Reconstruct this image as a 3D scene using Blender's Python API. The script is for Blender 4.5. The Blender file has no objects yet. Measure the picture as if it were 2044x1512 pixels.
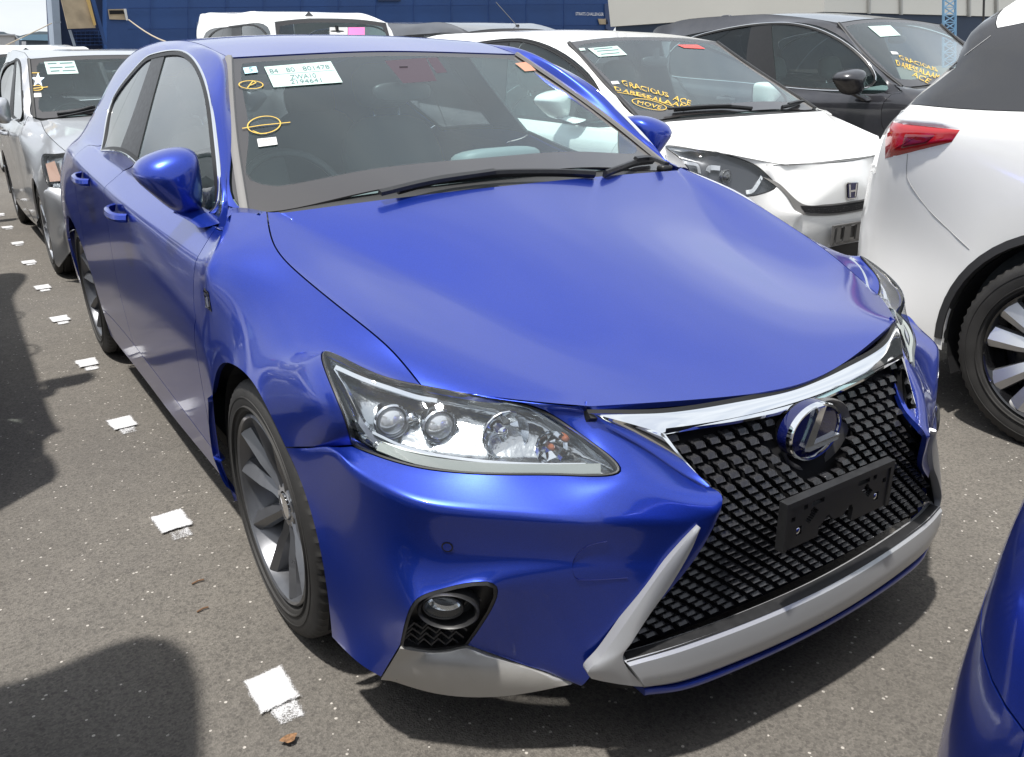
# A port storage yard: a blue hatchback seen close from its front right corner, other cars parked in rows, a ship behind.
import bpy, bmesh, math, random, json
import numpy as np
from mathutils import Vector, Matrix
from mathutils.bvhtree import BVHTree
random.seed(7); np.random.seed(7)
sc = bpy.context.scene
C = sc.collection

# ------------------------------------------------------------------ camera
CAM = (-1.33104892, -1.77817702, 1.27961883, 0.577220562, -0.355762287, -0.0187744568, 1689.50366)   # place, yaw, pitch, roll, focal length in px of a 2044 px frame
_a, _b, _r = CAM[3:6]
_f = Vector((math.sin(_a) * math.cos(_b), math.cos(_a) * math.cos(_b), math.sin(_b)))
_rt = Vector((math.cos(_a), -math.sin(_a), 0)); _up = _rt.cross(_f)
_R = _rt * math.cos(_r) + _up * math.sin(_r); _U = _up * math.cos(_r) - _rt * math.sin(_r)
cd = bpy.data.cameras.new('camera'); cam = bpy.data.objects.new('camera', cd); C.objects.link(cam)
cam.matrix_world = Matrix(((_R.x, _U.x, -_f.x, CAM[0]), (_R.y, _U.y, -_f.y, CAM[1]), (_R.z, _U.z, -_f.z, CAM[2]), (0, 0, 0, 1)))
cd.sensor_width = 36; cd.lens = 36 * CAM[6] / 2044; cd.clip_start = .05; cd.clip_end = 4000
sc.camera = cam
CP = Vector(CAM[:3])

# ------------------------------------------------------------------ sky and sun
SUN = Vector((-.28, -.05, 1)).normalized()
w = bpy.data.worlds.new('World'); sc.world = w; w.use_nodes = True
nt = w.node_tree; nd = nt.nodes; lk = nt.links
bg = nd['Background']; bg.inputs[1].default_value = .12
sky = nd.new('ShaderNodeTexSky'); sky.sky_type = 'NISHITA'; sky.sun_disc = False
sky.sun_elevation = math.asin(SUN.z); sky.sun_rotation = math.atan2(SUN.x, SUN.y)
sky.air_density = 1.0; sky.dust_density = 3.0; sky.ozone_density = 1.0
tc = nd.new('ShaderNodeTexCoord'); mp = nd.new('ShaderNodeMapping'); mp.inputs['Scale'].default_value = (1.0, 1.0, 3.2)
cn = nd.new('ShaderNodeTexNoise'); cn.inputs['Scale'].default_value = 2.6; cn.inputs['Detail'].default_value = 7; cn.inputs['Roughness'].default_value = .56
cr = nd.new('ShaderNodeValToRGB'); cr.color_ramp.elements[0].position = .36; cr.color_ramp.elements[1].position = .66
cr.color_ramp.elements[0].color = (.62, .62, .62, 1); cr.color_ramp.elements[1].color = (1, 1, 1, 1)
mx = nd.new('ShaderNodeMixRGB'); mx.inputs[2].default_value = (5.5, 5.8, 6.1, 1)
lk.new(tc.outputs['Generated'], mp.inputs[0]); lk.new(mp.outputs[0], cn.inputs['Vector']); lk.new(cn.outputs['Fac'], cr.inputs[0])
lk.new(cr.outputs[0], mx.inputs[0]); lk.new(sky.outputs[0], mx.inputs[1]); lk.new(mx.outputs[0], bg.inputs[0])
sd = bpy.data.lights.new('sun', 'SUN'); sd.energy = 3.6; sd.angle = math.radians(2.2); sd.color = (1, .965, .91)
so = bpy.data.objects.new('sun', sd); C.objects.link(so); so.rotation_euler = SUN.to_track_quat('Z', 'Y').to_euler(); so.location = (0, 0, 30)
sc.view_settings.view_transform = 'Standard'; sc.view_settings.look = 'None'; sc.view_settings.exposure = 0.68; sc.view_settings.gamma = 1
sc.view_settings.use_curve_mapping = False
sc.render.engine = 'CYCLES'
sc.cycles.max_bounces = 10; sc.cycles.transparent_max_bounces = 16; sc.cycles.caustics_reflective = False; sc.cycles.caustics_refractive = False
sc.cycles.use_denoising = True

def ray(u, v):
    """viewing direction of a point of the photograph (2044 x 1512)"""
    return (_R * ((u - 1022) / CAM[6]) - _U * ((v - 756) / CAM[6]) + _f)
def at(u, v, ax, val):
    d = ray(u, v); i = 'xyz'.index(ax)
    return CP + d * ((val - CP[i]) / d[i])

# ------------------------------------------------------------------ materials
MATS = {}
def mat(name, color=(.5, .5, .5), rough=.5, metal=0., coat=0., coat_rough=.03, spec=.5, emis=None, trans=0., ior=1.45, bump=0., bscale=200., vary=0., vscale=30.):
    if name in MATS: return MATS[name]
    m = bpy.data.materials.new(name); m.use_nodes = True; n = m.node_tree.nodes; l = m.node_tree.links
    b = n['Principled BSDF']; b.inputs['Base Color'].default_value = (*color, 1); b.inputs['Roughness'].default_value = rough
    b.inputs['Metallic'].default_value = metal; b.inputs['Coat Weight'].default_value = coat; b.inputs['Coat Roughness'].default_value = coat_rough
    b.inputs['Specular IOR Level'].default_value = spec; b.inputs['Transmission Weight'].default_value = trans; b.inputs['IOR'].default_value = ior
    t = n.new('ShaderNodeTexCoord')
    if bump:
        x = n.new('ShaderNodeTexNoise'); x.inputs['Scale'].default_value = bscale; x.inputs['Detail'].default_value = 3
        q = n.new('ShaderNodeBump'); q.inputs['Strength'].default_value = bump; q.inputs['Distance'].default_value = .002
        l.new(t.outputs['Object'], x.inputs['Vector']); l.new(x.outputs['Fac'], q.inputs['Height']); l.new(q.outputs[0], b.inputs['Normal'])
    if vary:
        x = n.new('ShaderNodeTexNoise'); x.inputs['Scale'].default_value = vscale; x.inputs['Detail'].default_value = 6
        r = n.new('ShaderNodeMapRange'); r.inputs['From Min'].default_value = .3; r.inputs['From Max'].default_value = .7
        r.inputs['To Min'].default_value = 1 - vary; r.inputs['To Max'].default_value = 1 + vary
        k = n.new('ShaderNodeVectorMath'); k.operation = 'SCALE'; k.inputs[0].default_value = color
        l.new(t.outputs['Object'], x.inputs['Vector']); l.new(x.outputs['Fac'], r.inputs['Value']); l.new(r.outputs[0], k.inputs['Scale']); l.new(k.outputs[0], b.inputs['Base Color'])
        if rough > .2:
            r2 = n.new('ShaderNodeMapRange'); r2.inputs['To Min'].default_value = max(0, rough - .12); r2.inputs['To Max'].default_value = min(1, rough + .12)
            l.new(x.outputs['Fac'], r2.inputs['Value']); l.new(r2.outputs[0], b.inputs['Roughness'])
    MATS[name] = m
    return m

def paint(name, color, metal, rough, flake=.0, dust_haze=.03):
    """car paint: flake layer under a clear coat, with a dusty film"""
    m = bpy.data.materials.new(name); m.use_nodes = True; n = m.node_tree.nodes; l = m.node_tree.links
    b = n['Principled BSDF']; b.inputs['Metallic'].default_value = metal; b.inputs['Roughness'].default_value = rough
    b.inputs['Coat Weight'].default_value = .85; b.inputs['Coat Roughness'].default_value = .02; b.inputs['Coat IOR'].default_value = 1.5
    t = n.new('ShaderNodeTexCoord')
    v = n.new('ShaderNodeTexVoronoi'); v.inputs['Scale'].default_value = 1500
    mr = n.new('ShaderNodeMapRange'); mr.inputs['To Min'].default_value = 1 - flake; mr.inputs['To Max'].default_value = 1 + flake
    sx = n.new('ShaderNodeSeparateColor')
    l.new(t.outputs['Object'], v.inputs['Vector']); l.new(v.outputs['Color'], sx.inputs[0]); l.new(sx.outputs[0], mr.inputs['Value'])
    k = n.new('ShaderNodeVectorMath'); k.operation = 'SCALE'; k.inputs[0].default_value = color; l.new(mr.outputs[0], k.inputs['Scale'])
    dn = n.new('ShaderNodeTexNoise'); dn.inputs['Scale'].default_value = 9; dn.inputs['Detail'].default_value = 9; dn.inputs['Roughness'].default_value = .7
    dr = n.new('ShaderNodeMapRange'); dr.inputs['From Min'].default_value = .35; dr.inputs['From Max'].default_value = .8; dr.inputs['To Min'].default_value = dust_haze * .3; dr.inputs['To Max'].default_value = dust_haze * 2
    l.new(t.outputs['Object'], dn.inputs['Vector']); l.new(dn.outputs['Fac'], dr.inputs['Value'])
    mxc = n.new('ShaderNodeMixRGB'); mxc.inputs[2].default_value = (.35, .33, .30, 1); l.new(dr.outputs[0], mxc.inputs[0]); l.new(k.outputs[0], mxc.inputs[1]); l.new(mxc.outputs[0], b.inputs['Base Color'])
    # orange peel of the coat
    on = n.new('ShaderNodeTexNoise'); on.inputs['Scale'].default_value = 420; q = n.new('ShaderNodeBump'); q.inputs['Strength'].default_value = .035; q.inputs['Distance'].default_value = .001
    l.new(t.outputs['Object'], on.inputs['Vector']); l.new(on.outputs['Fac'], q.inputs['Height']); l.new(q.outputs[0], b.inputs['Coat Normal'])
    cr_ = n.new('ShaderNodeMapRange'); cr_.inputs['From Min'].default_value = .4; cr_.inputs['From Max'].default_value = .8; cr_.inputs['To Min'].default_value = .015; cr_.inputs['To Max'].default_value = .07
    l.new(dn.outputs['Fac'], cr_.inputs['Value']); l.new(cr_.outputs[0], b.inputs['Coat Roughness'])
    return m

def glass(name, tint, frit=False, gloss=(1, 1, 1), ior=1.5, mirror=1.5, dust_haze=(.015, .04)):
    """thin pane: fresnel mirror over tinted see-through; with a black enamel border where the mesh says so"""
    m = bpy.data.materials.new(name); m.use_nodes = True; n = m.node_tree.nodes; l = m.node_tree.links
    out = n['Material Output']; n.remove(n['Principled BSDF'])
    tr = n.new('ShaderNodeBsdfTransparent'); tr.inputs[0].default_value = (*tint, 1)
    gl = n.new('ShaderNodeBsdfGlossy'); gl.inputs['Roughness'].default_value = .01; gl.inputs[0].default_value = (*gloss, 1)
    lw = n.new('ShaderNodeLayerWeight'); lw.inputs[0].default_value = .5; pw = n.new('ShaderNodeMath'); pw.operation = 'POWER'; pw.inputs[1].default_value = 4.6; l.new(lw.outputs['Facing'], pw.inputs[0])
    fr = n.new('ShaderNodeMath'); fr.operation = 'MULTIPLY_ADD'; fr.inputs[1].default_value = .95; fr.inputs[2].default_value = .045; l.new(pw.outputs[0], fr.inputs[0])
    mr = n.new('ShaderNodeMath'); mr.operation = 'MULTIPLY'; mr.inputs[1].default_value = mirror; mr.use_clamp = True
    mi = n.new('ShaderNodeMixShader'); l.new(fr.outputs[0], mr.inputs[0]); l.new(mr.outputs[0], mi.inputs[0]); l.new(tr.outputs[0], mi.inputs[1]); l.new(gl.outputs[0], mi.inputs[2])
    last = mi
    # teal film: light dusting plus sky haze painted into the pane
    df = n.new('ShaderNodeBsdfDiffuse'); df.inputs[0].default_value = (.42, .60, .64, 1); m2 = n.new('ShaderNodeMixShader')
    tc_ = n.new('ShaderNodeTexCoord'); nz = n.new('ShaderNodeTexNoise'); nz.inputs['Scale'].default_value = 5; nz.inputs['Detail'].default_value = 8
    mp_ = n.new('ShaderNodeMapRange'); mp_.inputs['To Min'].default_value = dust_haze[0]; mp_.inputs['To Max'].default_value = dust_haze[1]
    l.new(tc_.outputs['Object'], nz.inputs['Vector']); l.new(nz.outputs['Fac'], mp_.inputs['Value']); l.new(mp_.outputs[0], m2.inputs[0]); l.new(mi.outputs[0], m2.inputs[1]); l.new(df.outputs[0], m2.inputs[2]); last = m2
    if frit:
        at_ = n.new('ShaderNodeAttribute'); at_.attribute_name = 'edge_distance'
        ramp = n.new('ShaderNodeMapRange'); ramp.inputs['From Min'].default_value = .93; ramp.inputs['From Max'].default_value = 1.0
        p = n.new('ShaderNodeBsdfPrincipled'); p.inputs['Base Color'].default_value = (.030, .027, .027, 1); p.inputs['Roughness'].default_value = .3
        p.inputs['Coat Weight'].default_value = .7; p.inputs['Coat Roughness'].default_value = .03
        m3 = n.new('ShaderNodeMixShader'); l.new(at_.outputs['Fac'], ramp.inputs['Value']); l.new(ramp.outputs[0], m3.inputs[0]); l.new(p.outputs[0], m3.inputs[1]); l.new(m2.outputs[0], m3.inputs[2]); last = m3
    l.new(last.outputs[0], out.inputs[0])
    MATS[name] = m
    return m

M_BLUE = paint('blue metallic paint', (.011, .040, .36), .70, .31, .18, .008)
M_WHITE = paint('white pearl paint', (.80, .80, .79), .0, .35, .02, .02)
M_BLACK = paint('black metallic paint', (.018, .018, .024), .3, .3, .2, .035)
M_SILVER = paint('silver metallic paint', (.50, .51, .53), .75, .38, .1, .05)
M_DGREY = paint('dark grey metallic paint', (.055, .055, .06), .5, .35, .15, .05)
M_GLASS = glass('window glass', (.80, .92, .88), mirror=1.15)
M_WSH = glass('windscreen glass', (.82, .97, .97), frit=True, mirror=1.2, dust_haze=(.02, .045))
M_PRIV = glass('privacy glass', (.075, .08, .085), mirror=.9, dust_haze=(.005, .02))
M_LENS = glass('clear lamp lens', (.95, .96, .97), ior=1.45, mirror=1.2, dust_haze=(.0, .012))
M_CHROME = mat('chrome', (.86, .87, .88), .05, 1)
M_SATIN = mat('satin silver trim', (.46, .47, .49), .32, .45, coat=.3)
M_GUN = mat('gunmetal trim', (.20, .195, .19), .33, .6, vary=.05)
M_SPLIT = mat('painted splitter', (.44, .43, .41), .34, .45, vary=.03)
M_BOWL = mat('emblem bowl grey', (.10, .098, .096), .25, .6)
M_RIM = mat('graphite alloy', (.135, .138, .148), .33, .65, coat=.5, vary=.06)
M_RIM2 = mat('silver alloy', (.50, .51, .53), .28, .85, coat=.4)
M_PLASTIC = mat('black plastic', (.018, .018, .019), .42, vary=.2, vscale=60)
M_MATTE = mat('matt black plastic', (.030, .030, .031), .6, bump=.2, bscale=500)
M_GREYPL = mat('grey moulding', (.16, .155, .15), .45)
M_GLOSSB = mat('gloss black', (.008, .008, .009), .12, coat=1)
M_GRILLE = mat('grille plastic', (.034, .034, .037), .26, vary=.15, vscale=90)
M_TYRE = mat('tyre rubber', (.028, .027, .026), .68, bump=.25, bscale=350, vary=.25, vscale=14)
M_RUBBER = mat('rubber seal', (.012, .012, .012), .5)
M_DARK = mat('dark void', (.006, .006, .007), .9)
M_CABIN = mat('cabin fabric', (.06, .068, .072), .85, bump=.3, bscale=300)
M_DASH = mat('dashboard vinyl', (.17, .20, .205), .5, bump=.3, bscale=350)
M_REFL = mat('lamp reflector', (.80, .82, .84), .10, 1)
M_LAMPD = mat('lamp bezel', (.42, .45, .47), .16, .9, bump=.9, bscale=38)
M_AMBER = mat('amber bulb', (.26, .09, .045), .25, coat=1)
M_RED = mat('red lamp lens', (.36, .006, .010), .08, coat=1)
M_REDD = mat('dark red lamp lens', (.14, .004, .008), .08, coat=1)
M_PAPER = mat('sticker paper', (.44, .56, .53), .7)
M_PAPERW = mat('white sticker', (.60, .60, .59), .6)
M_PINK = mat('pink sticker', (.85, .22, .50), .6)
M_REDS = mat('red sticker', (.75, .10, .09), .6)
M_INK = mat('grey print', (.09, .16, .16), .7)
M_YEL = mat('yellow marker', (.60, .40, .07), .6)
M_BADGE = mat('badge blue', (.004, .007, .065), .08, coat=1)
M_WPAINT = mat('white letters', (.8, .8, .8), .6)

# ------------------------------------------------------------------ objects
def put(name, me, m=None, parent=None, smooth=True):
    if m is not None: me.materials.append(m)
    o = bpy.data.objects.new(name, me); C.objects.link(o)
    if parent is not None: o.parent = parent
    return o
def mesh(name, V, F, m=None, parent=None, smooth=True, sharp=None):
    me = bpy.data.meshes.new(name); me.from_pydata([tuple(v) for v in V], [], F)
    if smooth:
        me.polygons.foreach_set('use_smooth', [True] * len(F))
        if sharp is not None:
            bm = bmesh.new(); bm.from_mesh(me); bmesh.ops.recalc_face_normals(bm, faces=bm.faces)
            for e in bm.edges:
                if len(e.link_faces) == 2 and e.calc_face_angle(0) > sharp: e.smooth = False
            bm.to_mesh(me); bm.free()
    me.update()
    return put(name, me, m, parent)
def thing(name, label, cat, loc=(0, 0, 0), rz=0., group=None):
    o = bpy.data.objects.new(name, None); C.objects.link(o); o.location = loc; o.rotation_euler = (0, 0, rz); o.empty_display_size = .2
    o['label'] = label; o['category'] = cat
    if group: o['group'] = group
    return o
def copy_tree(o, parent=None):
    c = o.copy(); C.objects.link(c); c.parent = parent
    for ch in list(o.children): copy_tree(ch, c)
    return c
def box(V, F, c, s, R=None):
    i = len(V); c = Vector(c)
    for dx in (-.5, .5):
        for dy in (-.5, .5):
            for dz in (-.5, .5):
                p = Vector((dx * s[0], dy * s[1], dz * s[2]))
                if R is not None: p = R @ p
                V.append(c + p)
    for q in ((0, 1, 3, 2), (4, 6, 7, 5), (0, 4, 5, 1), (2, 3, 7, 6), (0, 2, 6, 4), (1, 5, 7, 3)): F.append([i + k for k in q])
def crom(P, n=8, closed=False):
    P = [Vector(p) for p in P]; out = []; N = len(P)
    for i in range(N if closed else N - 1):
        p0 = P[(i - 1) % N] if closed or i > 0 else P[0] * 2 - P[1]; p1 = P[i]; p2 = P[(i + 1) % N]
        p3 = P[(i + 2) % N] if closed or i + 2 < N else P[-1] * 2 - P[-2]
        for k in range(n):
            t = k / n
            out.append(.5 * ((2 * p1) + (p2 - p0) * t + (2 * p0 - 5 * p1 + 4 * p2 - p3) * t * t + (3 * p1 - 3 * p2 + p3 - p0) * t ** 3))
    if not closed: out.append(P[-1])
    return out
def sweep(name, P, N, prof, m, parent=None, closed=False, taper=None):
    """a profile of (across, out) offsets carried along P with outward normals N"""
    V = []; F = []; n = len(P); k = len(prof)
    for i in range(n):
        a = P[i - 1] if closed or i > 0 else P[0]; b = P[(i + 1) % n] if closed or i < n - 1 else P[-1]
        t = (Vector(b) - Vector(a)).normalized(); nn = Vector(N[i] if isinstance(N, list) else N); s = t.cross(nn).normalized(); nn = s.cross(t).normalized()
        q = taper(i / (n - 1)) if taper else 1
        for (x, y) in prof: V.append(Vector(P[i]) + s * x * q + nn * y * q)
    for i in range(n if closed else n - 1):
        for j in range(k):
            F.append([i * k + j, i * k + (j + 1) % k, ((i + 1) % n) * k + (j + 1) % k, ((i + 1) % n) * k + j])
    if not closed: F.append(list(range(k))[::-1]); F.append([(n - 1) * k + j for j in range(k)])
    return mesh(name, V, F, m, parent, True, .7)
def circle_prof(r, n=8): return [(r * math.cos(2 * math.pi * i / n), r * math.sin(2 * math.pi * i / n)) for i in range(n)]
def ribbon(name, L, R, out, depth, m, parent, ridge=0., n=6, edge=.15):
    """a moulded strip between two edge curves, crowned along the middle"""
    L = crom(L, n); R = crom(R, n); V = []; F = []
    out = Vector(out).normalized(); rows = [(0, -depth), (0, 0), (edge, ridge * .7), (.5, ridge), (1 - edge, ridge * .7), (1, 0), (1, -depth)]; k = len(rows)
    for a, b in zip(L, R):
        for t, h in rows: V.append(a.lerp(b, t) + out * h)
    for i in range(len(L) - 1):
        for j in range(k): F.append([i * k + j, i * k + (j + 1) % k, (i + 1) * k + (j + 1) % k, (i + 1) * k + j])
    F.append(list(range(k))); F.append([(len(L) - 1) * k + j for j in range(k)][::-1])
    return mesh(name, V, F, m, parent, True, .6)
def lathe(V, F, prof, n, x0=0., c=(0, 0, 0), close=False):
    """revolve (x, r) about the x axis"""
    i0 = len(V); k = len(prof)
    for i in range(n):
        a = 2 * math.pi * i / n
        for p in prof:
            x, r = p(i) if callable(p) else p
            V.append((c[0] + x, c[1] + r * math.cos(a), c[2] + r * math.sin(a)))
    for i in range(n):
        for j in range(k if close else k - 1):
            F.append([i0 + i * k + j, i0 + i * k + (j + 1) % k, i0 + ((i + 1) % n) * k + (j + 1) % k, i0 + ((i + 1) % n) * k + j])

# ------------------------------------------------------------------ body surfaces
# half cages of the cars: points in metres, faces by panel, creases
PANELS = ['hood', 'fender', 'rocker', 'headlamp', 'bumper', 'fog_surround', 'splitter', 'front_door', 'rear_door', 'body_side', 'rear_bumper', 'tailgate', 'front_window', 'pillar_trim', 'rear_window', 'quarter_window', 'c_pillar', 'roof', 'rear_glass', 'windshield', 'cowl', 'front_fill']
NAMED = {'P0': 203, 'P1': 205, 'P2': 206, 'P3': 204, 'CT': 79, 'ch1': 80, 'ch2': 81, 'w2': 108, 'w4': 112, 'z2': 101, 'z4': 103, 'D3': 45, 'h5_0': 11, 'h5_2': 17, 'h5_5': 5, 'wb0': 241, 'wc0': 238}
# faces: panel number, then its corner points
FACES = [(0, 6, 23, 18, 7), (0, 23, 12, 13, 18), (0, 12, 24, 26, 13), (0, 24, 25, 27, 26), (0, 25, 0, 1, 27), (0, 7, 18, 19, 8), (0, 18, 13, 14, 19), (0, 13, 26, 28, 14), (0, 26, 27, 29, 28), (0, 27, 1, 2, 29), (0, 8, 19, 20, 9), (0, 19, 14, 15, 20), (0, 14, 28, 30, 15), (0, 28, 29, 31, 30), (0, 29, 2, 3, 31), (0, 9, 20, 21, 10), (0, 20, 15, 16, 21), (0, 15, 30, 32, 16), (0, 30, 31, 33, 32), (0, 31, 3, 4, 33), (0, 10, 21, 22, 11), (0, 21, 16, 17, 22), (0, 16, 32, 34, 17), (0, 32, 33, 35, 34), (0, 33, 4, 5, 35), (1, 0, 37, 38, 1), (1, 1, 38, 39, 2), (1, 2, 39, 40, 3), (1, 3, 40, 41, 4), (1, 4, 41, 43, 5), (1, 41, 44, 42, 43), (1, 37, 36, 50, 38), (1, 38, 50, 51, 39), (1, 39, 51, 52, 40), (1, 40, 52, 53, 41), (1, 41, 53, 45, 44), (1, 36, 54, 57, 50), (1, 54, 55, 56, 57), (1, 57, 56, 58, 59), (1, 50, 57, 59, 51), (1, 51, 59, 60), (1, 51, 60, 61, 52), (1, 52, 61, 62, 53), (1, 53, 62, 63, 45), (1, 45, 63, 46), (1, 46, 63, 64, 47), (1, 47, 64, 65, 48), (2, 48, 65, 66, 49), (3, 36, 37, 75, 54), (3, 54, 75, 74, 55), (3, 37, 0, 76, 75), (3, 75, 76, 73, 74), (3, 0, 67, 77, 76), (3, 76, 77, 72, 73), (3, 67, 68, 78, 77), (3, 77, 78, 71, 72), (3, 68, 69, 70, 78), (3, 78, 70, 71), (4, 0, 25, 67), (4, 25, 24, 68, 67), (4, 24, 79, 69, 68), (4, 79, 80, 70, 69), (4, 80, 81, 83, 70), (4, 81, 82, 84, 83), (4, 56, 55, 86, 85), (4, 55, 74, 87, 86), (4, 74, 73, 88, 87), (4, 73, 72, 89, 88), (4, 72, 71, 90, 89), (4, 71, 70, 83, 90), (4, 83, 84, 91, 90), (4, 84, 82, 91), (4, 58, 56, 85, 92), (4, 85, 86, 93, 92), (4, 86, 87, 94, 93), (4, 87, 88, 95, 94), (4, 88, 89, 96, 95), (4, 89, 90, 97, 96), (4, 90, 91, 98, 97), (4, 92, 93, 100, 99), (4, 93, 94, 101, 100), (4, 94, 95, 102, 101), (4, 95, 96, 103, 102), (4, 96, 97, 104, 103), (4, 97, 98, 105, 104), (4, 99, 100, 107, 106), (4, 100, 101, 108, 107), (4, 106, 107, 110, 109), (4, 107, 108, 111, 110), (4, 103, 104, 113, 112), (4, 104, 105, 114, 113), (4, 113, 114, 115), (4, 91, 82, 117, 98), (4, 98, 117, 118, 105), (5, 101, 102, 119, 108), (5, 102, 103, 112, 119), (6, 108, 119, 123, 111), (6, 119, 112, 124, 123), (6, 112, 113, 115, 124), (6, 111, 123, 121, 120), (6, 123, 124, 122, 121), (6, 124, 115, 122), (7, 42, 125, 126, 44), (7, 44, 126, 127, 45), (7, 45, 127, 128, 46), (7, 46, 128, 129, 47), (7, 47, 129, 130, 48), (2, 48, 130, 131, 49), (7, 125, 132, 133, 126), (7, 126, 133, 134, 127), (7, 127, 134, 135, 128), (7, 128, 135, 136, 129), (7, 129, 136, 137, 130), (2, 130, 137, 138, 131), (8, 132, 139, 140, 133), (8, 133, 140, 141, 134), (8, 134, 141, 142, 135), (8, 135, 142, 143, 136), (8, 136, 143, 144, 137), (2, 137, 144, 145, 138), (8, 139, 146, 147, 140), (8, 140, 147, 148, 141), (8, 141, 148, 163, 142), (8, 142, 163, 162, 143), (8, 143, 162, 161, 144), (2, 144, 161, 160, 145), (9, 146, 149, 150, 147), (9, 147, 150, 151, 148), (9, 148, 151, 164, 163), (9, 151, 165, 164), (9, 149, 152, 153, 150), (9, 150, 153, 154, 151), (9, 151, 154, 166, 165), (9, 154, 167, 166), (9, 152, 155, 156, 153), (9, 153, 156, 157, 154), (9, 154, 157, 158, 167), (10, 158, 159, 168, 167), (10, 159, 169, 168), (11, 155, 175, 176, 156), (11, 175, 170, 171, 176), (11, 156, 176, 177, 157), (11, 176, 171, 172, 177), (10, 157, 177, 178, 158), (10, 177, 172, 173, 178), (10, 158, 178, 179, 159), (10, 178, 173, 174, 179), (12, 180, 181, 199, 186), (12, 181, 182, 195, 199), (12, 186, 199, 200, 187), (12, 199, 195, 196, 200), (12, 187, 200, 189, 188), (12, 200, 196, 190, 189), (13, 182, 183, 197, 195), (13, 195, 197, 198, 196), (13, 196, 198, 191, 190), (14, 183, 184, 201, 197), (14, 197, 201, 202, 198), (14, 198, 202, 192, 191), (15, 184, 185, 194, 201), (15, 201, 194, 193, 202), (15, 202, 193, 192), (7, 42, 180, 181, 125), (7, 125, 181, 182, 132), (8, 132, 182, 183), (8, 132, 183, 184, 139), (8, 139, 184, 185, 146), (9, 43, 42, 180), (9, 43, 180, 186, 207), (9, 207, 186, 187, 208), (9, 208, 187, 188, 209), (9, 203, 43, 207, 205), (9, 205, 207, 208, 206), (9, 206, 208, 209, 204), (1, 43, 203, 5), (9, 209, 188, 189, 216), (9, 216, 189, 190, 217), (9, 217, 190, 191), (9, 217, 191, 192, 218), (9, 218, 192, 193, 219), (9, 204, 209, 216, 210), (9, 210, 216, 217, 211), (9, 211, 217, 218, 212), (9, 212, 218, 219, 213), (9, 213, 219, 220, 214), (9, 214, 220, 221, 215), (16, 219, 193, 222, 220), (16, 193, 194, 222), (16, 194, 185, 149, 222), (9, 185, 146, 149), (16, 222, 149, 152, 223), (16, 220, 222, 223, 221), (16, 223, 152, 155), (17, 204, 231, 232, 210), (17, 231, 224, 225, 232), (17, 210, 232, 233, 211), (17, 232, 225, 226, 233), (17, 211, 233, 234, 212), (17, 233, 226, 227, 234), (17, 212, 234, 235, 213), (17, 234, 227, 228, 235), (17, 213, 235, 236, 214), (17, 235, 228, 229, 236), (17, 214, 236, 237, 215), (17, 236, 229, 230, 237), (18, 215, 237, 175, 223), (18, 237, 230, 170, 175), (16, 215, 221, 223), (11, 223, 155, 175), (19, 203, 241, 242, 205), (19, 241, 238, 239, 242), (19, 205, 242, 243, 206), (19, 242, 239, 240, 243), (19, 206, 243, 231, 204), (19, 243, 240, 224, 231), (20, 11, 22, 17, 241, 238), (20, 17, 34, 35, 5, 203, 241), (21, 24, 12, 245, 79), (21, 12, 23, 6, 244, 245), (21, 79, 245, 247, 80), (21, 245, 244, 246, 247), (21, 80, 247, 249, 81), (21, 247, 246, 248, 249), (21, 81, 249, 251, 82), (21, 249, 248, 250, 251), (21, 82, 251, 253, 117), (21, 251, 250, 252, 253), (21, 117, 253, 255, 118), (21, 253, 252, 254, 255), (21, 118, 255, 257, 114), (21, 255, 254, 256, 257), (21, 114, 257, 259, 116), (21, 257, 256, 258, 259), (21, 115, 114, 116)]
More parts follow.
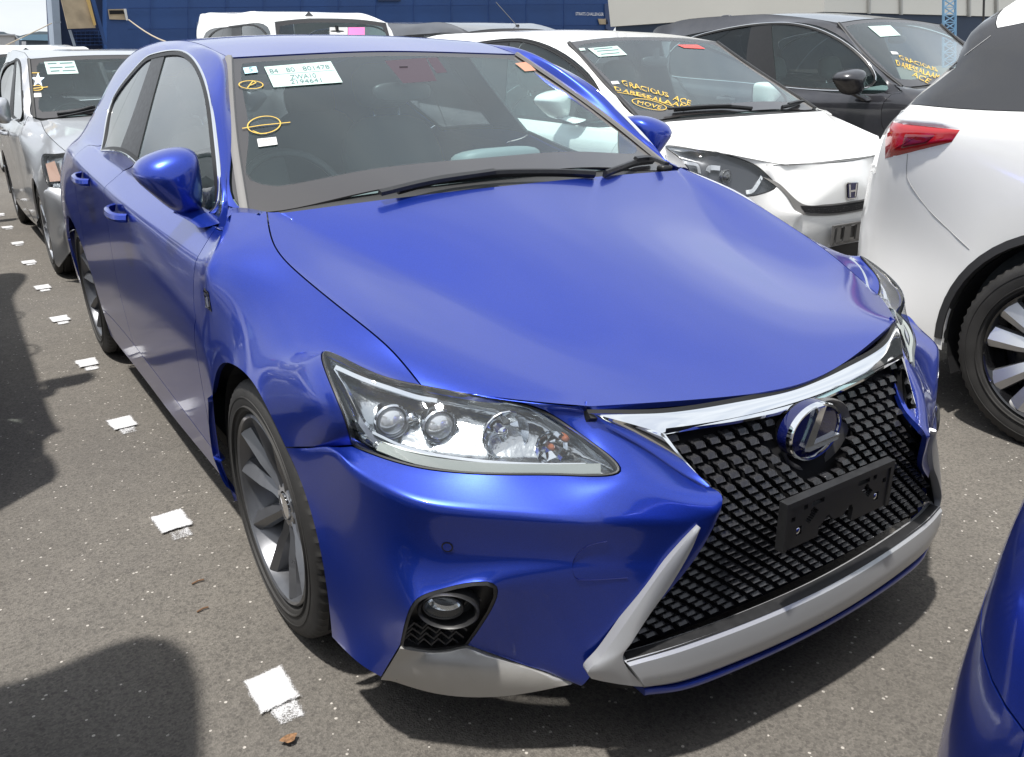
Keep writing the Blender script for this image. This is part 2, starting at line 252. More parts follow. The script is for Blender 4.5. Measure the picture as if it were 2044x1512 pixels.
CREASES = [(13, 14, 0.45), (14, 15, 0.45), (15, 16, 0.45), (16, 17, 0.45), (0, 1, 1), (1, 2, 1), (2, 3, 1), (3, 4, 1), (4, 5, 1), (6, 23, 1), (23, 12, 1), (12, 24, 1), (24, 25, 1), (25, 0, 1), (11, 22, 1), (22, 17, 1), (17, 34, 1), (34, 35, 1), (35, 5, 1), (66, 65, 1), (65, 64, 1), (64, 63, 1), (63, 62, 1), (62, 61, 1), (61, 60, 1), (60, 59, 1), (59, 58, 1), (36, 54, 1), (54, 55, 1), (36, 37, 1), (37, 0, 1), (5, 43, 1), (0, 67, 1), (67, 68, 1), (68, 69, 1), (69, 70, 1), (70, 71, 1), (71, 72, 1), (72, 73, 1), (73, 74, 1), (74, 55, 1), (85, 86, 0.92), (86, 87, 0.92), (87, 88, 0.92), (88, 89, 0.92), (89, 90, 0.92), (90, 91, 0.92), (79, 80, 1), (80, 81, 1), (81, 82, 1), (83, 84, 0.5), (58, 56, 1), (56, 55, 1), (103, 112, 1), (112, 113, 1), (113, 115, 1), (82, 117, 1), (117, 118, 1), (101, 102, 1), (102, 103, 1), (101, 108, 1), (108, 119, 1), (119, 112, 1), (108, 111, 1), (111, 120, 1), (160, 161, 1), (161, 162, 1), (162, 163, 1), (163, 164, 1), (164, 165, 1), (165, 166, 1), (166, 167, 1), (167, 168, 1), (168, 169, 1), (41, 44, 0.5), (44, 126, 0.5), (126, 133, 0.5), (133, 140, 0.5), (140, 147, 0.5), (147, 150, 0.5), (150, 153, 0.5), (48, 130, 0.6), (130, 137, 0.6), (137, 144, 0.6), (144, 161, 0.6), (65, 48, 0.5), (66, 49, 1), (49, 131, 1), (131, 138, 1), (138, 145, 1), (145, 160, 1), (42, 125, 1), (125, 132, 1), (132, 139, 1), (139, 146, 1), (180, 186, 1), (186, 187, 1), (187, 188, 1), (188, 189, 1), (189, 190, 1), (190, 191, 1), (191, 192, 1), (192, 193, 1), (193, 194, 1), (194, 185, 1), (185, 184, 1), (184, 183, 1), (183, 182, 1), (182, 181, 1), (181, 180, 1), (207, 208, 0.3), (208, 209, 0.3), (204, 210, 1), (210, 211, 1), (211, 212, 1), (212, 213, 1), (213, 214, 1), (214, 215, 1), (204, 231, 1), (231, 224, 1), (203, 205, 1), (205, 206, 1), (206, 204, 1), (203, 241, 1), (241, 238, 1)]
CREASES_OTHERS = [(13, 14, 0.45), (14, 15, 0.45), (15, 16, 0.45), (16, 17, 0.45), (0, 1, 1), (1, 2, 1), (2, 3, 1), (3, 4, 1), (4, 5, 1), (6, 23, 1), (23, 12, 1), (12, 24, 1), (24, 25, 1), (25, 0, 1), (11, 22, 1), (22, 17, 1), (17, 34, 1), (34, 35, 1), (35, 5, 1), (66, 65, 1), (65, 64, 1), (64, 63, 1), (63, 62, 1), (62, 61, 1), (61, 60, 1), (60, 59, 1), (59, 58, 1), (36, 54, 1), (54, 55, 1), (36, 37, 1), (37, 0, 1), (5, 43, 1), (0, 67, 1), (67, 68, 1), (68, 69, 1), (69, 70, 1), (70, 71, 1), (71, 72, 1), (72, 73, 1), (73, 74, 1), (74, 55, 1), (58, 56, 1), (56, 55, 1), (112, 113, 1), (113, 115, 1), (101, 102, 1), (102, 103, 1), (101, 108, 1), (108, 119, 1), (119, 112, 1), (108, 111, 1), (111, 120, 1), (160, 161, 1), (161, 162, 1), (162, 163, 1), (163, 164, 1), (164, 165, 1), (165, 166, 1), (166, 167, 1), (167, 168, 1), (168, 169, 1), (41, 44, 0.5), (44, 126, 0.5), (126, 133, 0.5), (133, 140, 0.5), (140, 147, 0.5), (147, 150, 0.5), (150, 153, 0.5), (48, 130, 0.6), (130, 137, 0.6), (137, 144, 0.6), (144, 161, 0.6), (65, 48, 0.5), (66, 49, 1), (49, 131, 1), (131, 138, 1), (138, 145, 1), (145, 160, 1), (42, 125, 1), (125, 132, 1), (132, 139, 1), (139, 146, 1), (180, 186, 1), (186, 187, 1), (187, 188, 1), (188, 189, 1), (189, 190, 1), (190, 191, 1), (191, 192, 1), (192, 193, 1), (193, 194, 1), (194, 185, 1), (185, 184, 1), (184, 183, 1), (183, 182, 1), (182, 181, 1), (181, 180, 1), (207, 208, 0.3), (208, 209, 0.3), (204, 210, 1), (210, 211, 1), (211, 212, 1), (212, 213, 1), (213, 214, 1), (214, 215, 1), (204, 231, 1), (231, 224, 1), (203, 205, 1), (205, 206, 1), (206, 204, 1), (203, 241, 1), (241, 238, 1)]
# the far side of the blue car, where it is not an exact mirror image
POINTS_FAR = [(0.679, -0.483, 0.687), (0.691, -0.378, 0.735), (0.718, -0.248, 0.78), (0.75, -0.044, 0.839), (0.743, 0.118, 0.893), (0.689, 0.291, 0.951), (-0, -0.774, 0.672), (-0, -0.587, 0.732), (-0, -0.35, 0.8), (-0, -0.098, 0.87), (-0, 0.082, 0.921), (-0, 0.223, 0.964), (0.361, -0.713, 0.698), (0.347, -0.532, 0.724), (0.393, -0.317, 0.764), (0.469, -0.102, 0.809), (0.563, 0.096, 0.879), (0.65, 0.269, 0.948), (0.179, -0.568, 0.732), (0.2, -0.34, 0.79), (0.239, -0.1, 0.852), (0.284, 0.087, 0.908), (0.325, 0.241, 0.959), (0.177, -0.756, 0.679), (0.456, -0.68, 0.702), (0.572, -0.587, 0.689), (0.478, -0.484, 0.723), (0.598, -0.424, 0.728), (0.513, -0.297, 0.76), (0.628, -0.272, 0.771), (0.572, -0.082, 0.816), (0.67, -0.061, 0.833), (0.625, 0.103, 0.879), (0.687, 0.111, 0.889), (0.664, 0.277, 0.949), (0.678, 0.285, 0.95), (0.813, -0.327, 0.748), (0.757, -0.419, 0.717), (0.788, -0.309, 0.744), (0.81, -0.177, 0.761), (0.827, -0.008, 0.798), (0.863, 0.178, 0.854), (0.79, 0.393, 0.908), (0.752, 0.401, 0.952), (0.858, 0.349, 0.839), (0.881, 0.345, 0.699), (0.881, 0.394, 0.573), (0.869, 0.439, 0.393), (0.862, 0.461, 0.291), (0.84, 0.506, 0.18), (0.846, -0.266, 0.727), (0.872, -0.133, 0.699), (0.874, 0.028, 0.714), (0.88, 0.201, 0.708), (0.83, -0.447, 0.68), (0.82, -0.466, 0.601), (0.858, -0.389, 0.586), (0.866, -0.368, 0.672), (0.887, -0.262, 0.56), (0.894, -0.18, 0.622), (0.898, -0.084, 0.659), (0.896, 0.048, 0.658), (0.888, 0.173, 0.62), (0.882, 0.272, 0.535), (0.876, 0.355, 0.414), (0.868, 0.399, 0.304), (0.845, 0.383, 0.16), (0.598, -0.561, 0.686), (0.525, -0.634, 0.679), (0.476, -0.687, 0.65), (0.437, -0.742, 0.618), (0.525, -0.692, 0.601), (0.613, -0.644, 0.588), (0.715, -0.587, 0.575), (0.785, -0.527, 0.587), (0.775, -0.485, 0.652), (0.701, -0.543, 0.631), (0.608, -0.61, 0.632), (0.529, -0.668, 0.633), (0.442, -0.676, 0.682), (0.367, -0.739, 0.627), (0.301, -0.824, 0.563), (0.298, -0.883, 0.525), (0.414, -0.785, 0.587), (0.35, -0.857, 0.528), (0.859, -0.427, 0.589), (0.842, -0.51, 0.576), (0.802, -0.59, 0.558), (0.736, -0.644, 0.546), (0.616, -0.717, 0.53), (0.495, -0.785, 0.512), (0.348, -0.864, 0.505), (0.873, -0.311, 0.488), (0.832, -0.451, 0.45), (0.801, -0.568, 0.457), (0.736, -0.63, 0.46), (0.627, -0.705, 0.457), (0.509, -0.781, 0.455), (0.395, -0.844, 0.442), (0.861, -0.346, 0.383), (0.827, -0.459, 0.35), (0.798, -0.622, 0.385), (0.75, -0.645, 0.414), (0.666, -0.699, 0.415), (0.548, -0.772, 0.413), (0.441, -0.834, 0.389), (0.858, -0.354, 0.267), (0.833, -0.46, 0.25), (0.805, -0.578, 0.279), (0.853, -0.339, 0.168), (0.848, -0.459, 0.181), (0.825, -0.52, 0.176), (0.696, -0.632, 0.266), (0.609, -0.699, 0.223), (0.517, -0.783, 0.216), (0.525, -0.754, 0.187), (0.447, -0.847, 0.185), (0.339, -0.862, 0.441), (0.411, -0.844, 0.372), (0.748, -0.595, 0.254), (0.806, -0.526, 0.171), (0.738, -0.597, 0.153), (0.641, -0.677, 0.158), (0.76, -0.599, 0.223), (0.665, -0.67, 0.214), (0.795, 0.98, 0.926), (0.867, 0.988, 0.865), (0.873, 0.998, 0.719), (0.873, 1.006, 0.579), (0.866, 1.016, 0.408), (0.86, 1.02, 0.3), (0.845, 1.02, 0.173), (0.8, 1.5, 0.954), (0.869, 1.541, 0.89), (0.872, 1.586, 0.729), (0.871, 1.611, 0.568), (0.866, 1.588, 0.412), (0.86, 1.561, 0.31), (0.846, 1.5, 0.172), (0.799, 2, 0.975), (0.866, 2.011, 0.916), (0.871, 1.987, 0.746), (0.873, 1.964, 0.57), (0.867, 1.968, 0.405), (0.862, 1.979, 0.309), (0.85, 1.98, 0.172), (0.79, 2.301, 0.99), (0.857, 2.33, 0.933), (0.872, 2.322, 0.773), (0.768, 2.617, 1), (0.835, 2.626, 0.937), (0.881, 2.614, 0.771), (0.737, 2.964, 0.984), (0.806, 2.954, 0.926), (0.865, 2.937, 0.751), (0.666, 3.21, 0.958), (0.74, 3.242, 0.878), (0.791, 3.248, 0.722), (0.8, 3.247, 0.501), (0.807, 3.259, 0.279), (0.85, 2.265, 0.17), (0.865, 2.244, 0.295), (0.872, 2.262, 0.386), (0.88, 2.333, 0.52), (0.885, 2.472, 0.626), (0.887, 2.613, 0.658), (0.886, 2.754, 0.622), (0.883, 2.893, 0.511), (0.868, 2.944, 0.361), (0.85, 2.942, 0.22), (-0, 3.382, 0.963), (-0, 3.446, 0.858), (-0, 3.465, 0.701), (-0, 3.483, 0.5), (-0, 3.463, 0.249), (0.428, 3.334, 0.965), (0.457, 3.409, 0.859), (0.482, 3.426, 0.702), (0.497, 3.44, 0.5), (0.5, 3.421, 0.251), (0.773, 0.451, 0.917), (0.784, 0.979, 0.941), (0.79, 1.297, 1.001), (0.79, 1.582, 1.017), (0.785, 2, 0.987), (0.765, 2.076, 1.002), (0.722, 0.565, 1.069), (0.666, 0.758, 1.213), (0.612, 1.102, 1.318), (0.604, 1.347, 1.337), (0.603, 1.496, 1.338), (0.605, 1.698, 1.331), (0.612, 1.857, 1.311), (0.641, 2.187, 1.223), (0.694, 2.269, 1.124), (0.728, 1.375, 1.112), (0.665, 1.441, 1.227), (0.726, 1.621, 1.122), (0.663, 1.661, 1.23), (0.731, 1.023, 1.069), (0.674, 1.131, 1.196), (0.713, 1.96, 1.118), (0.658, 1.912, 1.222), (0.717, 0.383, 0.947), (0.529, 1.004, 1.313), (0.657, 0.609, 1.088), (0.591, 0.82, 1.212), (0.689, 0.577, 1.079), (0.626, 0.764, 1.212), (0.567, 1.006, 1.327), (0.542, 1.298, 1.362), (0.547, 1.601, 1.378), (0.548, 1.954, 1.378), (0.538, 2.401, 1.352), (0.52, 2.8, 1.303), (0.5, 3.087, 1.239), (0.577, 1.305, 1.351), (0.584, 1.6, 1.361), (0.583, 1.944, 1.357), (0.585, 2.348, 1.314), (0.6, 2.73, 1.229), (0.599, 3.018, 1.133), (0.678, 2.682, 1.121), (0.651, 3.055, 1.04), (-0, 1.045, 1.329), (-0, 1.33, 1.38), (-0, 1.62, 1.401), (-0, 1.97, 1.405), (-0, 2.401, 1.387), (-0, 2.831, 1.341), (-0, 3.132, 1.268), (0.27, 1.035, 1.323), (0.279, 1.324, 1.376), (0.28, 1.615, 1.396), (0.28, 1.965, 1.399), (0.279, 2.401, 1.378), (0.269, 2.823, 1.332), (0.269, 3.116, 1.262), (-0, 0.296, 0.985), (-0, 0.559, 1.098), (-0, 0.809, 1.216), (0.4, 0.318, 0.975), (0.359, 0.571, 1.093), (0.314, 0.811, 1.214), (-0, -0.765, 0.655), (0.222, -0.732, 0.669), (-0, -0.8, 0.61), (0.183, -0.781, 0.616), (-0, -0.83, 0.57), (0.15, -0.839, 0.563), (-0, -0.87, 0.535), (0.152, -0.887, 0.535), (-0, -0.87, 0.45), (0.169, -0.876, 0.444), (-0, -0.865, 0.385), (0.206, -0.865, 0.379), (-0, -0.87, 0.3), (0.259, -0.838, 0.259), (-0, -0.88, 0.19), (0.223, -0.873, 0.188)]
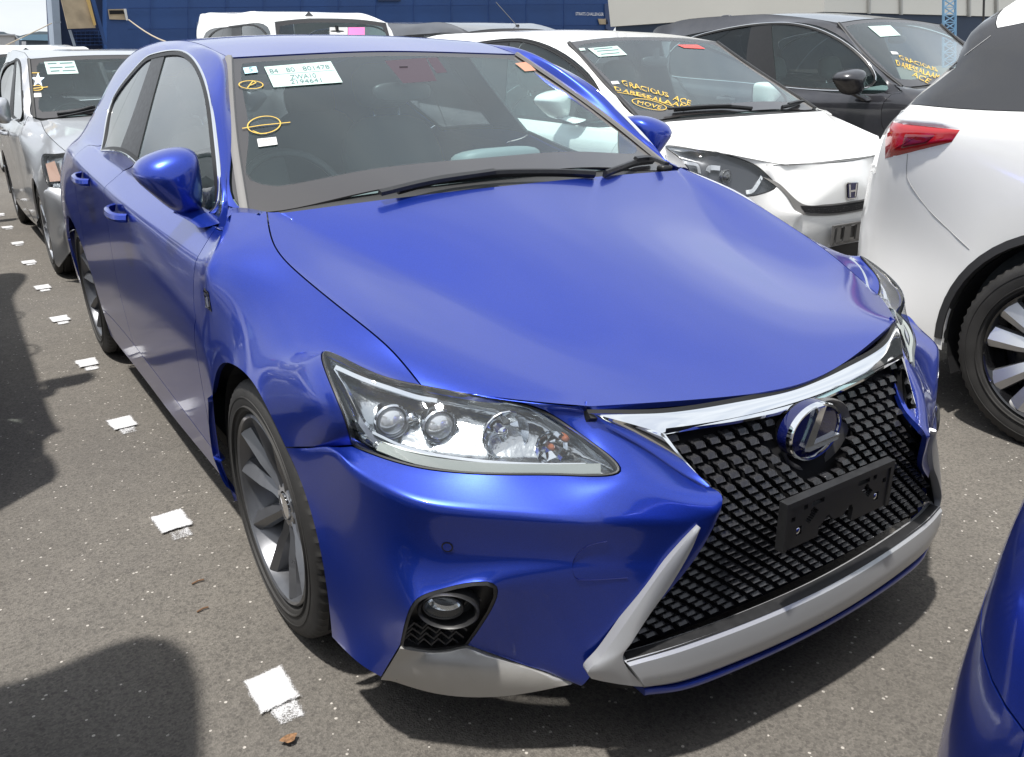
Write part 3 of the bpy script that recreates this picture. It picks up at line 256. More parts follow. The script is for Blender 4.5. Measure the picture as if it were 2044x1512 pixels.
POINTS = {
    'cage': [(-0.669, -0.45, 0.722), (-0.678, -0.343, 0.767), (-0.699, -0.211, 0.806), (-0.725, -0.006, 0.857), (-0.729, 0.138, 0.901), (-0.689, 0.291, 0.951), (0, -0.774, 0.672), (0, -0.587, 0.732), (0, -0.35, 0.8), (0, -0.098, 0.87), (0, 0.082, 0.921), (0, 0.223, 0.964), (-0.362, -0.713, 0.698), (-0.347, -0.531, 0.724), (-0.392, -0.316, 0.764), (-0.46, -0.087, 0.817), (-0.553, 0.11, 0.885), (-0.648, 0.271, 0.949), (-0.179, -0.569, 0.73), (-0.2, -0.341, 0.789), (-0.237, -0.097, 0.854), (-0.281, 0.091, 0.911), (-0.324, 0.243, 0.96), (-0.177, -0.754, 0.681), (-0.455, -0.679, 0.703), (-0.566, -0.568, 0.709), (-0.472, -0.47, 0.734), (-0.589, -0.398, 0.753), (-0.505, -0.28, 0.773), (-0.613, -0.242, 0.793), (-0.557, -0.059, 0.828), (-0.65, -0.029, 0.847), (-0.613, 0.12, 0.887), (-0.674, 0.13, 0.896), (-0.663, 0.278, 0.95), (-0.677, 0.285, 0.95), (-0.793, -0.286, 0.769), (-0.743, -0.382, 0.747), (-0.764, -0.268, 0.753), (-0.782, -0.136, 0.762), (-0.798, 0.031, 0.803), (-0.852, 0.194, 0.857), (-0.79, 0.393, 0.908), (-0.752, 0.401, 0.952), (-0.858, 0.35, 0.839), (-0.881, 0.345, 0.699), (-0.881, 0.394, 0.573), (-0.869, 0.439, 0.393), (-0.862, 0.461, 0.291), (-0.84, 0.506, 0.18), (-0.822, -0.225, 0.736), (-0.846, -0.095, 0.7), (-0.852, 0.058, 0.714), (-0.871, 0.213, 0.708), (-0.818, -0.411, 0.714), (-0.805, -0.426, 0.626), (-0.839, -0.347, 0.602), (-0.847, -0.327, 0.692), (-0.869, -0.23, 0.565), (-0.873, -0.146, 0.624), (-0.875, -0.051, 0.66), (-0.878, 0.072, 0.658), (-0.878, 0.186, 0.619), (-0.879, 0.277, 0.535), (-0.876, 0.355, 0.414), (-0.868, 0.399, 0.304), (-0.845, 0.383, 0.16), (-0.593, -0.54, 0.711), (-0.515, -0.612, 0.691), (-0.471, -0.679, 0.653), (-0.447, -0.765, 0.608), (-0.536, -0.71, 0.604), (-0.627, -0.656, 0.609), (-0.721, -0.575, 0.613), (-0.776, -0.492, 0.62), (-0.765, -0.449, 0.687), (-0.698, -0.519, 0.666), (-0.611, -0.603, 0.654), (-0.531, -0.669, 0.64), (-0.441, -0.675, 0.682), (-0.367, -0.741, 0.626), (-0.302, -0.823, 0.565), (-0.306, -0.876, 0.551), (-0.425, -0.8, 0.59), (-0.358, -0.858, 0.545), (-0.842, -0.387, 0.609), (-0.829, -0.471, 0.604), (-0.798, -0.565, 0.588), (-0.746, -0.642, 0.574), (-0.633, -0.727, 0.561), (-0.518, -0.799, 0.549), (-0.356, -0.863, 0.522), (-0.861, -0.289, 0.492), (-0.827, -0.436, 0.458), (-0.799, -0.557, 0.468), (-0.739, -0.629, 0.471), (-0.636, -0.711, 0.472), (-0.519, -0.787, 0.469), (-0.4, -0.845, 0.451), (-0.86, -0.344, 0.384), (-0.827, -0.458, 0.35), (-0.798, -0.622, 0.386), (-0.751, -0.645, 0.415), (-0.671, -0.702, 0.423), (-0.549, -0.773, 0.414), (-0.441, -0.834, 0.389), (-0.858, -0.354, 0.267), (-0.833, -0.46, 0.25), (-0.805, -0.578, 0.279), (-0.853, -0.339, 0.168), (-0.848, -0.459, 0.181), (-0.825, -0.52, 0.176), (-0.696, -0.632, 0.265), (-0.609, -0.699, 0.222), (-0.517, -0.783, 0.216), (-0.525, -0.754, 0.187), (9, 9, 9), (-0.343, -0.861, 0.45), (-0.411, -0.844, 0.372), (-0.748, -0.595, 0.254), (-0.806, -0.526, 0.171), (-0.738, -0.597, 0.153), (-0.641, -0.677, 0.158), (-0.76, -0.599, 0.223), (-0.665, -0.67, 0.214), (-0.795, 0.98, 0.926), (-0.867, 0.988, 0.865), (-0.873, 0.998, 0.719), (-0.873, 1.006, 0.579), (-0.866, 1.016, 0.408), (-0.86, 1.02, 0.3), (-0.845, 1.02, 0.173), (-0.8, 1.5, 0.954), (-0.869, 1.541, 0.89), (-0.872, 1.586, 0.729), (-0.871, 1.611, 0.568), (-0.866, 1.588, 0.412), (-0.86, 1.561, 0.31), (-0.846, 1.5, 0.172), (-0.799, 2, 0.975), (-0.866, 2.011, 0.916), (-0.871, 1.987, 0.746), (-0.873, 1.964, 0.57), (-0.867, 1.968, 0.405), (-0.862, 1.979, 0.309), (-0.85, 1.98, 0.172), (-0.79, 2.301, 0.99), (-0.857, 2.33, 0.933), (-0.872, 2.322, 0.773), (-0.768, 2.617, 1), (-0.835, 2.626, 0.937), (-0.881, 2.614, 0.771), (-0.737, 2.964, 0.984), (-0.806, 2.954, 0.926), (-0.865, 2.937, 0.751), (-0.666, 3.21, 0.958), (-0.74, 3.242, 0.878), (-0.791, 3.248, 0.722), (-0.8, 3.247, 0.501), (-0.807, 3.259, 0.279), (-0.85, 2.265, 0.17), (-0.865, 2.244, 0.295), (-0.872, 2.262, 0.386), (-0.88, 2.333, 0.52), (-0.885, 2.472, 0.626), (-0.887, 2.613, 0.658), (-0.886, 2.754, 0.622), (-0.883, 2.893, 0.511), (-0.868, 2.944, 0.361), (-0.85, 2.942, 0.22), (0, 3.382, 0.963), (0, 3.446, 0.858), (0, 3.465, 0.701), (0, 3.483, 0.5), (0, 3.463, 0.249), (-0.428, 3.334, 0.965), (-0.457, 3.409, 0.859), (-0.482, 3.426, 0.702), (-0.497, 3.44, 0.5), (-0.5, 3.421, 0.251), (-0.773, 0.451, 0.917), (-0.784, 0.979, 0.941), (-0.79, 1.297, 1.001), (-0.79, 1.582, 1.017), (-0.785, 2, 0.987), (-0.765, 2.076, 1.002), (-0.722, 0.565, 1.069), (-0.666, 0.758, 1.213), (-0.612, 1.102, 1.318), (-0.604, 1.347, 1.337), (-0.603, 1.496, 1.338), (-0.605, 1.698, 1.331), (-0.612, 1.857, 1.311), (-0.641, 2.187, 1.223), (-0.694, 2.269, 1.124), (-0.728, 1.375, 1.112), (-0.665, 1.441, 1.227), (-0.726, 1.621, 1.122), (-0.663, 1.661, 1.23), (-0.731, 1.023, 1.069), (-0.674, 1.131, 1.196), (-0.713, 1.96, 1.118), (-0.658, 1.912, 1.222), (-0.717, 0.383, 0.947), (-0.529, 1.004, 1.313), (-0.657, 0.609, 1.088), (-0.591, 0.82, 1.212), (-0.689, 0.577, 1.079), (-0.626, 0.764, 1.212), (-0.567, 1.006, 1.327), (-0.542, 1.298, 1.362), (-0.547, 1.601, 1.378), (-0.548, 1.954, 1.378), (-0.538, 2.401, 1.352), (-0.52, 2.8, 1.303), (-0.5, 3.087, 1.239), (-0.577, 1.305, 1.351), (-0.584, 1.6, 1.361), (-0.583, 1.944, 1.357), (-0.585, 2.348, 1.314), (-0.6, 2.73, 1.229), (-0.599, 3.018, 1.133), (-0.678, 2.682, 1.121), (-0.651, 3.055, 1.04), (0, 1.045, 1.329), (0, 1.33, 1.38), (0, 1.62, 1.401), (0, 1.97, 1.405), (0, 2.401, 1.387), (0, 2.831, 1.341), (0, 3.132, 1.268), (-0.27, 1.035, 1.323), (-0.279, 1.324, 1.376), (-0.28, 1.615, 1.396), (-0.28, 1.965, 1.399), (-0.279, 2.401, 1.378), (-0.269, 2.823, 1.332), (-0.269, 3.116, 1.262), (0, 0.296, 0.985), (0, 0.559, 1.098), (0, 0.809, 1.216), (-0.4, 0.318, 0.975), (-0.359, 0.571, 1.093), (-0.314, 0.811, 1.214), (9, 9, 9), (9, 9, 9), (9, 9, 9), (9, 9, 9), (9, 9, 9), (9, 9, 9), (9, 9, 9), (9, 9, 9), (9, 9, 9), (9, 9, 9), (9, 9, 9), (9, 9, 9), (9, 9, 9), (9, 9, 9), (9, 9, 9), (9, 9, 9)],
    'white_hatch': [(-0.653, -0.402, 0.853), (-0.674, -0.286, 0.882), (-0.687, -0.2, 0.905), (-0.695, -0.102, 0.933), (-0.696, -0.044, 0.951), (-0.692, 0.021, 0.974), (0, -0.687, 0.793), (0, -0.554, 0.828), (0, -0.414, 0.869), (0, -0.26, 0.916), (0, -0.149, 0.953), (0, -0.058, 0.985), (-0.361, -0.624, 0.789), (-0.317, -0.527, 0.83), (-0.395, -0.399, 0.867), (-0.48, -0.261, 0.907), (-0.561, -0.132, 0.945), (-0.632, -0.022, 0.979), (-0.181, -0.543, 0.828), (-0.207, -0.409, 0.868), (-0.248, -0.265, 0.912), (-0.286, -0.147, 0.948), (-0.321, -0.042, 0.983), (-0.184, -0.661, 0.79), (-0.417, -0.598, 0.793), (-0.54, -0.5, 0.822), (-0.452, -0.449, 0.844), (-0.574, -0.363, 0.863), (-0.501, -0.328, 0.88), (-0.605, -0.256, 0.894), (-0.561, -0.2, 0.918), (-0.635, -0.144, 0.927), (-0.608, -0.099, 0.948), (-0.655, -0.068, 0.951), (-0.654, -0.006, 0.977), (-0.675, 0.01, 0.975), (-0.77, -0.14, 0.876), (-0.705, -0.29, 0.863), (-0.741, -0.203, 0.83), (-0.754, -0.149, 0.822), (-0.776, -0.057, 0.839), (-0.841, 0.042, 0.871), (-0.8, 0.1, 0.93), (-0.758, 0.137, 0.99), (-0.841, 0.141, 0.865), (-0.848, 0.248, 0.681), (-0.85, 0.33, 0.532), (-0.85, 0.386, 0.352), (-0.849, 0.407, 0.248), (-0.821, 0.45, 0.186), (-0.78, -0.181, 0.793), (-0.814, -0.112, 0.702), (-0.825, 0.009, 0.706), (-0.842, 0.128, 0.697), (-0.812, -0.337, 0.811), (-0.802, -0.4, 0.68), (-0.828, -0.361, 0.619), (-0.814, -0.275, 0.728), (-0.851, -0.29, 0.486), (-0.85, -0.191, 0.574), (-0.85, -0.071, 0.627), (-0.85, 0.048, 0.633), (-0.85, 0.163, 0.598), (-0.851, 0.263, 0.517), (-0.85, 0.334, 0.363), (-0.85, 0.345, 0.243), (-0.829, 0.38, 0.173), (-0.564, -0.474, 0.819), (-0.501, -0.53, 0.784), (-0.467, -0.579, 0.736), (-0.45, -0.619, 0.685), (-0.528, -0.608, 0.661), (-0.599, -0.581, 0.649), (-0.707, -0.497, 0.655), (-0.768, -0.439, 0.667), (-0.747, -0.378, 0.775), (-0.677, -0.45, 0.75), (-0.583, -0.528, 0.726), (-0.516, -0.577, 0.707), (-0.44, -0.59, 0.783), (-0.394, -0.634, 0.703), (-0.345, -0.684, 0.599), (-0.329, -0.702, 0.551), (-0.433, -0.645, 0.648), (-0.376, -0.687, 0.563), (-0.843, -0.387, 0.642), (-0.814, -0.416, 0.623), (-0.773, -0.455, 0.595), (-0.72, -0.5, 0.56), (-0.602, -0.58, 0.569), (-0.512, -0.635, 0.57), (-0.378, -0.709, 0.562), (-0.85, -0.334, 0.361), (-0.818, -0.396, 0.399), (-0.783, -0.455, 0.44), (-0.74, -0.489, 0.465), (-0.638, -0.56, 0.488), (-0.53, -0.624, 0.489), (-0.417, -0.686, 0.486), (-0.85, -0.338, 0.231), (-0.823, -0.387, 0.282), (-0.799, -0.475, 0.377), (-0.76, -0.48, 0.42), (-0.668, -0.55, 0.445), (-0.549, -0.614, 0.43), (-0.448, -0.68, 0.42), (-0.85, -0.307, 0.128), (-0.815, -0.378, 0.196), (-0.786, -0.455, 0.265), (-0.848, -0.288, 0.069), (-0.806, -0.37, 0.143), (-0.78, -0.42, 0.19), (-0.683, -0.484, 0.275), (-0.612, -0.566, 0.236), (-0.522, -0.63, 0.242), (-0.547, -0.644, 0.199), (-0.45, -0.67, 0.2), (-0.373, -0.7, 0.478), (-0.42, -0.691, 0.401), (-0.733, -0.47, 0.27), (-0.767, -0.429, 0.187), (-0.712, -0.478, 0.186), (-0.637, -0.55, 0.19), (-0.727, -0.47, 0.234), (-0.658, -0.525, 0.228), (-0.794, 0.889, 0.939), (-0.848, 0.877, 0.876), (-0.849, 0.897, 0.704), (-0.849, 0.907, 0.546), (-0.848, 0.922, 0.366), (-0.846, 0.933, 0.255), (-0.821, 0.935, 0.175), (-0.788, 1.552, 0.952), (-0.847, 1.51, 0.91), (-0.849, 1.502, 0.706), (-0.849, 1.508, 0.523), (-0.847, 1.493, 0.359), (-0.846, 1.475, 0.256), (-0.823, 1.409, 0.167), (-0.779, 2.52, 0.977), (-0.838, 2.323, 0.999), (-0.848, 2.166, 0.736), (-0.849, 2.019, 0.504), (-0.848, 1.95, 0.343), (-0.847, 1.923, 0.251), (-0.827, 1.903, 0.166), (-0.773, 2.561, 1.027), (-0.84, 2.411, 1.015), (-0.849, 2.256, 0.742), (-0.778, 2.717, 1.055), (-0.873, 2.671, 1.028), (-0.854, 2.533, 0.774), (-0.798, 3.123, 1.034), (-0.96, 3.22, 0.985), (-0.863, 2.919, 0.727), (-0.666, 3.203, 0.989), (-0.706, 3.241, 0.897), (-0.716, 3.205, 0.721), (-0.695, 3.169, 0.498), (-0.725, 3.21, 0.28), (-0.83, 2.16, 0.17), (-0.85, 2.185, 0.243), (-0.85, 2.192, 0.351), (-0.85, 2.248, 0.489), (-0.85, 2.368, 0.599), (-0.849, 2.529, 0.64), (-0.851, 2.692, 0.595), (-0.853, 2.812, 0.488), (-0.85, 2.87, 0.339), (-0.85, 2.871, 0.219), (0, 3.302, 1.007), (0, 3.332, 0.889), (0, 3.338, 0.72), (0, 3.33, 0.519), (0, 3.339, 0.28), (-0.457, 3.259, 1.026), (-0.449, 3.306, 0.892), (-0.446, 3.309, 0.721), (-0.436, 3.293, 0.515), (-0.443, 3.308, 0.279), (-0.774, 0.258, 0.948), (-0.777, 0.884, 0.957), (-0.775, 1.35, 0.97), (-0.77, 1.684, 0.985), (-0.748, 2.536, 1.02), (-0.74, 2.751, 1.03), (-0.737, 0.371, 1.081), (-0.7, 0.563, 1.218), (-0.662, 0.93, 1.358), (-0.655, 1.258, 1.424), (-0.658, 1.449, 1.431), (-0.655, 1.752, 1.423), (-0.654, 1.979, 1.411), (-0.66, 2.451, 1.38), (-0.695, 2.583, 1.227), (-0.736, 1.39, 1.119), (-0.696, 1.426, 1.273), (-0.728, 1.716, 1.141), (-0.689, 1.739, 1.29), (-0.743, 0.951, 1.082), (-0.706, 1.05, 1.223), (-0.709, 2.349, 1.185), (-0.676, 2.146, 1.321), (-0.72, 0.108, 0.995), (-0.62, 0.862, 1.393), (-0.681, 0.379, 1.133), (-0.649, 0.621, 1.26), (-0.714, 0.373, 1.104), (-0.682, 0.583, 1.23), (-0.633, 0.878, 1.378), (-0.6, 1.194, 1.443), (-0.578, 1.587, 1.479), (-0.561, 2.006, 1.486), (-0.552, 2.599, 1.494), (-0.549, 2.945, 1.46), (-0.55, 3.164, 1.381), (-0.62, 1.218, 1.434), (-0.607, 1.59, 1.458), (-0.596, 2.001, 1.458), (-0.592, 2.541, 1.443), (-0.607, 2.848, 1.349), (-0.609, 3.071, 1.261), (-0.679, 2.744, 1.227), (-0.651, 3.113, 1.135), (0, 0.918, 1.425), (0, 1.238, 1.461), (0, 1.6, 1.495), (0, 2.094, 1.504), (0, 2.576, 1.492), (0, 2.959, 1.446), (0, 3.168, 1.367), (-0.316, 0.904, 1.419), (-0.313, 1.229, 1.456), (-0.301, 1.6, 1.49), (-0.294, 2.064, 1.5), (-0.292, 2.586, 1.494), (-0.3, 2.957, 1.452), (-0.324, 3.153, 1.363), (0, 0.074, 1.002), (0, 0.349, 1.134), (0, 0.633, 1.278), (-0.406, 0.083, 1), (-0.38, 0.353, 1.132), (-0.353, 0.631, 1.274), (0, -0.69, 0.775), (-0.255, -0.654, 0.751), (0, -0.705, 0.734), (-0.216, -0.68, 0.709), (0, -0.718, 0.696), (-0.189, -0.708, 0.65), (0, -0.726, 0.621), (-0.182, -0.718, 0.604), (0, -0.731, 0.499), (-0.195, -0.721, 0.496), (0, -0.726, 0.417), (-0.214, -0.715, 0.413), (0, -0.718, 0.31), (-0.236, -0.701, 0.282), (0, -0.72, 0.201), (-0.229, -0.709, 0.201)],
    'black_suv': [(-0.712, -0.556, 0.935), (-0.741, -0.417, 0.96), (-0.768, -0.197, 0.992), (-0.774, 0.096, 1.022), (-0.765, 0.345, 1.046), (-0.745, 0.601, 1.07), (0, -0.828, 0.932), (0, -0.616, 0.958), (0, -0.323, 0.992), (0, 0.015, 1.031), (0, 0.281, 1.067), (0, 0.483, 1.101), (-0.354, -0.769, 0.932), (-0.357, -0.586, 0.962), (-0.43, -0.323, 0.986), (-0.519, -0.013, 1.016), (-0.607, 0.283, 1.047), (-0.689, 0.547, 1.079), (-0.189, -0.601, 0.959), (-0.221, -0.323, 0.99), (-0.27, 0.006, 1.027), (-0.315, 0.284, 1.061), (-0.351, 0.512, 1.092), (-0.18, -0.805, 0.931), (-0.445, -0.732, 0.933), (-0.583, -0.647, 0.934), (-0.494, -0.518, 0.96), (-0.629, -0.458, 0.96), (-0.546, -0.28, 0.986), (-0.665, -0.235, 0.988), (-0.613, 0.029, 1.018), (-0.703, 0.068, 1.02), (-0.662, 0.305, 1.046), (-0.717, 0.327, 1.046), (-0.709, 0.567, 1.075), (-0.729, 0.586, 1.072), (-0.842, -0.399, 0.92), (-0.784, -0.477, 0.929), (-0.798, -0.366, 0.91), (-0.813, -0.165, 0.898), (-0.82, 0.097, 0.932), (-0.871, 0.468, 0.982), (-0.84, 0.72, 1.038), (-0.801, 0.735, 1.091), (-0.873, 0.755, 0.979), (-0.879, 0.709, 0.778), (-0.881, 0.652, 0.612), (-0.88, 0.586, 0.412), (-0.879, 0.593, 0.313), (-0.859, 0.85, 0.292), (-0.835, -0.349, 0.87), (-0.858, -0.141, 0.787), (-0.859, 0.074, 0.811), (-0.873, 0.349, 0.827), (-0.876, -0.541, 0.888), (-0.861, -0.551, 0.78), (-0.874, -0.459, 0.683), (-0.869, -0.426, 0.797), (-0.88, -0.336, 0.566), (-0.881, -0.221, 0.67), (-0.881, -0.081, 0.731), (-0.881, 0.058, 0.736), (-0.88, 0.192, 0.693), (-0.88, 0.311, 0.596), (-0.88, 0.388, 0.424), (-0.88, 0.399, 0.287), (-0.851, 0.45, 0.254), (-0.617, -0.63, 0.93), (-0.535, -0.7, 0.91), (-0.477, -0.763, 0.87), (-0.419, -0.84, 0.801), (-0.53, -0.796, 0.801), (-0.632, -0.747, 0.797), (-0.741, -0.677, 0.789), (-0.815, -0.608, 0.783), (-0.809, -0.561, 0.867), (-0.727, -0.622, 0.859), (-0.625, -0.695, 0.855), (-0.534, -0.756, 0.842), (-0.449, -0.76, 0.921), (-0.372, -0.82, 0.817), (-0.304, -0.884, 0.707), (-0.329, -0.922, 0.66), (-0.41, -0.868, 0.762), (-0.368, -0.908, 0.671), (-0.897, -0.513, 0.713), (-0.869, -0.591, 0.729), (-0.824, -0.67, 0.738), (-0.757, -0.735, 0.739), (-0.631, -0.811, 0.73), (-0.506, -0.868, 0.703), (-0.364, -0.92, 0.652), (-0.88, -0.388, 0.422), (-0.848, -0.523, 0.473), (-0.802, -0.662, 0.554), (-0.745, -0.722, 0.584), (-0.645, -0.787, 0.611), (-0.523, -0.845, 0.599), (-0.406, -0.895, 0.572), (-0.88, -0.391, 0.271), (-0.845, -0.506, 0.341), (-0.81, -0.692, 0.477), (-0.752, -0.725, 0.514), (-0.666, -0.776, 0.559), (-0.543, -0.828, 0.53), (-0.439, -0.88, 0.5), (-0.879, -0.357, 0.152), (-0.835, -0.498, 0.249), (-0.796, -0.641, 0.347), (-0.871, -0.35, 0.105), (-0.83, -0.493, 0.199), (-0.8, -0.581, 0.26), (-0.685, -0.689, 0.357), (-0.605, -0.751, 0.309), (-0.519, -0.811, 0.301), (-0.536, -0.812, 0.263), (-0.449, -0.858, 0.26), (-0.364, -0.912, 0.561), (-0.408, -0.895, 0.471), (-0.743, -0.658, 0.337), (-0.786, -0.585, 0.244), (-0.718, -0.649, 0.241), (-0.632, -0.726, 0.247), (-0.735, -0.653, 0.302), (-0.656, -0.713, 0.297), (-0.84, 1.351, 1.033), (-0.892, 1.335, 0.973), (-0.888, 1.324, 0.799), (-0.884, 1.307, 0.642), (-0.878, 1.286, 0.465), (-0.873, 1.272, 0.36), (-0.857, 1.255, 0.263), (-0.835, 1.89, 1.052), (-0.891, 1.829, 0.995), (-0.882, 1.718, 0.796), (-0.878, 1.704, 0.625), (-0.873, 1.68, 0.462), (-0.869, 1.656, 0.362), (-0.853, 1.598, 0.235), (-0.825, 2.881, 1.109), (-0.884, 2.705, 1.052), (-0.881, 2.389, 0.828), (-0.878, 2.167, 0.59), (-0.874, 2.061, 0.424), (-0.871, 2.02, 0.332), (-0.85, 1.988, 0.229), (-0.819, 2.878, 1.141), (-0.881, 2.733, 1.073), (-0.881, 2.398, 0.828), (-0.817, 2.96, 1.16), (-0.883, 2.864, 1.104), (-0.886, 2.652, 0.865), (-0.802, 3.31, 1.154), (-0.905, 3.299, 1.097), (-0.877, 3.085, 0.832), (-0.702, 3.495, 1.124), (-0.734, 3.535, 1.017), (-0.75, 3.526, 0.822), (-0.732, 3.484, 0.577), (-0.768, 3.514, 0.339), (-0.854, 2.198, 0.252), (-0.877, 2.252, 0.284), (-0.88, 2.258, 0.411), (-0.88, 2.324, 0.571), (-0.881, 2.463, 0.699), (-0.881, 2.65, 0.748), (-0.882, 2.839, 0.695), (-0.884, 2.979, 0.57), (-0.88, 3.044, 0.397), (-0.88, 3.045, 0.258), (0, 3.61, 1.13), (0, 3.651, 1), (0, 3.662, 0.82), (0, 3.641, 0.603), (0, 3.605, 0.339), (-0.487, 3.58, 1.155), (-0.481, 3.644, 1.008), (-0.482, 3.654, 0.821), (-0.47, 3.622, 0.596), (-0.477, 3.595, 0.336), (-0.82, 0.798, 1.046), (-0.827, 1.347, 1.053), (-0.822, 1.75, 1.081), (-0.821, 2.041, 1.107), (-0.801, 2.909, 1.147), (-0.791, 3.15, 1.159), (-0.795, 0.914, 1.19), (-0.767, 1.079, 1.321), (-0.715, 1.421, 1.483), (-0.705, 1.747, 1.543), (-0.707, 1.95, 1.548), (-0.691, 2.17, 1.547), (-0.686, 2.35, 1.535), (-0.71, 3, 1.469), (-0.746, 3.056, 1.335), (-0.784, 1.821, 1.234), (-0.745, 1.891, 1.391), (-0.776, 2.11, 1.265), (-0.733, 2.152, 1.411), (-0.795, 1.417, 1.187), (-0.759, 1.524, 1.334), (-0.761, 2.762, 1.291), (-0.721, 2.543, 1.427), (-0.761, 0.715, 1.09), (-0.661, 1.36, 1.522), (-0.73, 0.939, 1.216), (-0.697, 1.145, 1.354), (-0.766, 0.924, 1.202), (-0.739, 1.103, 1.331), (-0.681, 1.377, 1.504), (-0.643, 1.683, 1.573), (-0.621, 2.032, 1.614), (-0.603, 2.302, 1.625), (-0.597, 2.982, 1.628), (-0.597, 3.234, 1.595), (-0.601, 3.463, 1.51), (-0.667, 1.706, 1.558), (-0.658, 2.042, 1.581), (-0.645, 2.333, 1.58), (-0.642, 2.98, 1.558), (-0.657, 3.162, 1.479), (-0.658, 3.357, 1.388), (-0.733, 3.077, 1.347), (-0.691, 3.388, 1.265), (0, 1.399, 1.56), (0, 1.699, 1.601), (0, 2.002, 1.635), (0, 2.395, 1.645), (0, 2.895, 1.64), (0, 3.215, 1.605), (0, 3.462, 1.513), (-0.339, 1.389, 1.551), (-0.337, 1.697, 1.594), (-0.324, 2.009, 1.629), (-0.314, 2.371, 1.641), (-0.314, 2.92, 1.639), (-0.324, 3.232, 1.604), (-0.349, 3.449, 1.51), (0, 0.6, 1.113), (0, 0.897, 1.255), (0, 1.156, 1.403), (-0.434, 0.627, 1.107), (-0.408, 0.909, 1.244), (-0.377, 1.154, 1.39), (0, -0.861, 0.877), (-0.251, -0.82, 0.874), (0, -0.889, 0.809), (-0.204, -0.862, 0.806), (0, -0.918, 0.739), (-0.172, -0.909, 0.725), (0, -0.935, 0.677), (-0.171, -0.929, 0.674), (0, -0.945, 0.56), (-0.19, -0.932, 0.56), (0, -0.935, 0.477), (-0.211, -0.92, 0.476), (0, -0.921, 0.37), (-0.239, -0.896, 0.341), (0, -0.919, 0.26), (-0.231, -0.906, 0.259)],
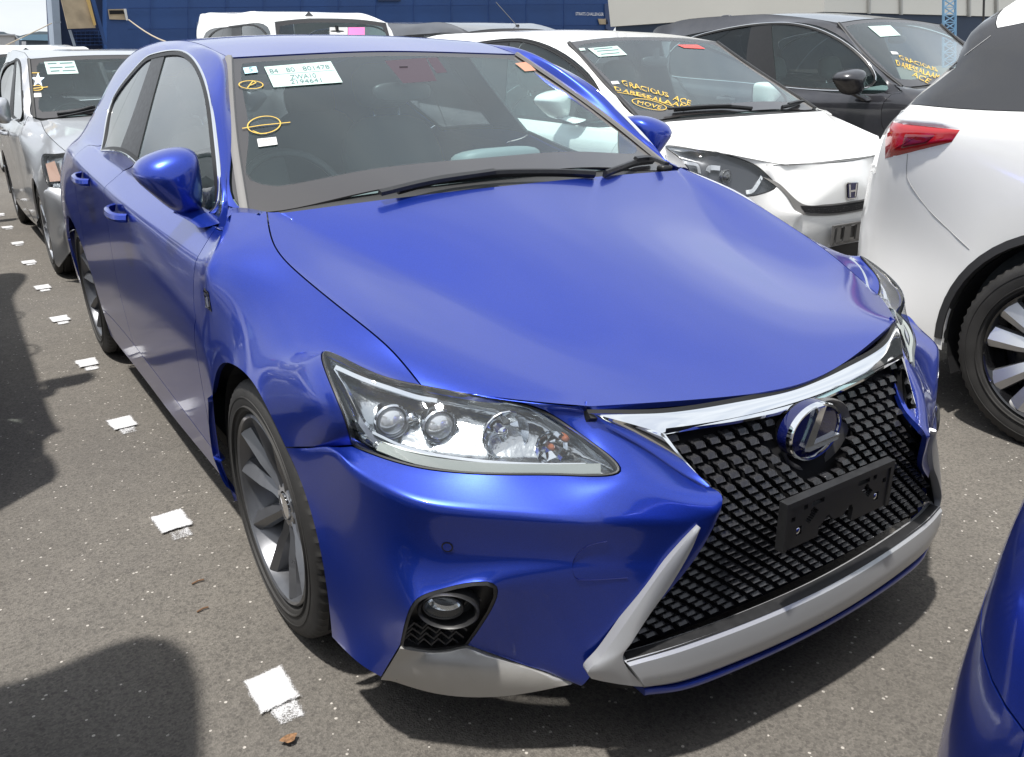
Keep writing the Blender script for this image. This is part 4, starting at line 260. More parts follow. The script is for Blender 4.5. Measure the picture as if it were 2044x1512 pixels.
    'silver_wagon': [(-0.664, -0.421, 0.817), (-0.681, -0.288, 0.843), (-0.697, -0.098, 0.875), (-0.703, 0.114, 0.905), (-0.698, 0.307, 0.932), (-0.684, 0.52, 0.964), (0, -0.621, 0.802), (0, -0.44, 0.844), (0, -0.203, 0.888), (0, 0.075, 0.929), (0, 0.3, 0.96), (0, 0.481, 0.988), (-0.431, -0.58, 0.795), (-0.365, -0.422, 0.873), (-0.418, -0.211, 0.894), (-0.486, 0.044, 0.92), (-0.556, 0.283, 0.947), (-0.624, 0.497, 0.974), (-0.209, -0.43, 0.85), (-0.224, -0.205, 0.89), (-0.256, 0.066, 0.926), (-0.289, 0.297, 0.957), (-0.318, 0.488, 0.983), (-0.221, -0.603, 0.798), (-0.5, -0.572, 0.794), (-0.586, -0.493, 0.806), (-0.493, -0.377, 0.851), (-0.595, -0.329, 0.844), (-0.519, -0.175, 0.883), (-0.615, -0.136, 0.877), (-0.565, 0.073, 0.914), (-0.64, 0.097, 0.909), (-0.605, 0.292, 0.942), (-0.654, 0.3, 0.937), (-0.646, 0.505, 0.97), (-0.668, 0.514, 0.966), (-0.793, -0.279, 0.799), (-0.741, -0.338, 0.804), (-0.747, -0.254, 0.791), (-0.757, -0.1, 0.787), (-0.766, 0.103, 0.817), (-0.829, 0.387, 0.865), (-0.8, 0.58, 0.929), (-0.754, 0.623, 0.985), (-0.833, 0.612, 0.862), (-0.843, 0.569, 0.693), (-0.846, 0.525, 0.54), (-0.844, 0.468, 0.356), (-0.843, 0.466, 0.265), (-0.821, 0.6, 0.216), (-0.788, -0.243, 0.748), (-0.816, -0.104, 0.681), (-0.818, 0.07, 0.702), (-0.834, 0.287, 0.719), (-0.809, -0.351, 0.701), (-0.802, -0.42, 0.62), (-0.825, -0.358, 0.556), (-0.816, -0.31, 0.665), (-0.845, -0.286, 0.488), (-0.846, -0.188, 0.575), (-0.846, -0.069, 0.627), (-0.846, 0.049, 0.632), (-0.845, 0.163, 0.596), (-0.846, 0.264, 0.514), (-0.845, 0.33, 0.367), (-0.845, 0.34, 0.25), (-0.829, 0.38, 0.203), (-0.607, -0.48, 0.802), (-0.559, -0.531, 0.791), (-0.532, -0.583, 0.679), (-0.529, -0.602, 0.601), (-0.571, -0.588, 0.601), (-0.62, -0.561, 0.601), (-0.702, -0.51, 0.605), (-0.764, -0.459, 0.613), (-0.752, -0.405, 0.703), (-0.685, -0.468, 0.698), (-0.618, -0.524, 0.683), (-0.572, -0.565, 0.657), (-0.519, -0.559, 0.78), (-0.443, -0.603, 0.67), (-0.368, -0.654, 0.567), (-0.379, -0.701, 0.52), (-0.502, -0.632, 0.579), (-0.428, -0.684, 0.523), (-0.839, -0.394, 0.572), (-0.816, -0.447, 0.561), (-0.777, -0.506, 0.541), (-0.719, -0.559, 0.523), (-0.637, -0.61, 0.525), (-0.561, -0.644, 0.522), (-0.419, -0.695, 0.505), (-0.845, -0.33, 0.364), (-0.81, -0.417, 0.383), (-0.771, -0.504, 0.419), (-0.728, -0.543, 0.439), (-0.646, -0.593, 0.454), (-0.556, -0.636, 0.457), (-0.44, -0.684, 0.454), (-0.845, -0.333, 0.236), (-0.809, -0.412, 0.28), (-0.779, -0.53, 0.361), (-0.74, -0.54, 0.4), (-0.66, -0.585, 0.415), (-0.562, -0.629, 0.412), (-0.454, -0.681, 0.408), (-0.845, -0.303, 0.135), (-0.798, -0.412, 0.21), (-0.766, -0.508, 0.276), (-0.827, -0.307, 0.096), (-0.789, -0.412, 0.169), (-0.76, -0.48, 0.219), (-0.67, -0.537, 0.285), (-0.595, -0.591, 0.252), (-0.517, -0.639, 0.25), (-0.528, -0.645, 0.22), (-0.449, -0.678, 0.22), (-0.396, -0.699, 0.453), (-0.419, -0.691, 0.4), (-0.715, -0.522, 0.278), (-0.748, -0.486, 0.212), (-0.691, -0.526, 0.202), (-0.616, -0.579, 0.205), (-0.71, -0.521, 0.249), (-0.64, -0.563, 0.241), (-0.799, 1.154, 0.922), (-0.851, 1.139, 0.859), (-0.85, 1.123, 0.704), (-0.847, 1.104, 0.559), (-0.842, 1.082, 0.395), (-0.837, 1.068, 0.296), (-0.818, 1.05, 0.193), (-0.798, 1.654, 0.934), (-0.854, 1.623, 0.874), (-0.847, 1.563, 0.7), (-0.843, 1.561, 0.54), (-0.839, 1.544, 0.392), (-0.835, 1.523, 0.299), (-0.82, 1.458, 0.178), (-0.798, 2.639, 0.98), (-0.851, 2.488, 0.928), (-0.846, 2.235, 0.718), (-0.844, 2.058, 0.51), (-0.841, 1.978, 0.364), (-0.839, 1.948, 0.281), (-0.826, 1.923, 0.181), (-0.798, 2.759, 0.995), (-0.848, 2.597, 0.95), (-0.846, 2.307, 0.72), (-0.793, 2.85, 1.025), (-0.852, 2.755, 0.984), (-0.846, 2.551, 0.75), (-0.795, 3.231, 1.05), (-0.892, 3.212, 1.008), (-0.846, 2.962, 0.732), (-0.72, 3.369, 0.994), (-0.741, 3.392, 0.9), (-0.735, 3.375, 0.722), (-0.711, 3.334, 0.495), (-0.747, 3.372, 0.279), (-0.83, 2.18, 0.199), (-0.845, 2.21, 0.25), (-0.845, 2.216, 0.356), (-0.845, 2.271, 0.493), (-0.845, 2.391, 0.601), (-0.845, 2.55, 0.643), (-0.846, 2.711, 0.597), (-0.848, 2.83, 0.49), (-0.845, 2.885, 0.344), (-0.845, 2.886, 0.225), (0, 3.434, 1.01), (0, 3.46, 0.887), (0, 3.466, 0.719), (0, 3.46, 0.517), (0, 3.444, 0.279), (-0.497, 3.435, 1.041), (-0.489, 3.475, 0.892), (-0.483, 3.476, 0.717), (-0.465, 3.451, 0.511), (-0.468, 3.437, 0.276), (-0.78, 0.678, 0.951), (-0.785, 1.152, 0.946), (-0.782, 1.501, 0.961), (-0.784, 1.791, 0.978), (-0.777, 2.669, 0.994), (-0.771, 2.901, 1), (-0.746, 0.799, 1.089), (-0.713, 0.96, 1.219), (-0.673, 1.22, 1.341), (-0.666, 1.454, 1.384), (-0.668, 1.6, 1.386), (-0.654, 1.882, 1.377), (-0.652, 2.108, 1.369), (-0.68, 2.801, 1.35), (-0.731, 2.925, 1.197), (-0.745, 1.544, 1.101), (-0.706, 1.58, 1.243), (-0.74, 1.835, 1.119), (-0.697, 1.865, 1.254), (-0.75, 1.212, 1.076), (-0.714, 1.295, 1.211), (-0.736, 2.509, 1.138), (-0.69, 2.297, 1.273), (-0.71, 0.618, 0.985), (-0.621, 1.161, 1.377), (-0.679, 0.826, 1.115), (-0.649, 1.002, 1.243), (-0.716, 0.81, 1.102), (-0.686, 0.976, 1.227), (-0.64, 1.178, 1.36), (-0.607, 1.415, 1.408), (-0.59, 1.732, 1.432), (-0.573, 2.105, 1.444), (-0.577, 2.842, 1.477), (-0.581, 3.137, 1.464), (-0.585, 3.37, 1.413), (-0.632, 1.43, 1.396), (-0.62, 1.732, 1.411), (-0.608, 2.114, 1.413), (-0.621, 2.824, 1.419), (-0.642, 3.055, 1.354), (-0.652, 3.303, 1.3), (-0.721, 2.947, 1.206), (-0.687, 3.33, 1.193), (0, 1.191, 1.401), (0, 1.463, 1.428), (0, 1.792, 1.451), (0, 2.197, 1.462), (0, 2.759, 1.474), (0, 3.115, 1.45), (0, 3.34, 1.381), (-0.318, 1.185, 1.396), (-0.317, 1.45, 1.423), (-0.307, 1.766, 1.446), (-0.298, 2.175, 1.46), (-0.302, 2.783, 1.477), (-0.316, 3.131, 1.457), (-0.345, 3.335, 1.386), (0, 0.557, 1.004), (0, 0.794, 1.138), (0, 1, 1.27), (-0.401, 0.57, 1), (-0.376, 0.804, 1.133), (-0.351, 1.002, 1.263), (0, -0.635, 0.769), (-0.296, -0.607, 0.744), (0, -0.649, 0.722), (-0.241, -0.634, 0.69), (0, -0.664, 0.676), (-0.204, -0.671, 0.622), (0, -0.694, 0.587), (-0.199, -0.695, 0.569), (0, -0.724, 0.46), (-0.211, -0.712, 0.466), (0, -0.723, 0.397), (-0.227, -0.709, 0.398), (0, -0.714, 0.313), (-0.245, -0.698, 0.292), (0, -0.711, 0.22), (-0.234, -0.705, 0.22)],
    'white_suv': [(-0.706, -0.555, 0.902), (-0.719, -0.436, 0.918), (-0.731, -0.27, 0.94), (-0.744, 0.03, 0.98), (-0.747, 0.259, 1.012), (-0.744, 0.501, 1.049), (0, -0.827, 0.902), (0, -0.628, 0.926), (0, -0.355, 0.959), (0, -0.038, 1), (0, 0.219, 1.041), (0, 0.422, 1.081), (-0.353, -0.77, 0.907), (-0.344, -0.595, 0.925), (-0.416, -0.355, 0.949), (-0.504, -0.07, 0.981), (-0.597, 0.212, 1.017), (-0.683, 0.462, 1.054), (-0.184, -0.612, 0.926), (-0.214, -0.355, 0.956), (-0.261, -0.048, 0.995), (-0.306, 0.219, 1.033), (-0.344, 0.439, 1.069), (-0.178, -0.806, 0.904), (-0.444, -0.733, 0.908), (-0.578, -0.648, 0.905), (-0.483, -0.532, 0.925), (-0.614, -0.475, 0.922), (-0.53, -0.322, 0.947), (-0.641, -0.293, 0.943), (-0.591, -0.035, 0.981), (-0.676, 0.001, 0.98), (-0.649, 0.229, 1.016), (-0.701, 0.246, 1.014), (-0.705, 0.476, 1.052), (-0.727, 0.49, 1.05), (-0.842, -0.399, 0.9), (-0.779, -0.481, 0.902), (-0.789, -0.379, 0.88), (-0.802, -0.2, 0.862), (-0.814, 0.055, 0.897), (-0.89, 0.401, 0.962), (-0.84, 0.6, 1.029), (-0.8, 0.619, 1.081), (-0.894, 0.652, 0.96), (-0.891, 0.618, 0.773), (-0.89, 0.586, 0.615), (-0.888, 0.54, 0.412), (-0.886, 0.549, 0.308), (-0.86, 0.75, 0.263), (-0.835, -0.356, 0.846), (-0.861, -0.152, 0.768), (-0.865, 0.055, 0.791), (-0.885, 0.302, 0.809), (-0.879, -0.54, 0.862), (-0.861, -0.551, 0.75), (-0.878, -0.456, 0.665), (-0.872, -0.424, 0.778), (-0.89, -0.328, 0.561), (-0.891, -0.215, 0.662), (-0.891, -0.079, 0.721), (-0.891, 0.056, 0.727), (-0.89, 0.187, 0.685), (-0.89, 0.302, 0.591), (-0.89, 0.379, 0.422), (-0.89, 0.39, 0.288), (-0.86, 0.45, 0.225), (-0.614, -0.633, 0.901), (-0.533, -0.703, 0.886), (-0.478, -0.763, 0.849), (-0.42, -0.84, 0.781), (-0.531, -0.795, 0.779), (-0.634, -0.745, 0.774), (-0.743, -0.674, 0.763), (-0.817, -0.606, 0.754), (-0.809, -0.561, 0.839), (-0.727, -0.62, 0.831), (-0.625, -0.694, 0.829), (-0.534, -0.756, 0.82), (-0.449, -0.76, 0.9), (-0.371, -0.82, 0.801), (-0.304, -0.883, 0.7), (-0.329, -0.922, 0.66), (-0.41, -0.868, 0.747), (-0.368, -0.908, 0.665), (-0.901, -0.509, 0.691), (-0.873, -0.589, 0.705), (-0.828, -0.668, 0.713), (-0.76, -0.733, 0.715), (-0.633, -0.809, 0.709), (-0.506, -0.867, 0.687), (-0.365, -0.92, 0.645), (-0.89, -0.378, 0.42), (-0.854, -0.519, 0.463), (-0.806, -0.658, 0.535), (-0.748, -0.719, 0.564), (-0.646, -0.785, 0.591), (-0.523, -0.844, 0.583), (-0.407, -0.895, 0.563), (-0.89, -0.382, 0.273), (-0.851, -0.502, 0.334), (-0.812, -0.689, 0.458), (-0.755, -0.722, 0.494), (-0.668, -0.774, 0.537), (-0.542, -0.826, 0.513), (-0.439, -0.879, 0.486), (-0.889, -0.348, 0.157), (-0.84, -0.494, 0.24), (-0.798, -0.64, 0.329), (-0.879, -0.339, 0.102), (-0.833, -0.489, 0.186), (-0.8, -0.581, 0.24), (-0.688, -0.692, 0.337), (-0.601, -0.742, 0.289), (-0.519, -0.81, 0.282), (-0.523, -0.788, 0.244), (-0.451, -0.862, 0.24), (-0.364, -0.911, 0.555), (-0.408, -0.895, 0.46), (-0.743, -0.657, 0.318), (-0.787, -0.586, 0.224), (-0.719, -0.646, 0.221), (-0.628, -0.716, 0.227), (-0.736, -0.651, 0.282), (-0.654, -0.707, 0.277), (-0.842, 1.237, 1.023), (-0.903, 1.244, 0.958), (-0.897, 1.23, 0.792), (-0.891, 1.219, 0.636), (-0.884, 1.209, 0.457), (-0.879, 1.201, 0.348), (-0.86, 1.191, 0.242), (-0.841, 1.768, 1.039), (-0.901, 1.73, 0.976), (-0.892, 1.663, 0.799), (-0.887, 1.658, 0.623), (-0.881, 1.639, 0.456), (-0.876, 1.619, 0.352), (-0.86, 1.564, 0.22), (-0.84, 2.624, 1.081), (-0.902, 2.448, 1.014), (-0.896, 2.215, 0.843), (-0.89, 2.076, 0.6), (-0.885, 2.006, 0.427), (-0.881, 1.979, 0.329), (-0.861, 1.957, 0.211), (-0.85, 2.296, 1.11), (-0.87, 2.298, 1.032), (-0.894, 2.257, 0.857), (-0.851, 2.648, 1.107), (-0.878, 2.612, 1.045), (-0.896, 2.602, 0.863), (-0.86, 2.983, 1.104), (-0.893, 2.981, 1.042), (-0.899, 2.938, 0.844), (-0.813, 3.292, 1.117), (-0.827, 3.361, 1.025), (-0.806, 3.405, 0.854), (-0.753, 3.45, 0.614), (-0.808, 3.405, 0.33), (-0.86, 2.16, 0.219), (-0.889, 2.216, 0.289), (-0.89, 2.222, 0.409), (-0.89, 2.286, 0.562), (-0.891, 2.424, 0.682), (-0.892, 2.606, 0.729), (-0.894, 2.786, 0.684), (-0.895, 2.924, 0.565), (-0.891, 2.98, 0.395), (-0.89, 2.98, 0.261), (0, 3.422, 1.104), (0, 3.506, 0.999), (0, 3.581, 0.849), (0, 3.634, 0.616), (0, 3.605, 0.3), (-0.45, 3.381, 1.115), (-0.448, 3.492, 0.993), (-0.452, 3.551, 0.849), (-0.452, 3.592, 0.605), (-0.449, 3.552, 0.303), (-0.82, 0.698, 1.036), (-0.827, 1.232, 1.044), (-0.822, 1.601, 1.07), (-0.825, 1.904, 1.094), (-0.817, 2.652, 1.115), (-0.811, 2.846, 1.12), (-0.795, 0.811, 1.171), (-0.767, 0.979, 1.301), (-0.715, 1.301, 1.463), (-0.705, 1.605, 1.521), (-0.707, 1.799, 1.523), (-0.692, 2.034, 1.512), (-0.689, 2.214, 1.492), (-0.722, 2.698, 1.418), (-0.778, 2.837, 1.273), (-0.785, 1.675, 1.218), (-0.746, 1.745, 1.369), (-0.78, 1.966, 1.242), (-0.735, 2.009, 1.383), (-0.795, 1.298, 1.174), (-0.759, 1.397, 1.317), (-0.777, 2.531, 1.249), (-0.729, 2.365, 1.387), (-0.76, 0.597, 1.079), (-0.661, 1.25, 1.502), (-0.728, 0.838, 1.204), (-0.696, 1.044, 1.337), (-0.766, 0.821, 1.187), (-0.738, 1.002, 1.313), (-0.682, 1.265, 1.483), (-0.641, 1.553, 1.546), (-0.619, 1.903, 1.575), (-0.604, 2.202, 1.575), (-0.633, 2.667, 1.562), (-0.644, 2.816, 1.532), (-0.638, 3.079, 1.447), (-0.667, 1.572, 1.533), (-0.656, 1.906, 1.548), (-0.645, 2.212, 1.537), (-0.681, 2.667, 1.49), (-0.716, 2.772, 1.426), (-0.743, 3.069, 1.359), (-0.784, 2.803, 1.282), (-0.787, 3.156, 1.241), (0, 1.28, 1.54), (0, 1.587, 1.572), (0, 1.901, 1.596), (0, 2.295, 1.599), (0, 2.647, 1.583), (0, 2.901, 1.542), (0, 3.106, 1.457), (-0.339, 1.275, 1.531), (-0.336, 1.579, 1.565), (-0.324, 1.902, 1.59), (-0.32, 2.265, 1.594), (-0.329, 2.657, 1.579), (-0.334, 2.879, 1.541), (-0.347, 3.093, 1.445), (0, 0.523, 1.094), (0, 0.806, 1.238), (0, 1.053, 1.386), (-0.433, 0.54, 1.09), (-0.406, 0.815, 1.228), (-0.376, 1.052, 1.373), (0, -0.862, 0.848), (-0.249, -0.821, 0.85), (0, -0.89, 0.79), (-0.203, -0.863, 0.789), (0, -0.918, 0.727), (-0.172, -0.909, 0.715), (0, -0.935, 0.67), (-0.171, -0.929, 0.668), (0, -0.945, 0.559), (-0.19, -0.932, 0.558), (0, -0.935, 0.475), (-0.21, -0.92, 0.472), (0, -0.92, 0.368), (-0.238, -0.895, 0.333), (0, -0.918, 0.26), (-0.23, -0.903, 0.254)],
    'white_van': [(-0.682, -0.425, 0.95), (-0.691, -0.36, 0.957), (-0.704, -0.276, 0.967), (-0.724, -0.145, 0.986), (-0.737, -0.061, 1.001), (-0.72, -0.05, 1.1), (0, -0.628, 0.952), (0, -0.507, 0.978), (0, -0.377, 1.016), (0, -0.268, 1.057), (0, -0.197, 1.091), (0, -0.147, 1.122), (-0.362, -0.592, 0.944), (-0.329, -0.469, 0.961), (-0.402, -0.362, 0.985), (-0.482, -0.257, 1.014), (-0.571, -0.157, 1.052), (-0.662, -0.065, 1.096), (-0.188, -0.488, 0.975), (-0.215, -0.372, 1.007), (-0.254, -0.267, 1.043), (-0.293, -0.185, 1.076), (-0.335, -0.11, 1.112), (-0.189, -0.616, 0.946), (-0.45, -0.563, 0.945), (-0.567, -0.499, 0.947), (-0.477, -0.432, 0.964), (-0.598, -0.39, 0.962), (-0.518, -0.332, 0.983), (-0.622, -0.301, 0.976), (-0.574, -0.221, 1.012), (-0.657, -0.182, 1.003), (-0.628, -0.132, 1.047), (-0.684, -0.102, 1.035), (-0.684, -0.059, 1.097), (-0.705, -0.053, 1.098), (-0.801, -0.32, 0.919), (-0.747, -0.375, 0.932), (-0.757, -0.309, 0.896), (-0.77, -0.206, 0.873), (-0.794, -0.082, 0.902), (-0.86, 0.049, 0.986), (-0.83, 0.1, 1.049), (-0.799, 0.072, 1.119), (-0.868, 0.179, 0.991), (-0.852, 0.291, 0.754), (-0.852, 0.36, 0.573), (-0.85, 0.399, 0.371), (-0.849, 0.425, 0.274), (-0.83, 0.5, 0.242), (-0.801, -0.291, 0.837), (-0.825, -0.142, 0.723), (-0.832, 0, 0.74), (-0.847, 0.138, 0.752), (-0.841, -0.42, 0.86), (-0.821, -0.421, 0.72), (-0.837, -0.369, 0.624), (-0.831, -0.337, 0.766), (-0.85, -0.294, 0.498), (-0.851, -0.194, 0.588), (-0.85, -0.072, 0.641), (-0.85, 0.05, 0.647), (-0.85, 0.167, 0.613), (-0.85, 0.269, 0.532), (-0.85, 0.339, 0.375), (-0.85, 0.349, 0.255), (-0.83, 0.4, 0.225), (-0.599, -0.487, 0.943), (-0.53, -0.538, 0.918), (-0.489, -0.579, 0.865), (-0.449, -0.64, 0.752), (-0.542, -0.609, 0.773), (-0.631, -0.574, 0.779), (-0.724, -0.519, 0.765), (-0.785, -0.466, 0.743), (-0.778, -0.433, 0.851), (-0.707, -0.476, 0.851), (-0.617, -0.532, 0.848), (-0.542, -0.577, 0.827), (-0.448, -0.58, 0.93), (-0.39, -0.64, 0.801), (-0.349, -0.712, 0.675), (-0.347, -0.751, 0.62), (-0.438, -0.674, 0.715), (-0.391, -0.731, 0.628), (-0.858, -0.404, 0.658), (-0.837, -0.463, 0.685), (-0.801, -0.525, 0.705), (-0.746, -0.575, 0.712), (-0.637, -0.634, 0.701), (-0.527, -0.682, 0.668), (-0.385, -0.739, 0.605), (-0.85, -0.339, 0.372), (-0.823, -0.43, 0.432), (-0.783, -0.533, 0.519), (-0.733, -0.577, 0.553), (-0.646, -0.623, 0.578), (-0.538, -0.671, 0.562), (-0.424, -0.722, 0.532), (-0.85, -0.343, 0.24), (-0.82, -0.429, 0.314), (-0.793, -0.567, 0.449), (-0.74, -0.588, 0.487), (-0.664, -0.619, 0.529), (-0.552, -0.662, 0.498), (-0.452, -0.712, 0.462), (-0.849, -0.312, 0.135), (-0.811, -0.427, 0.23), (-0.778, -0.541, 0.323), (-0.842, -0.296, 0.08), (-0.806, -0.425, 0.178), (-0.78, -0.5, 0.24), (-0.676, -0.573, 0.331), (-0.596, -0.613, 0.284), (-0.519, -0.671, 0.277), (-0.52, -0.652, 0.238), (-0.45, -0.721, 0.24), (-0.38, -0.742, 0.524), (-0.42, -0.73, 0.439), (-0.727, -0.552, 0.313), (-0.766, -0.503, 0.222), (-0.705, -0.545, 0.217), (-0.621, -0.596, 0.222), (-0.721, -0.548, 0.277), (-0.646, -0.587, 0.272), (-0.835, 0.678, 1.051), (-0.88, 0.727, 0.979), (-0.867, 0.784, 0.78), (-0.859, 0.827, 0.605), (-0.85, 0.876, 0.413), (-0.845, 0.907, 0.3), (-0.827, 0.93, 0.189), (-0.834, 1.453, 1.071), (-0.875, 1.444, 0.991), (-0.855, 1.414, 0.782), (-0.847, 1.442, 0.577), (-0.842, 1.449, 0.405), (-0.839, 1.444, 0.3), (-0.825, 1.395, 0.162), (-0.834, 2.689, 1.119), (-0.873, 2.509, 1.043), (-0.853, 2.229, 0.795), (-0.848, 2.048, 0.541), (-0.844, 1.973, 0.374), (-0.841, 1.948, 0.282), (-0.827, 1.927, 0.178), (-0.832, 2.865, 1.141), (-0.87, 2.66, 1.076), (-0.852, 2.311, 0.798), (-0.83, 2.973, 1.183), (-0.879, 2.855, 1.127), (-0.854, 2.603, 0.814), (-0.834, 3.313, 1.238), (-0.937, 3.318, 1.172), (-0.865, 3.033, 0.796), (-0.745, 3.46, 1.143), (-0.769, 3.491, 1.022), (-0.768, 3.47, 0.8), (-0.741, 3.425, 0.532), (-0.788, 3.472, 0.299), (-0.832, 2.198, 0.221), (-0.848, 2.252, 0.251), (-0.85, 2.256, 0.362), (-0.85, 2.312, 0.504), (-0.849, 2.435, 0.616), (-0.849, 2.599, 0.659), (-0.852, 2.766, 0.611), (-0.854, 2.889, 0.502), (-0.851, 2.945, 0.35), (-0.85, 2.946, 0.228), (0, 3.513, 1.136), (0, 3.542, 0.987), (0, 3.548, 0.797), (0, 3.537, 0.563), (0, 3.507, 0.298), (-0.534, 3.506, 1.214), (-0.516, 3.558, 1.007), (-0.51, 3.564, 0.792), (-0.491, 3.537, 0.554), (-0.495, 3.517, 0.293), (-0.82, 0.146, 1.07), (-0.825, 0.654, 1.076), (-0.822, 1.198, 1.095), (-0.826, 1.62, 1.124), (-0.819, 2.729, 1.125), (-0.811, 3.011, 1.122), (-0.795, 0.172, 1.259), (-0.769, 0.238, 1.451), (-0.732, 0.355, 1.709), (-0.746, 0.976, 1.768), (-0.735, 1.296, 1.765), (-0.744, 1.673, 1.77), (-0.753, 1.973, 1.769), (-0.732, 2.912, 1.741), (-0.772, 3.045, 1.443), (-0.797, 1.228, 1.314), (-0.768, 1.268, 1.543), (-0.798, 1.655, 1.342), (-0.769, 1.672, 1.564), (-0.801, 0.66, 1.259), (-0.778, 0.703, 1.447), (-0.789, 2.505, 1.371), (-0.764, 2.227, 1.604), (-0.76, 0.045, 1.121), (-0.68, 0.299, 1.758), (-0.733, 0.138, 1.302), (-0.706, 0.221, 1.508), (-0.765, 0.153, 1.281), (-0.739, 0.228, 1.477), (-0.708, 0.334, 1.741), (-0.649, 0.892, 1.892), (-0.65, 1.421, 1.912), (-0.647, 1.997, 1.929), (-0.656, 2.842, 1.989), (-0.665, 3.076, 1.983), (-0.671, 3.382, 1.894), (-0.708, 0.913, 1.834), (-0.692, 1.444, 1.851), (-0.707, 1.994, 1.865), (-0.698, 2.866, 1.875), (-0.713, 3.02, 1.829), (-0.718, 3.329, 1.757), (-0.772, 3.082, 1.46), (-0.749, 3.377, 1.434), (0, 0.336, 1.802), (0, 0.819, 1.88), (0, 1.313, 1.926), (0, 2.002, 1.953), (0, 2.727, 1.98), (0, 3.112, 1.946), (0, 3.353, 1.853), (-0.342, 0.327, 1.794), (-0.342, 0.836, 1.882), (-0.334, 1.348, 1.923), (-0.336, 2, 1.95), (-0.341, 2.76, 1.987), (-0.359, 3.11, 1.963), (-0.381, 3.349, 1.854), (0, -0.092, 1.159), (0, 0.04, 1.339), (0, 0.178, 1.553), (-0.422, -0.059, 1.151), (-0.403, 0.064, 1.327), (-0.379, 0.187, 1.539), (0, -0.655, 0.896), (-0.258, -0.634, 0.881), (0, -0.69, 0.815), (-0.213, -0.675, 0.804), (0, -0.727, 0.736), (-0.185, -0.725, 0.715), (0, -0.752, 0.667), (-0.182, -0.749, 0.658), (0, -0.773, 0.548), (-0.2, -0.761, 0.54), (0, -0.769, 0.462), (-0.219, -0.754, 0.454), (0, -0.759, 0.352), (-0.244, -0.739, 0.321), (0, -0.759, 0.24), (-0.233, -0.749, 0.239)],
}
def cage_body(data, name='car', levels=3, smooth_iter=6):
    """mirror the half cage, make the subdivision surface pass through its points, return (verts, quads, panel ids, panel names, normals)"""
    vs = data['v']; names = [i for i, p in enumerate(vs) if p[0] < 5]; pan = []
    P = []; idx = {}
    for n in names:
        x, y, z = vs[n]
        idx[n, 0] = len(P); P.append((x, y, z))
        if abs(x) < 1e-5: idx[n, 1] = idx[n, 0]
        else: idx[n, 1] = len(P); P.append(tuple(data['far'][n]) if 'far' in data else (-x, y, z))
    faces = []; pid = []
    for p, q in data['f']:
        if p not in pan: pan.append(p)
        faces.append([idx[n, 0] for n in q][::-1]); pid.append((pan.index(p), 0))
        faces.append([idx[n, 1] for n in q]); pid.append((pan.index(p), 1))
    cre = {}
    for a, b, w in data['c']:
        if (a, 0) not in idx or (b, 0) not in idx: continue
        for s in (0, 1):
            i, j = idx[a, s], idx[b, s]
            if i != j: cre[(min(i, j), max(i, j))] = w
    me = bpy.data.meshes.new('cage')
    me.from_pydata(P, [], faces)
    bm = bmesh.new(); bm.from_mesh(me)
    bmesh.ops.recalc_face_normals(bm, faces=bm.faces)
    # orientation: the sum must point outward
    s = sum((f.calc_center_median() - Vector((0, 1.3, .6))).dot(f.normal) * f.calc_area() for f in bm.faces)
    if s < 0: bmesh.ops.reverse_faces(bm, faces=bm.faces)
    bm.to_mesh(me); bm.free()
    for i, p in enumerate(me.polygons): p.material_index = 0
    at = me.attributes.new('pid', 'INT', 'FACE')
    at.data.foreach_set('value', [a * 2 + b for a, b in pid])
    ca = me.attributes.new('crease_edge', 'FLOAT', 'EDGE')
    ca.data.foreach_set('value', [cre.get((min(e.vertices), max(e.vertices)), 0.0) for e in me.edges])
    ob = bpy.data.objects.new('cage', me); bpy.context.scene.collection.objects.link(ob)
    md = ob.modifiers.new('s', 'SUBSURF'); md.levels = 1; md.render_levels = 1; md.use_limit_surface = True
    md.boundary_smooth = 'PRESERVE_CORNERS'
    target = np.array(P, float); n = len(P); ctrl = target.copy()
    for it in range(smooth_iter):
        me.vertices.foreach_set('co', ctrl.ravel()); me.update()
        dg = bpy.context.evaluated_depsgraph_get(); dg.update()
        ev = ob.evaluated_get(dg).data
        co = np.empty(len(ev.vertices) * 3); ev.vertices.foreach_get('co', co)
        co = co.reshape(-1, 3)[:n]
        ctrl += .8 * (target - co)
    me.vertices.foreach_set('co', ctrl.ravel()); md.levels = levels; me.update()
    dg = bpy.context.evaluated_depsgraph_get(); dg.update()
    ev = ob.evaluated_get(dg).data
    nv = len(ev.vertices)
    co = np.empty(nv * 3); ev.vertices.foreach_get('co', co); co = co.reshape(-1, 3)
    no = np.array([v.normal[:] for v in ev.vertices])
    quads = [tuple(p.vertices) for p in ev.polygons]
    pv = [0] * len(quads); ev.attributes['pid'].data.foreach_get('value', pv)
    bpy.data.objects.remove(ob); bpy.data.meshes.remove(me)
    return co, quads, np.array(pv), pan, no

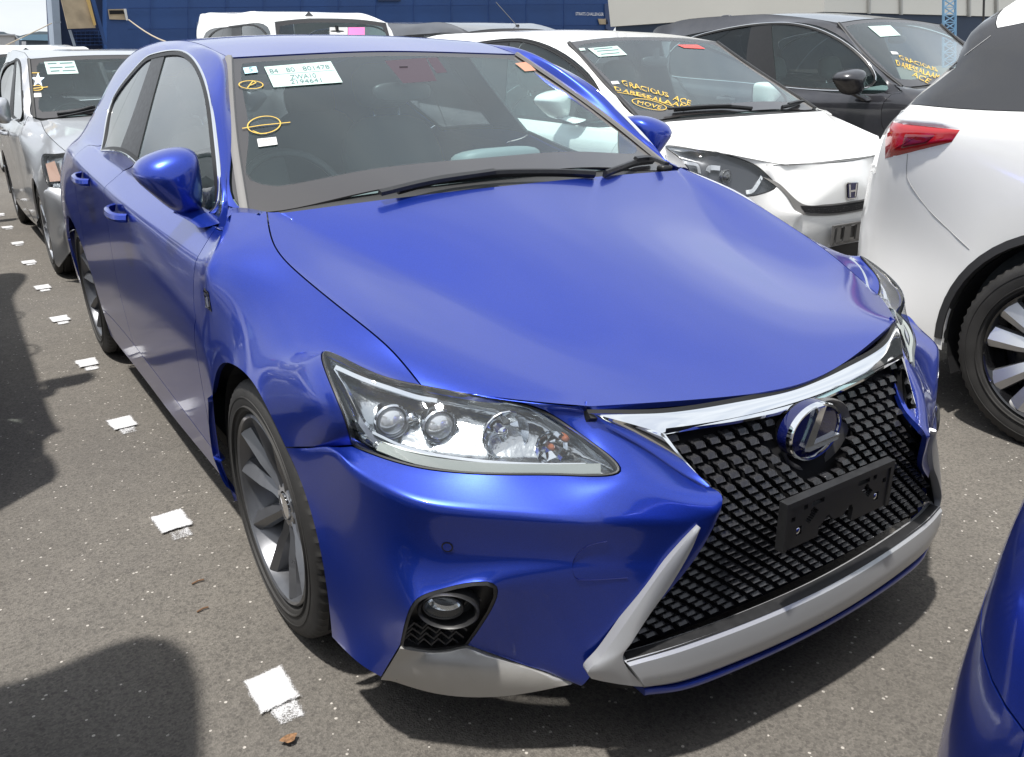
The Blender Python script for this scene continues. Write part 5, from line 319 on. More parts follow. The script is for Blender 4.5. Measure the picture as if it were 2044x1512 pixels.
def panel_mesh(body, wanted, side=None, gap=.0018, flange=.012, offset=0., name='panel', thick=None):
    """cut one panel out of the body surface: edges drawn back by the gap and folded inwards"""
    co, quads, pv, pan, no = body
    ids = {pan.index(w) for w in wanted}
    sel = [q for q, p in zip(quads, pv) if p // 2 in ids and (side is None or p % 2 == side)]
    m = {}; V = []; F = []; N = []
    for q in sel:
        for v in q:
            if v not in m: m[v] = len(V); V.append(co[v] + no[v] * offset); N.append(no[v])
        F.append([m[v] for v in q])
    V = np.array(V); N = np.array(N)
    cnt = {}
    for q in F:
        for a, b in zip(q, q[1:] + q[:1]): cnt[(a, b)] = cnt.get((a, b), 0) + 1
    bnd = [(a, b) for (a, b) in cnt if (b, a) not in cnt]
    pull = np.zeros_like(V)
    for a, b in bnd:
        d = V[b] - V[a]; nn = N[a] + N[b]
        inw = np.cross(nn, d); L = np.linalg.norm(inw)
        if L > 1e-12:
            inw /= L; pull[a] += inw; pull[b] += inw
    L = np.linalg.norm(pull, axis=1, keepdims=True); L[L == 0] = 1
    V2 = V + pull / L * gap
    V2 = list(map(tuple, V2)); fl = {}
    for a, b in bnd:
        for v in (a, b):
            if v not in fl:
                fl[v] = len(V2); V2.append(tuple(np.array(V2[v]) - N[v] * flange))
    nf = len(F)
    for a, b in bnd: F.append([b, a, fl[a], fl[b]])
    me = bpy.data.meshes.new(name); me.from_pydata(V2, [], F)
    sharp = set(tuple(sorted(e)) for e in bnd)
    me.polygons.foreach_set('use_smooth', [True] * len(F))
    se = me.attributes.new('sharp_edge', 'BOOLEAN', 'EDGE')
    se.data.foreach_set('value', [tuple(sorted(e.vertices)) in sharp for e in me.edges])
    me.update()
    return me

# ------------------------------------------------------------------ car building
class Body:
    def __init__(s, data, off=(0, 0), levels=3):
        s.b = cage_body(data, levels=levels); s.off = Vector((off[0], off[1], 0)); s.data = data
        co, quads = s.b[0], s.b[1]
        s.bvh = BVHTree.FromPolygons([tuple(c) for c in co], [tuple(q) for q in quads])
    def P(s, n, side=0):
        x, y, z = s.data['v'][NAMED[n]]
        if side and 'far' in s.data: return Vector(s.data['far'][NAMED[n]])
        return Vector((-x if side else x, y, z))
    def hit(s, u, v):
        """the point of the body seen at (u, v), in the car's own coordinates"""
        p, n, i, d = s.bvh.ray_cast(CP - s.off, ray(u, v).normalized())
        if p is None: return None, None
        if n.dot(ray(u, v)) > 0: n = -n
        return p, n
    def panel(s, wanted, side=None, **k): return panel_mesh(s.b, wanted, side, **k)
    def shoot(s, p, d):
        q, n, i, t = s.bvh.ray_cast(Vector(p), Vector(d).normalized())
        if q is None: return None, None
        if n.dot(Vector(d)) > 0: n = -n
        return q, n

def boundary(body, wanted, side):
    """ordered outline of a set of panels with the outward normals"""
    co, quads, pv, pan, no = body.b
    ids = {pan.index(w_) for w_ in wanted if w_ in pan}; E = {}
    for q, p in zip(quads, pv):
        if p // 2 in ids and (side is None or p % 2 == side):
            for a, b in zip(q, q[1:] + q[:1]): E[(a, b)] = 1
    nx = {a: b for (a, b) in E if (b, a) not in E}
    a = next(iter(nx)); ch = [a]
    while nx[ch[-1]] != a and len(ch) < 9999: ch.append(nx[ch[-1]])
    return [Vector(co[i]) for i in ch], [Vector(no[i]) for i in ch]

def outline_strip(name, body, wanted, side, prof, m, parent, push=.0, step=1, smooth=2):
    P, N = boundary(body, wanted, side)
    P = P[::step]; N = N[::step]
    n = len(P); P2 = P
    for _ in range(smooth): P2 = [(P2[i - 1] + P2[i] * 2 + P2[(i + 1) % n]) / 4 for i in range(n)]; N = [(N[i - 1] + N[i] * 2 + N[(i + 1) % n]).normalized() for i in range(n)]
    return sweep(name, [p + q * push for p, q in zip(P2, N)], N, prof, m, parent, closed=True)

def edge_field(me, wb=.105, ws=.034, wt=.03):
    """distance to the rim of the pane, used by the enamel border print"""
    co = np.array([v.co[:] for v in me.vertices]); z0, z1 = co[:, 2].min(), co[:, 2].max()
    bm = bmesh.new(); bm.from_mesh(me); bm.verts.ensure_lookup_table()
    nf = np.zeros(len(co), bool)
    sh = [e for e in me.edges]
    at_ = me.attributes['sharp_edge']; idx = set()
    for i, e in enumerate(me.edges):
        if at_.data[i].value: idx.update(e.vertices)
    idx = np.array(sorted(idx)); B = co[idx]
    # classify rim points: bottom, top, side
    mid = np.abs(B[:, 0]); zz = (B[:, 2] - z0) / (z1 - z0)
    val = np.zeros(len(co))
    xm = {}
    kind = np.where(zz > .86, 2, 0)
    lowx = np.abs(B[:, 0]).max()
    # side rim: points whose |x| is nearly the largest at their height
    for i in range(len(B)):
        same = np.abs(B[:, 2] - B[i, 2]) < .03
        if abs(B[i, 0]) > np.abs(B[same][:, 0]).max() - .02 and .06 < zz[i] < .97: kind[i] = 1
    W = {0: wb, 1: ws, 2: wt}
    for v in range(len(co)):
        d = np.linalg.norm(B - co[v], axis=1); r = []
        for k, wd in W.items():
            s_ = d[kind == k]
            if len(s_): r.append(max(0, s_.min()) / wd)
        r = np.array(r); val[v] = (np.sum((r + 1e-3) ** -6.0)) ** (-1 / 6.0)
    bm.free()
    a = me.attributes.new('edge_distance', 'FLOAT', 'POINT'); a.data.foreach_set('value', val)

def tyre(name, parent, r, w_, rim_r, loc, side, m=None, blocks=64):
    V = []; F = []; h = w_ / 2; n = blocks * 2; G = .006
    def tr(x, rr, cut):
        return lambda i: (x, rr - (G if (i % 2 and cut) else 0))
    prof = [(-h * .72, rim_r - .004), (-h * .93, rim_r + .012), (-h, (r + rim_r) / 2 - .005), (-h * .985, r - .030), tr(-h * .93, r - .013, True), tr(-h * .82, r - .003, True), tr(-h * .62, r, True),
            (-h * .55, r), (-h * .53, r - .008), (-h * .44, r - .008), (-h * .42, r), (-h * .05, r), (-h * .03, r - .008), (h * .03, r - .008), (h * .05, r), (h * .42, r), (h * .44, r - .008), (h * .53, r - .008), (h * .55, r),
            tr(h * .62, r, True), tr(h * .82, r - .003, True), tr(h * .93, r - .013, True), (h * .985, r - .030), (h, (r + rim_r) / 2 - .005), (h * .93, rim_r + .012), (h * .72, rim_r - .004)]
    lathe(V, F, prof, n, c=(0, 0, 0))
    # raised rings on the sidewall
    for sx in (-1, 1):
        for rr in (rim_r + .022, r - .040):
            x = sx * h * .998
            lathe(V, F, [(x - sx * .004, rr - .0022), (x + sx * .0012, rr - .0012), (x + sx * .0012, rr + .0012), (x - sx * .004, rr + .0022)], n)
    o = mesh(name, V, F, m or M_TYRE, parent, True, .6); o.location = loc
    return o

def thing_part(name, parent, loc=(0, 0, 0)):
    o = bpy.data.objects.new(name, None); C.objects.link(o); o.parent = parent; o.location = loc; o.empty_display_size = .05
    return o

def wheel(root, x, y, z, r, w_, rim_r, side, kind):
    """an axle corner: tyre and rim as sub-parts of the wheel"""
    wv = []
    V = []; F = []
    lathe(V, F, [(side * w_ * .1, .02), (side * w_ * .1, rim_r * .5), (-side * w_ * .4, rim_r * .5), (-side * w_ * .4, .02)], 32)
    wh = mesh('wheel', V, F, M_DARK, root); wh.location = (x, y, z)
    tyre('tyre', wh, r, w_, rim_r, (0, 0, 0), side)
    # spokes, lip and the rest of the rim joined face to face
    V = []; F = []; h = w_ / 2 * side
    m = {'graphite': M_RIM, 'silver': M_RIM2, 'steel': M_RIM2, 'dark': M_GUN, 'twotone': M_GLOSSB}[kind[0]]; ms_ = M_RIM2 if kind[0] == 'twotone' else m
    rim_lip = [(h * .80, rim_r + .004), (h * .90, rim_r + .003), (h * .94, rim_r - .002), (h * .90, rim_r - .007), (h * .78, rim_r - .012), (h * .55, rim_r - .018), (h * .1, rim_r - .035), (-h * .6, rim_r - .03), (-h * .8, rim_r)]
    lathe(V, F, rim_lip, 96)
    xo, xi = h * .84, h * kind[3]; hub = kind[2]
    def spoke(ang, wd0, wd1, V, F, lift=0.):
        a = math.radians(ang); i0 = len(V)
        rs = [hub * .75, hub * 1.3, rim_r * .55, rim_r * .80, rim_r - .010]
        xs = [xi, xi + (xo - xi) * .10, xi + (xo - xi) * .50, xi + (xo - xi) * .80, xo]
        for r_, x_, t_ in zip(rs, xs, (0, .15, .5, .8, 1)):
            wd = wd0 + (wd1 - wd0) * t_; dpt = .030 * side; x_ += lift
            for s_, dx in ((-1, -dpt), (-.88, -.006 * side), (-.20, .006 * side), (.88, -.012 * side), (1, -dpt)):
                yy = s_ * wd / 2
                V.append((x_ + dx, r_ * math.cos(a) - yy * math.sin(a), r_ * math.sin(a) + yy * math.cos(a)))
        for i in range(4):
            for j in range(4): F.append([i0 + i * 5 + j, i0 + i * 5 + j + 1, i0 + i * 5 + j + 6, i0 + i * 5 + j + 5])
        F.append([i0 + k for k in range(5)])
    lathe(V, F, [(xi - .03 * side, hub), (xi - .002 * side, hub * .97), (xi + .004 * side, hub * .85), (xi + .004 * side, .036), (xi - .001 * side, .034)], 48)
    rim = mesh('rim', V, F, m, wh, True, .35)
    for ang, w0, w1 in kind[1]:
        V = []; F = []; spoke(ang, w0, w1, V, F); mesh('spoke', V, F, ms_, wh, True, .2)
    V = []; F = []
    lathe(V, F, [(xi - .002 * side, .033), (xi + .008 * side, .031), (xi + .010 * side, .024), (xi + .0105 * side, .0005)], 40); mesh('hub_cap', V, F, M_CHROME if kind[0] == 'graphite' else m, wh, True, .5)
    V = []; F = []
    lathe(V, F, [(h * .05, .02), (h * .05, rim_r * .72), (-h * .05, rim_r * .72)], 48); lathe(V, F, [(-h * .30, .01), (-h * .30, rim_r - .03)], 48)
    mesh('brake_disc', V, F, M_GUN, wh, True, .5)
    for i in range(5):
        a = math.radians(36 + 72 * i); V = []; F = []
        lathe(V, F, [(xi - .020 * side, .009), (xi - .004 * side, .0085), (xi - .004 * side, .006), (xi - .010 * side, .005), (xi - .010 * side, .0003)], 10, c=(0, .052 * math.cos(a), .052 * math.sin(a)))
        mesh('wheel_nut', V, F, M_LAMPD, wh, True, .5)
    return wh

TEN = [(k * 72 + s * 17 + 22, .034, .056) for k in range(5) for s in (-1, 1)]
FIVE = [(k * 72 + s * 15 + 20, .040, .082) for k in range(5) for s in (-1, 1)]
K_BLUE = ('graphite', TEN, .060, .52)
K_SUV = ('twotone', FIVE, .068, .60)
K_CAP = ('steel', [(k * 51.43, .030, .050) for k in range(7)], .075, .75)

def interior(body, root, rhd=True, dz=0., simple=False):
    P = body.P; bl = P('P0'); br = P('P3'); hw = abs(bl.x) - .05; yb = bl.y; zb = bl.z
    inn = mesh('interior', *tub(P, hw), M_CABIN, root, True, .6)
    # dashboard
    V = []; F = []; xs = np.linspace(-hw, hw, 13); k = 6
    sx = -1 if rhd else 1
    for x in xs:
        hood = .035 * math.exp(-((x - sx * .37) / .17) ** 2)
        y0 = yb + .10 + .10 * (x / hw) ** 2
        for (yy, zz) in ((yb - .13, zb - .035), (y0 + .10, zb - .035 + hood * .3), (y0 + .30, zb - .045 + hood), (y0 + .37, zb - .085 + hood), (y0 + .36, zb - .20), (y0 + .30, zb - .42)): V.append((x, yy if yy != yb - .13 else yb - .13 + .1 * (x / hw) ** 2, zz))
    for i in range(12):
        for j in range(k - 1): F.append([i * k + j, (i + 1) * k + j, (i + 1) * k + j + 1, i * k + j + 1])
    mesh('dashboard', V, F, M_DASH, inn, True, .8)
    # steering wheel
    cx, cy, cz = sx * .37, yb + .62, zb - .10; V = []; F = []; R = Matrix.Rotation(math.radians(-25), 3, 'X')
    for i in range(40):
        a = 2 * math.pi * i / 40
        for j in range(8):
            b = 2 * math.pi * j / 8; rr = .185 + .014 * math.cos(b)
            V.append(Vector((cx, cy, cz)) + R @ Vector((rr * math.cos(a), .014 * math.sin(b), rr * math.sin(a))))
    for i in range(40):
        for j in range(8): F.append([i * 8 + j, ((i + 1) % 40) * 8 + j, ((i + 1) % 40) * 8 + (j + 1) % 8, i * 8 + (j + 1) % 8])
    box(V, F, Vector((cx, cy, cz)) + R @ Vector((0, -.01, -.02)), (.13, .05, .10), R); box(V, F, Vector((cx, cy, cz)), (.34, .02, .03), R); box(V, F, Vector((cx, cy, cz)) + R @ Vector((0, 0, -.10)), (.05, .02, .16), R)
    mesh('steering_wheel', V, F, M_PLASTIC, inn, True, .7)
    for s_ in (-1, 1):
        for row, yy in ((0, yb + 1.05), (1, yb + 1.95)):
            V = []; F = []; Rb = Matrix.Rotation(math.radians(-18), 3, 'X'); c0 = Vector((s_ * .37, yy, .48 + dz))
            pill(V, F, c0 + Vector((0, 0, 0)), (.50, .50, .15)); pill(V, F, c0 + Vector((0, .30, .30)), (.49, .14, .62), Rb)
            st = mesh('seat', V, F, M_CABIN, inn, True)
            V = []; F = []; top = c0 + Vector((0, .41, .30)) + Vector((0, 0, .42 if row == 0 else .34))
            pill(V, F, top, (.27, .11, .19), Rb); mesh('headrest', V, F, M_CABIN, st, True)
            if row == 0:
                V = []; F = []
                for q in (-.06, .06): box(V, F, top + Vector((q, -.025, -.12)), (.012, .012, .12), Rb)
                mesh('headrest_post', V, F, M_CHROME, st)
    # rear view mirror
    V = []; F = []; c = Vector((.03, br.y - .04, br.z - .115)); pill(V, F, c, (.22, .035, .062)); box(V, F, c + Vector((0, -.01, .05)), (.03, .03, .06))
    mesh('rear_view_mirror', V, F, M_PLASTIC, inn, True, .8)
    return inn
def pill(V, F, c, s, R=None, n=10, e=3.2):
    """a soft box (superellipsoid)"""
    i0 = len(V); c = Vector(c)
    def sg(a, p): return math.copysign(abs(a) ** (2 / p), a)
    m_ = n * 2
    for i in range(n + 1):
        th = -math.pi / 2 + math.pi * i / n
        for j in range(m_):
            ph = 2 * math.pi * j / m_
            p = Vector((s[0] / 2 * sg(math.cos(th), e) * sg(math.cos(ph), e), s[1] / 2 * sg(math.cos(th), e) * sg(math.sin(ph), e), s[2] / 2 * sg(math.sin(th), e)))
            V.append(c + (R @ p if R is not None else p))
    for i in range(n):
        for j in range(m_): F.append([i0 + i * m_ + j, i0 + i * m_ + (j + 1) % m_, i0 + (i + 1) * m_ + (j + 1) % m_, i0 + (i + 1) * m_ + j])
def tub(P, hw):
    """floor, bulkhead and inner door trims"""
    V = []; F = []; y0 = P('P0').y + .03; y1 = 3.1; zb = P('P0').z - .09
    n = 12
    for i in range(n + 1):
        y = y0 + (y1 - y0) * i / n
        for x, z in ((-hw - .02, zb - .01), (-hw - .04, .55), (-hw - .02, .24), (hw + .02, .24), (hw + .04, .55), (hw + .02, zb - .01)): V.append((x, y, z))
    for i in range(n):
        for j in range(5): F.append([i * 6 + j, (i + 1) * 6 + j, (i + 1) * 6 + j + 1, i * 6 + j + 1])
    F.append([5, 4, 3, 2, 1, 0]); F.append([n * 6 + j for j in range(6)])
    return V, F

def shell(body, root, M, cfg):
    """all painted panels, panes and lamps of a car"""
    out = {}
    pn = body.b[3]
    def add(name, wanted, m, side=None, parent=root, **k):
        wanted = [x for x in wanted if x in pn]
        if not wanted: return None
        me = body.panel(wanted, side, name=name, **k); o = put(name, me, m, parent); out[(name, side)] = o
        return o
    body_m = M
    add('hood', ['hood'], M); add('roof', ['roof'], M); add('tailgate', ['tailgate'], M); None if cfg.get('merge_rear') else add('rear_bumper', ['rear_bumper'], M)
    fb = None
    for sd_ in ((None,) if cfg.get('fill', True) else (0, 1)): fb = add('front_bumper', ['bumper'] + (['front_fill'] if cfg.get('fill', True) else []) + (['splitter', 'fog_surround'] if cfg.get('plain') else []), M, sd_)
    ws = add('windscreen', ['windshield'], M_WSH, gap=.004, offset=-.003, flange=.004); edge_field(ws.data, *cfg.get('frit', (.105, .034, .03)))
    add('rear_window_glass', ['rear_glass'], M_PRIV, gap=.003)
    a_, b_, c_, d_, e_, f_ = [body.P(k_) for k_ in ('h5_5', 'h5_2', 'h5_0', 'P0', 'wb0', 'wc0')]; mr_ = lambda p: Vector((-p.x, p.y, p.z)); dn = Vector((0, 0, -.022))
    ribbon('cowl', [p + dn + Vector((0, -.03, 0)) for p in (a_, b_, c_, mr_(b_), mr_(a_))], [p + dn * .6 + Vector((0, .02, 0)) for p in (d_, e_, f_, mr_(e_), mr_(d_))], (0, -.2, 1), .02, M_MATTE, root)
    for s_ in (0, 1):
        add('fender', ['fender'], M, s_)
        d = add('front_door', ['front_door'], M, s_); d2 = add('rear_door', ['rear_door'], M, s_)
        pil = cfg.get('cpillar', M)
        if pil is M: add('body_side', ['body_side', 'c_pillar'], M, s_)
        else: add('body_side', ['body_side'] + (['rear_bumper'] if cfg.get('merge_rear') else []), M, s_); add('rear_pillar_panel', ['c_pillar'], pil, s_, gap=.001)
        add('side_sill', ['rocker'], cfg.get('sill', M), s_)
        add('front_side_window', ['front_window'], M_GLASS, s_, offset=-.004, gap=.001, flange=.004); add('rear_side_window', ['rear_window'], M_PRIV, s_, offset=-.004, gap=.001, flange=.004)
        add('quarter_window', ['quarter_window'], M_PRIV, s_, offset=-.004, gap=.002, flange=.004); add('window_pillar', ['pillar_trim'], M_PLASTIC, s_, offset=-.001, gap=0)
        wn = ['front_window', 'rear_window', 'quarter_window', 'pillar_trim']
        trim = cfg.get('window_trim', M_CHROME)
        outline_strip('window_moulding', body, wn, s_, [(-.001, -.004), (-.001, .003), (.001, .0055), (.005, .0055), (.007, .003), (.007, -.004)], trim, root, smooth=14)
        outline_strip('window_seal', body, wn, s_, [(-.014, -.006), (-.013, .001), (.000, .003), (.001, -.006)], M_RUBBER, root, smooth=14)
        pts = [body.P(n_, s_) for n_ in ('P0', 'P1', 'P2', 'P3')]; pts[0] = pts[0] + (pts[0] - pts[1]) * .03
        cp = crom(pts, 10); nn = []
        for p in cp:
            q, n_ = body.shoot(p + Vector((0, -.3, .5)), (0, .3, -.5)); nn.append(Vector((-.35 if s_ == 0 else .35, -.45, .8)).normalized())
        sweep('windscreen_moulding', cp, nn, [(-.012, -.004), (-.010, .006), (0, .009), (.010, .006), (.012, -.004)], cfg.get('ws_trim', M_GREYPL), root)
        # wheel housings
        for cy in (0, cfg.get('wb', 2.6)):
            V = []; F = []; sg = -1 if s_ == 0 else 1; rr = cfg['arch']; n = 24; hw = abs(body.P('D3').x) - .03
            for i in range(n + 1):
                a = math.radians(-25 + 230 * i / n)
                for x in (.50, hw): V.append((sg * x, cy + rr * math.cos(a), cfg['wz'] + rr * math.sin(a)))
                V.append((sg * .50, cy, cfg['wz']))
            for i in range(n): F.append([i * 3, i * 3 + 1, i * 3 + 4, i * 3 + 3]); F.append([i * 3, i * 3 + 3, i * 3 + 5, i * 3 + 2])
            mesh('wheel_housing', V, F, M_DARK, root, False)
    # floor pan
    V = []; F = []; x = .50
    box(V, F, (0, 1.3, cfg['wz'] - .08), (2 * x, 4.0, .05)); box(V, F, (0, 1.3, cfg['wz'] - .10), (1.55, 1.75, .04))
    box(V, F, (0, -.38, .235), (1.02, .80, .03)); box(V, F, (0, -.60, .25), (.96, .26, .02))  # undertray boxes added to stop sun leaking onto the ground under the bumper
    mesh('floor_pan', V, F, M_DARK, root, False)
    for s_ in (0, 1):
        sg = -1 if s_ == 0 else 1
        for cy in (0, cfg.get('wb', 2.6)):
            wheel(root, sg * cfg['wx'], cy, cfg['wz'], cfg['wr'], cfg['ww'], cfg['rr'], sg, cfg['wheel'])
    return out

def door_mirror(root, c, s_, m, size=(.185, .15, .185), foot=None):
    """housing bulging forward, dark rim, glass, and the arm to the door"""
    sg = -1 if s_ == 0 else 1; c = Vector(c)
    ol = [(.62, 1.0), (.95, .80), (1.0, .25), (.96, -.45), (.80, -.98), (.35, -1.05), (-.05, -.85), (-.55, -.35), (-.95, .12), (-1.0, .42), (-.70, .74), (0, .98)]   # (inboard, up)
    ol = [(p.x, p.y) for p in crom([(a, b, 0) for a, b in ol], 4, True)]
    secs = [(-.50, .12), (-.47, .42), (-.38, .68), (-.22, .88), (-.02, .99), (.20, 1.02), (.42, .98)]
    V = []; F = []; k = len(ol)
    for y, sc_ in secs:
        for a, b in ol: V.append(c + Vector((-sg * a * sc_ * size[0] / 2, y * size[1], b * sc_ * size[2] / 2 + .012 * (1 - sc_))))
    for i in range(len(secs) - 1):
        for j in range(k): F.append([i * k + j, i * k + (j + 1) % k, (i + 1) * k + (j + 1) % k, (i + 1) * k + j])
    F.append(list(range(k)))
    mo = mesh('door_mirror', V, F, m, root, True, .9)
    V = []; F = []
    for y, sc_ in ((.42, .975), (.52, .93), (.52, .86), (.47, .84)):
        for a, b in ol: V.append(c + Vector((-sg * a * sc_ * size[0] / 2, y * size[1], b * sc_ * size[2] / 2)))
    for i in range(3):
        for j in range(k): F.append([i * k + j, i * k + (j + 1) % k, (i + 1) * k + (j + 1) % k, (i + 1) * k + j])
    mesh('mirror_rim', V, F, M_PLASTIC, mo, True, .6)
    mesh('mirror_glass', [c + Vector((-sg * a * .85 * size[0] / 2, .475 * size[1], b * .85 * size[2] / 2)) for a, b in ol], [list(range(k))], M_CHROME, mo, False)
    # turn signal strip
    V = [c + Vector((-sg * a * size[0] / 2, y * size[1], b * size[2] / 2)) for a, b, y in ((-.97, .30, .02), (-.60, -.22, -.02), (-.60, -.30, .02), (-.98, .20, .10), (-.99, .36, -.0), (-.62, -.12, -.06))]
    if foot is not None:
        f0 = Vector(foot); a0 = c + Vector((-sg * .35 * size[0] / 2, .08 * size[1], -.86 * size[2] / 2)); V = []; F = []; n = 12
        for t in (0, .35, .75, 1.0):
            p = a0.lerp(f0, t); rx, ry = .030 + .012 * t * t, .026 + .014 * t * t
            for i in range(n):
                q = 2 * math.pi * i / n; V.append(p + Vector((-sg * rx * math.cos(q), ry * math.sin(q), .25 * rx * math.cos(q))))
        for i in range(3):
            for j in range(n): F.append([i * n + j, i * n + (j + 1) % n, (i + 1) * n + (j + 1) % n, (i + 1) * n + j])
        F.append(list(range(n))[::-1])
        mesh('mirror_arm', V, F, m, mo, True, .9)
    return mo

def handle(body, door, y, z, s_, m, L=.19):
    sg = -1 if s_ == 0 else 1
    pts = []; nn = []
    for t, d in ((-.5, .004), (-.42, .022), (-.25, .036), (0, .041), (.25, .038), (.40, .026), (.5, .006)):
        q, n_ = body.shoot((sg * 1.3, y + t * L, z + .012 * t), (-sg, 0, 0))
        if q is None: return
        pts.append(q + Vector((sg * d, 0, 0))); nn.append(n_)
    P = crom(pts, 5); N = [Vector((sg, 0, .25)).normalized()] * len(P)
    sweep('door_handle', P, N, [(-.013, -.004), (-.015, .003), (-.008, .009), (.006, .009), (.013, .003), (.012, -.004)], m, door)
    q, n_ = body.shoot((sg * 1.3, y, z - .004), (-sg, 0, 0)); V = []; F = []
    V = [q + Vector((sg * .0012, L * .36 * math.cos(a), .030 * math.sin(a))) for a in np.linspace(0, 2 * math.pi, 24, endpoint=False)]
    V = []
    for a in np.linspace(0, 2 * math.pi, 24, endpoint=False):
        p, n2 = body.shoot((sg * 1.3, y + L * .36 * math.cos(a), z - .004 + .030 * math.sin(a)), (-sg, 0, 0)); V.append(p + Vector((sg * .0015, 0, 0)))
    mesh('handle_cup', V, [list(range(24))], M_GLOSSB if m is M_BLACK else MATS_CUP.get(m.name, m), door, False)
MATS_CUP = {}

def patch(name, body, quad_px=None, poly=None, thick=.0006, m=None, parent=None, nx=8, ny=5, push=0., local=None):
    """a thin sheet lying on the body: corners given as seen in the photograph (top left, top right, bottom right, bottom left)"""
    V = []; F = []; N = []
    for j in range(ny + 1):
        for i in range(nx + 1):
            s_, t = i / nx, j / ny
            u = (quad_px[0][0] * (1 - s_) + quad_px[1][0] * s_) * (1 - t) + (quad_px[3][0] * (1 - s_) + quad_px[2][0] * s_) * t
            v = (quad_px[0][1] * (1 - s_) + quad_px[1][1] * s_) * (1 - t) + (quad_px[3][1] * (1 - s_) + quad_px[2][1] * s_) * t
            p, n_ = body.hit(u, v)
            if p is None: return None
            V.append(p + n_ * (thick + push)); N.append(n_)
    for j in range(ny):
        for i in range(nx):
            a = j * (nx + 1) + i; F.append([a, a + nx + 1, a + nx + 2, a + 1])
    return mesh(name, V, F, m, parent, True)
def stroke(name, body, lines, r, m, parent, push=.001):
    """marker strokes drawn on a pane (polylines as seen in the photograph)"""
    V = []; F = []
    for ln in lines:
        pts = []
        for u, v in ln:
            p, n_ = body.hit(u, v)
            if p is None: continue
            pts.append((p + n_ * push, n_))
        for i in range(len(pts) - 1):
            a, b = pts[i][0], pts[i + 1][0]; n_ = pts[i][1]; t = (b - a)
            if t.length < 1e-6: continue
            s_ = t.normalized().cross(n_).normalized() * r; k = len(V); e = t.normalized() * r * .5
            V += [a - s_ - e, a + s_ - e, b + s_ + e, b - s_ + e]; F.append([k, k + 1, k + 2, k + 3])
    return mesh(name, V, F, m, parent, False)
_fonts = {}
def text_polys(s):
    """flat letter shapes in a unit box, as triangles"""
    if s in _fonts: return _fonts[s]
    c = bpy.data.curves.new('t', 'FONT'); c.body = s; c.resolution_u = 3; o = bpy.data.objects.new('t', c); C.objects.link(o)
    dg = bpy.context.evaluated_depsgraph_get(); me = bpy.data.meshes.new_from_object(o.evaluated_get(dg)); bpy.data.objects.remove(o)
    V = np.array([v.co[:2] for v in me.vertices]); F = [tuple(p.vertices) for p in me.polygons]; bpy.data.meshes.remove(me)
    mn, mxx = V.min(0), V.max(0); V = (V - mn) / (mxx - mn)
    _fonts[s] = (V, F); return V, F
def letters(name, body, s, quad, m, parent, push=.0014, hand=0.):
    """words on a pane, inside the quadrilateral seen in the photograph (top left, top right, bottom right, bottom left)"""
    V2, F = text_polys(s); V = []
    for x, y in V2:
        if hand: x, y = x + hand * .25 * math.sin(31 * y + 17 * x), y + hand * math.sin(23 * x) + hand * .6 * math.sin(57 * x + 2 * y)
        t = 1 - y
        u = (quad[0][0] * (1 - x) + quad[1][0] * x) * (1 - t) + (quad[3][0] * (1 - x) + quad[2][0] * x) * t
        v = (quad[0][1] * (1 - x) + quad[1][1] * x) * (1 - t) + (quad[3][1] * (1 - x) + quad[2][1] * x) * t
        p, n_ = body.hit(u, v)
        if p is None: return None
        V.append(p + n_ * push)
    return mesh(name, V, F, m, parent, False)

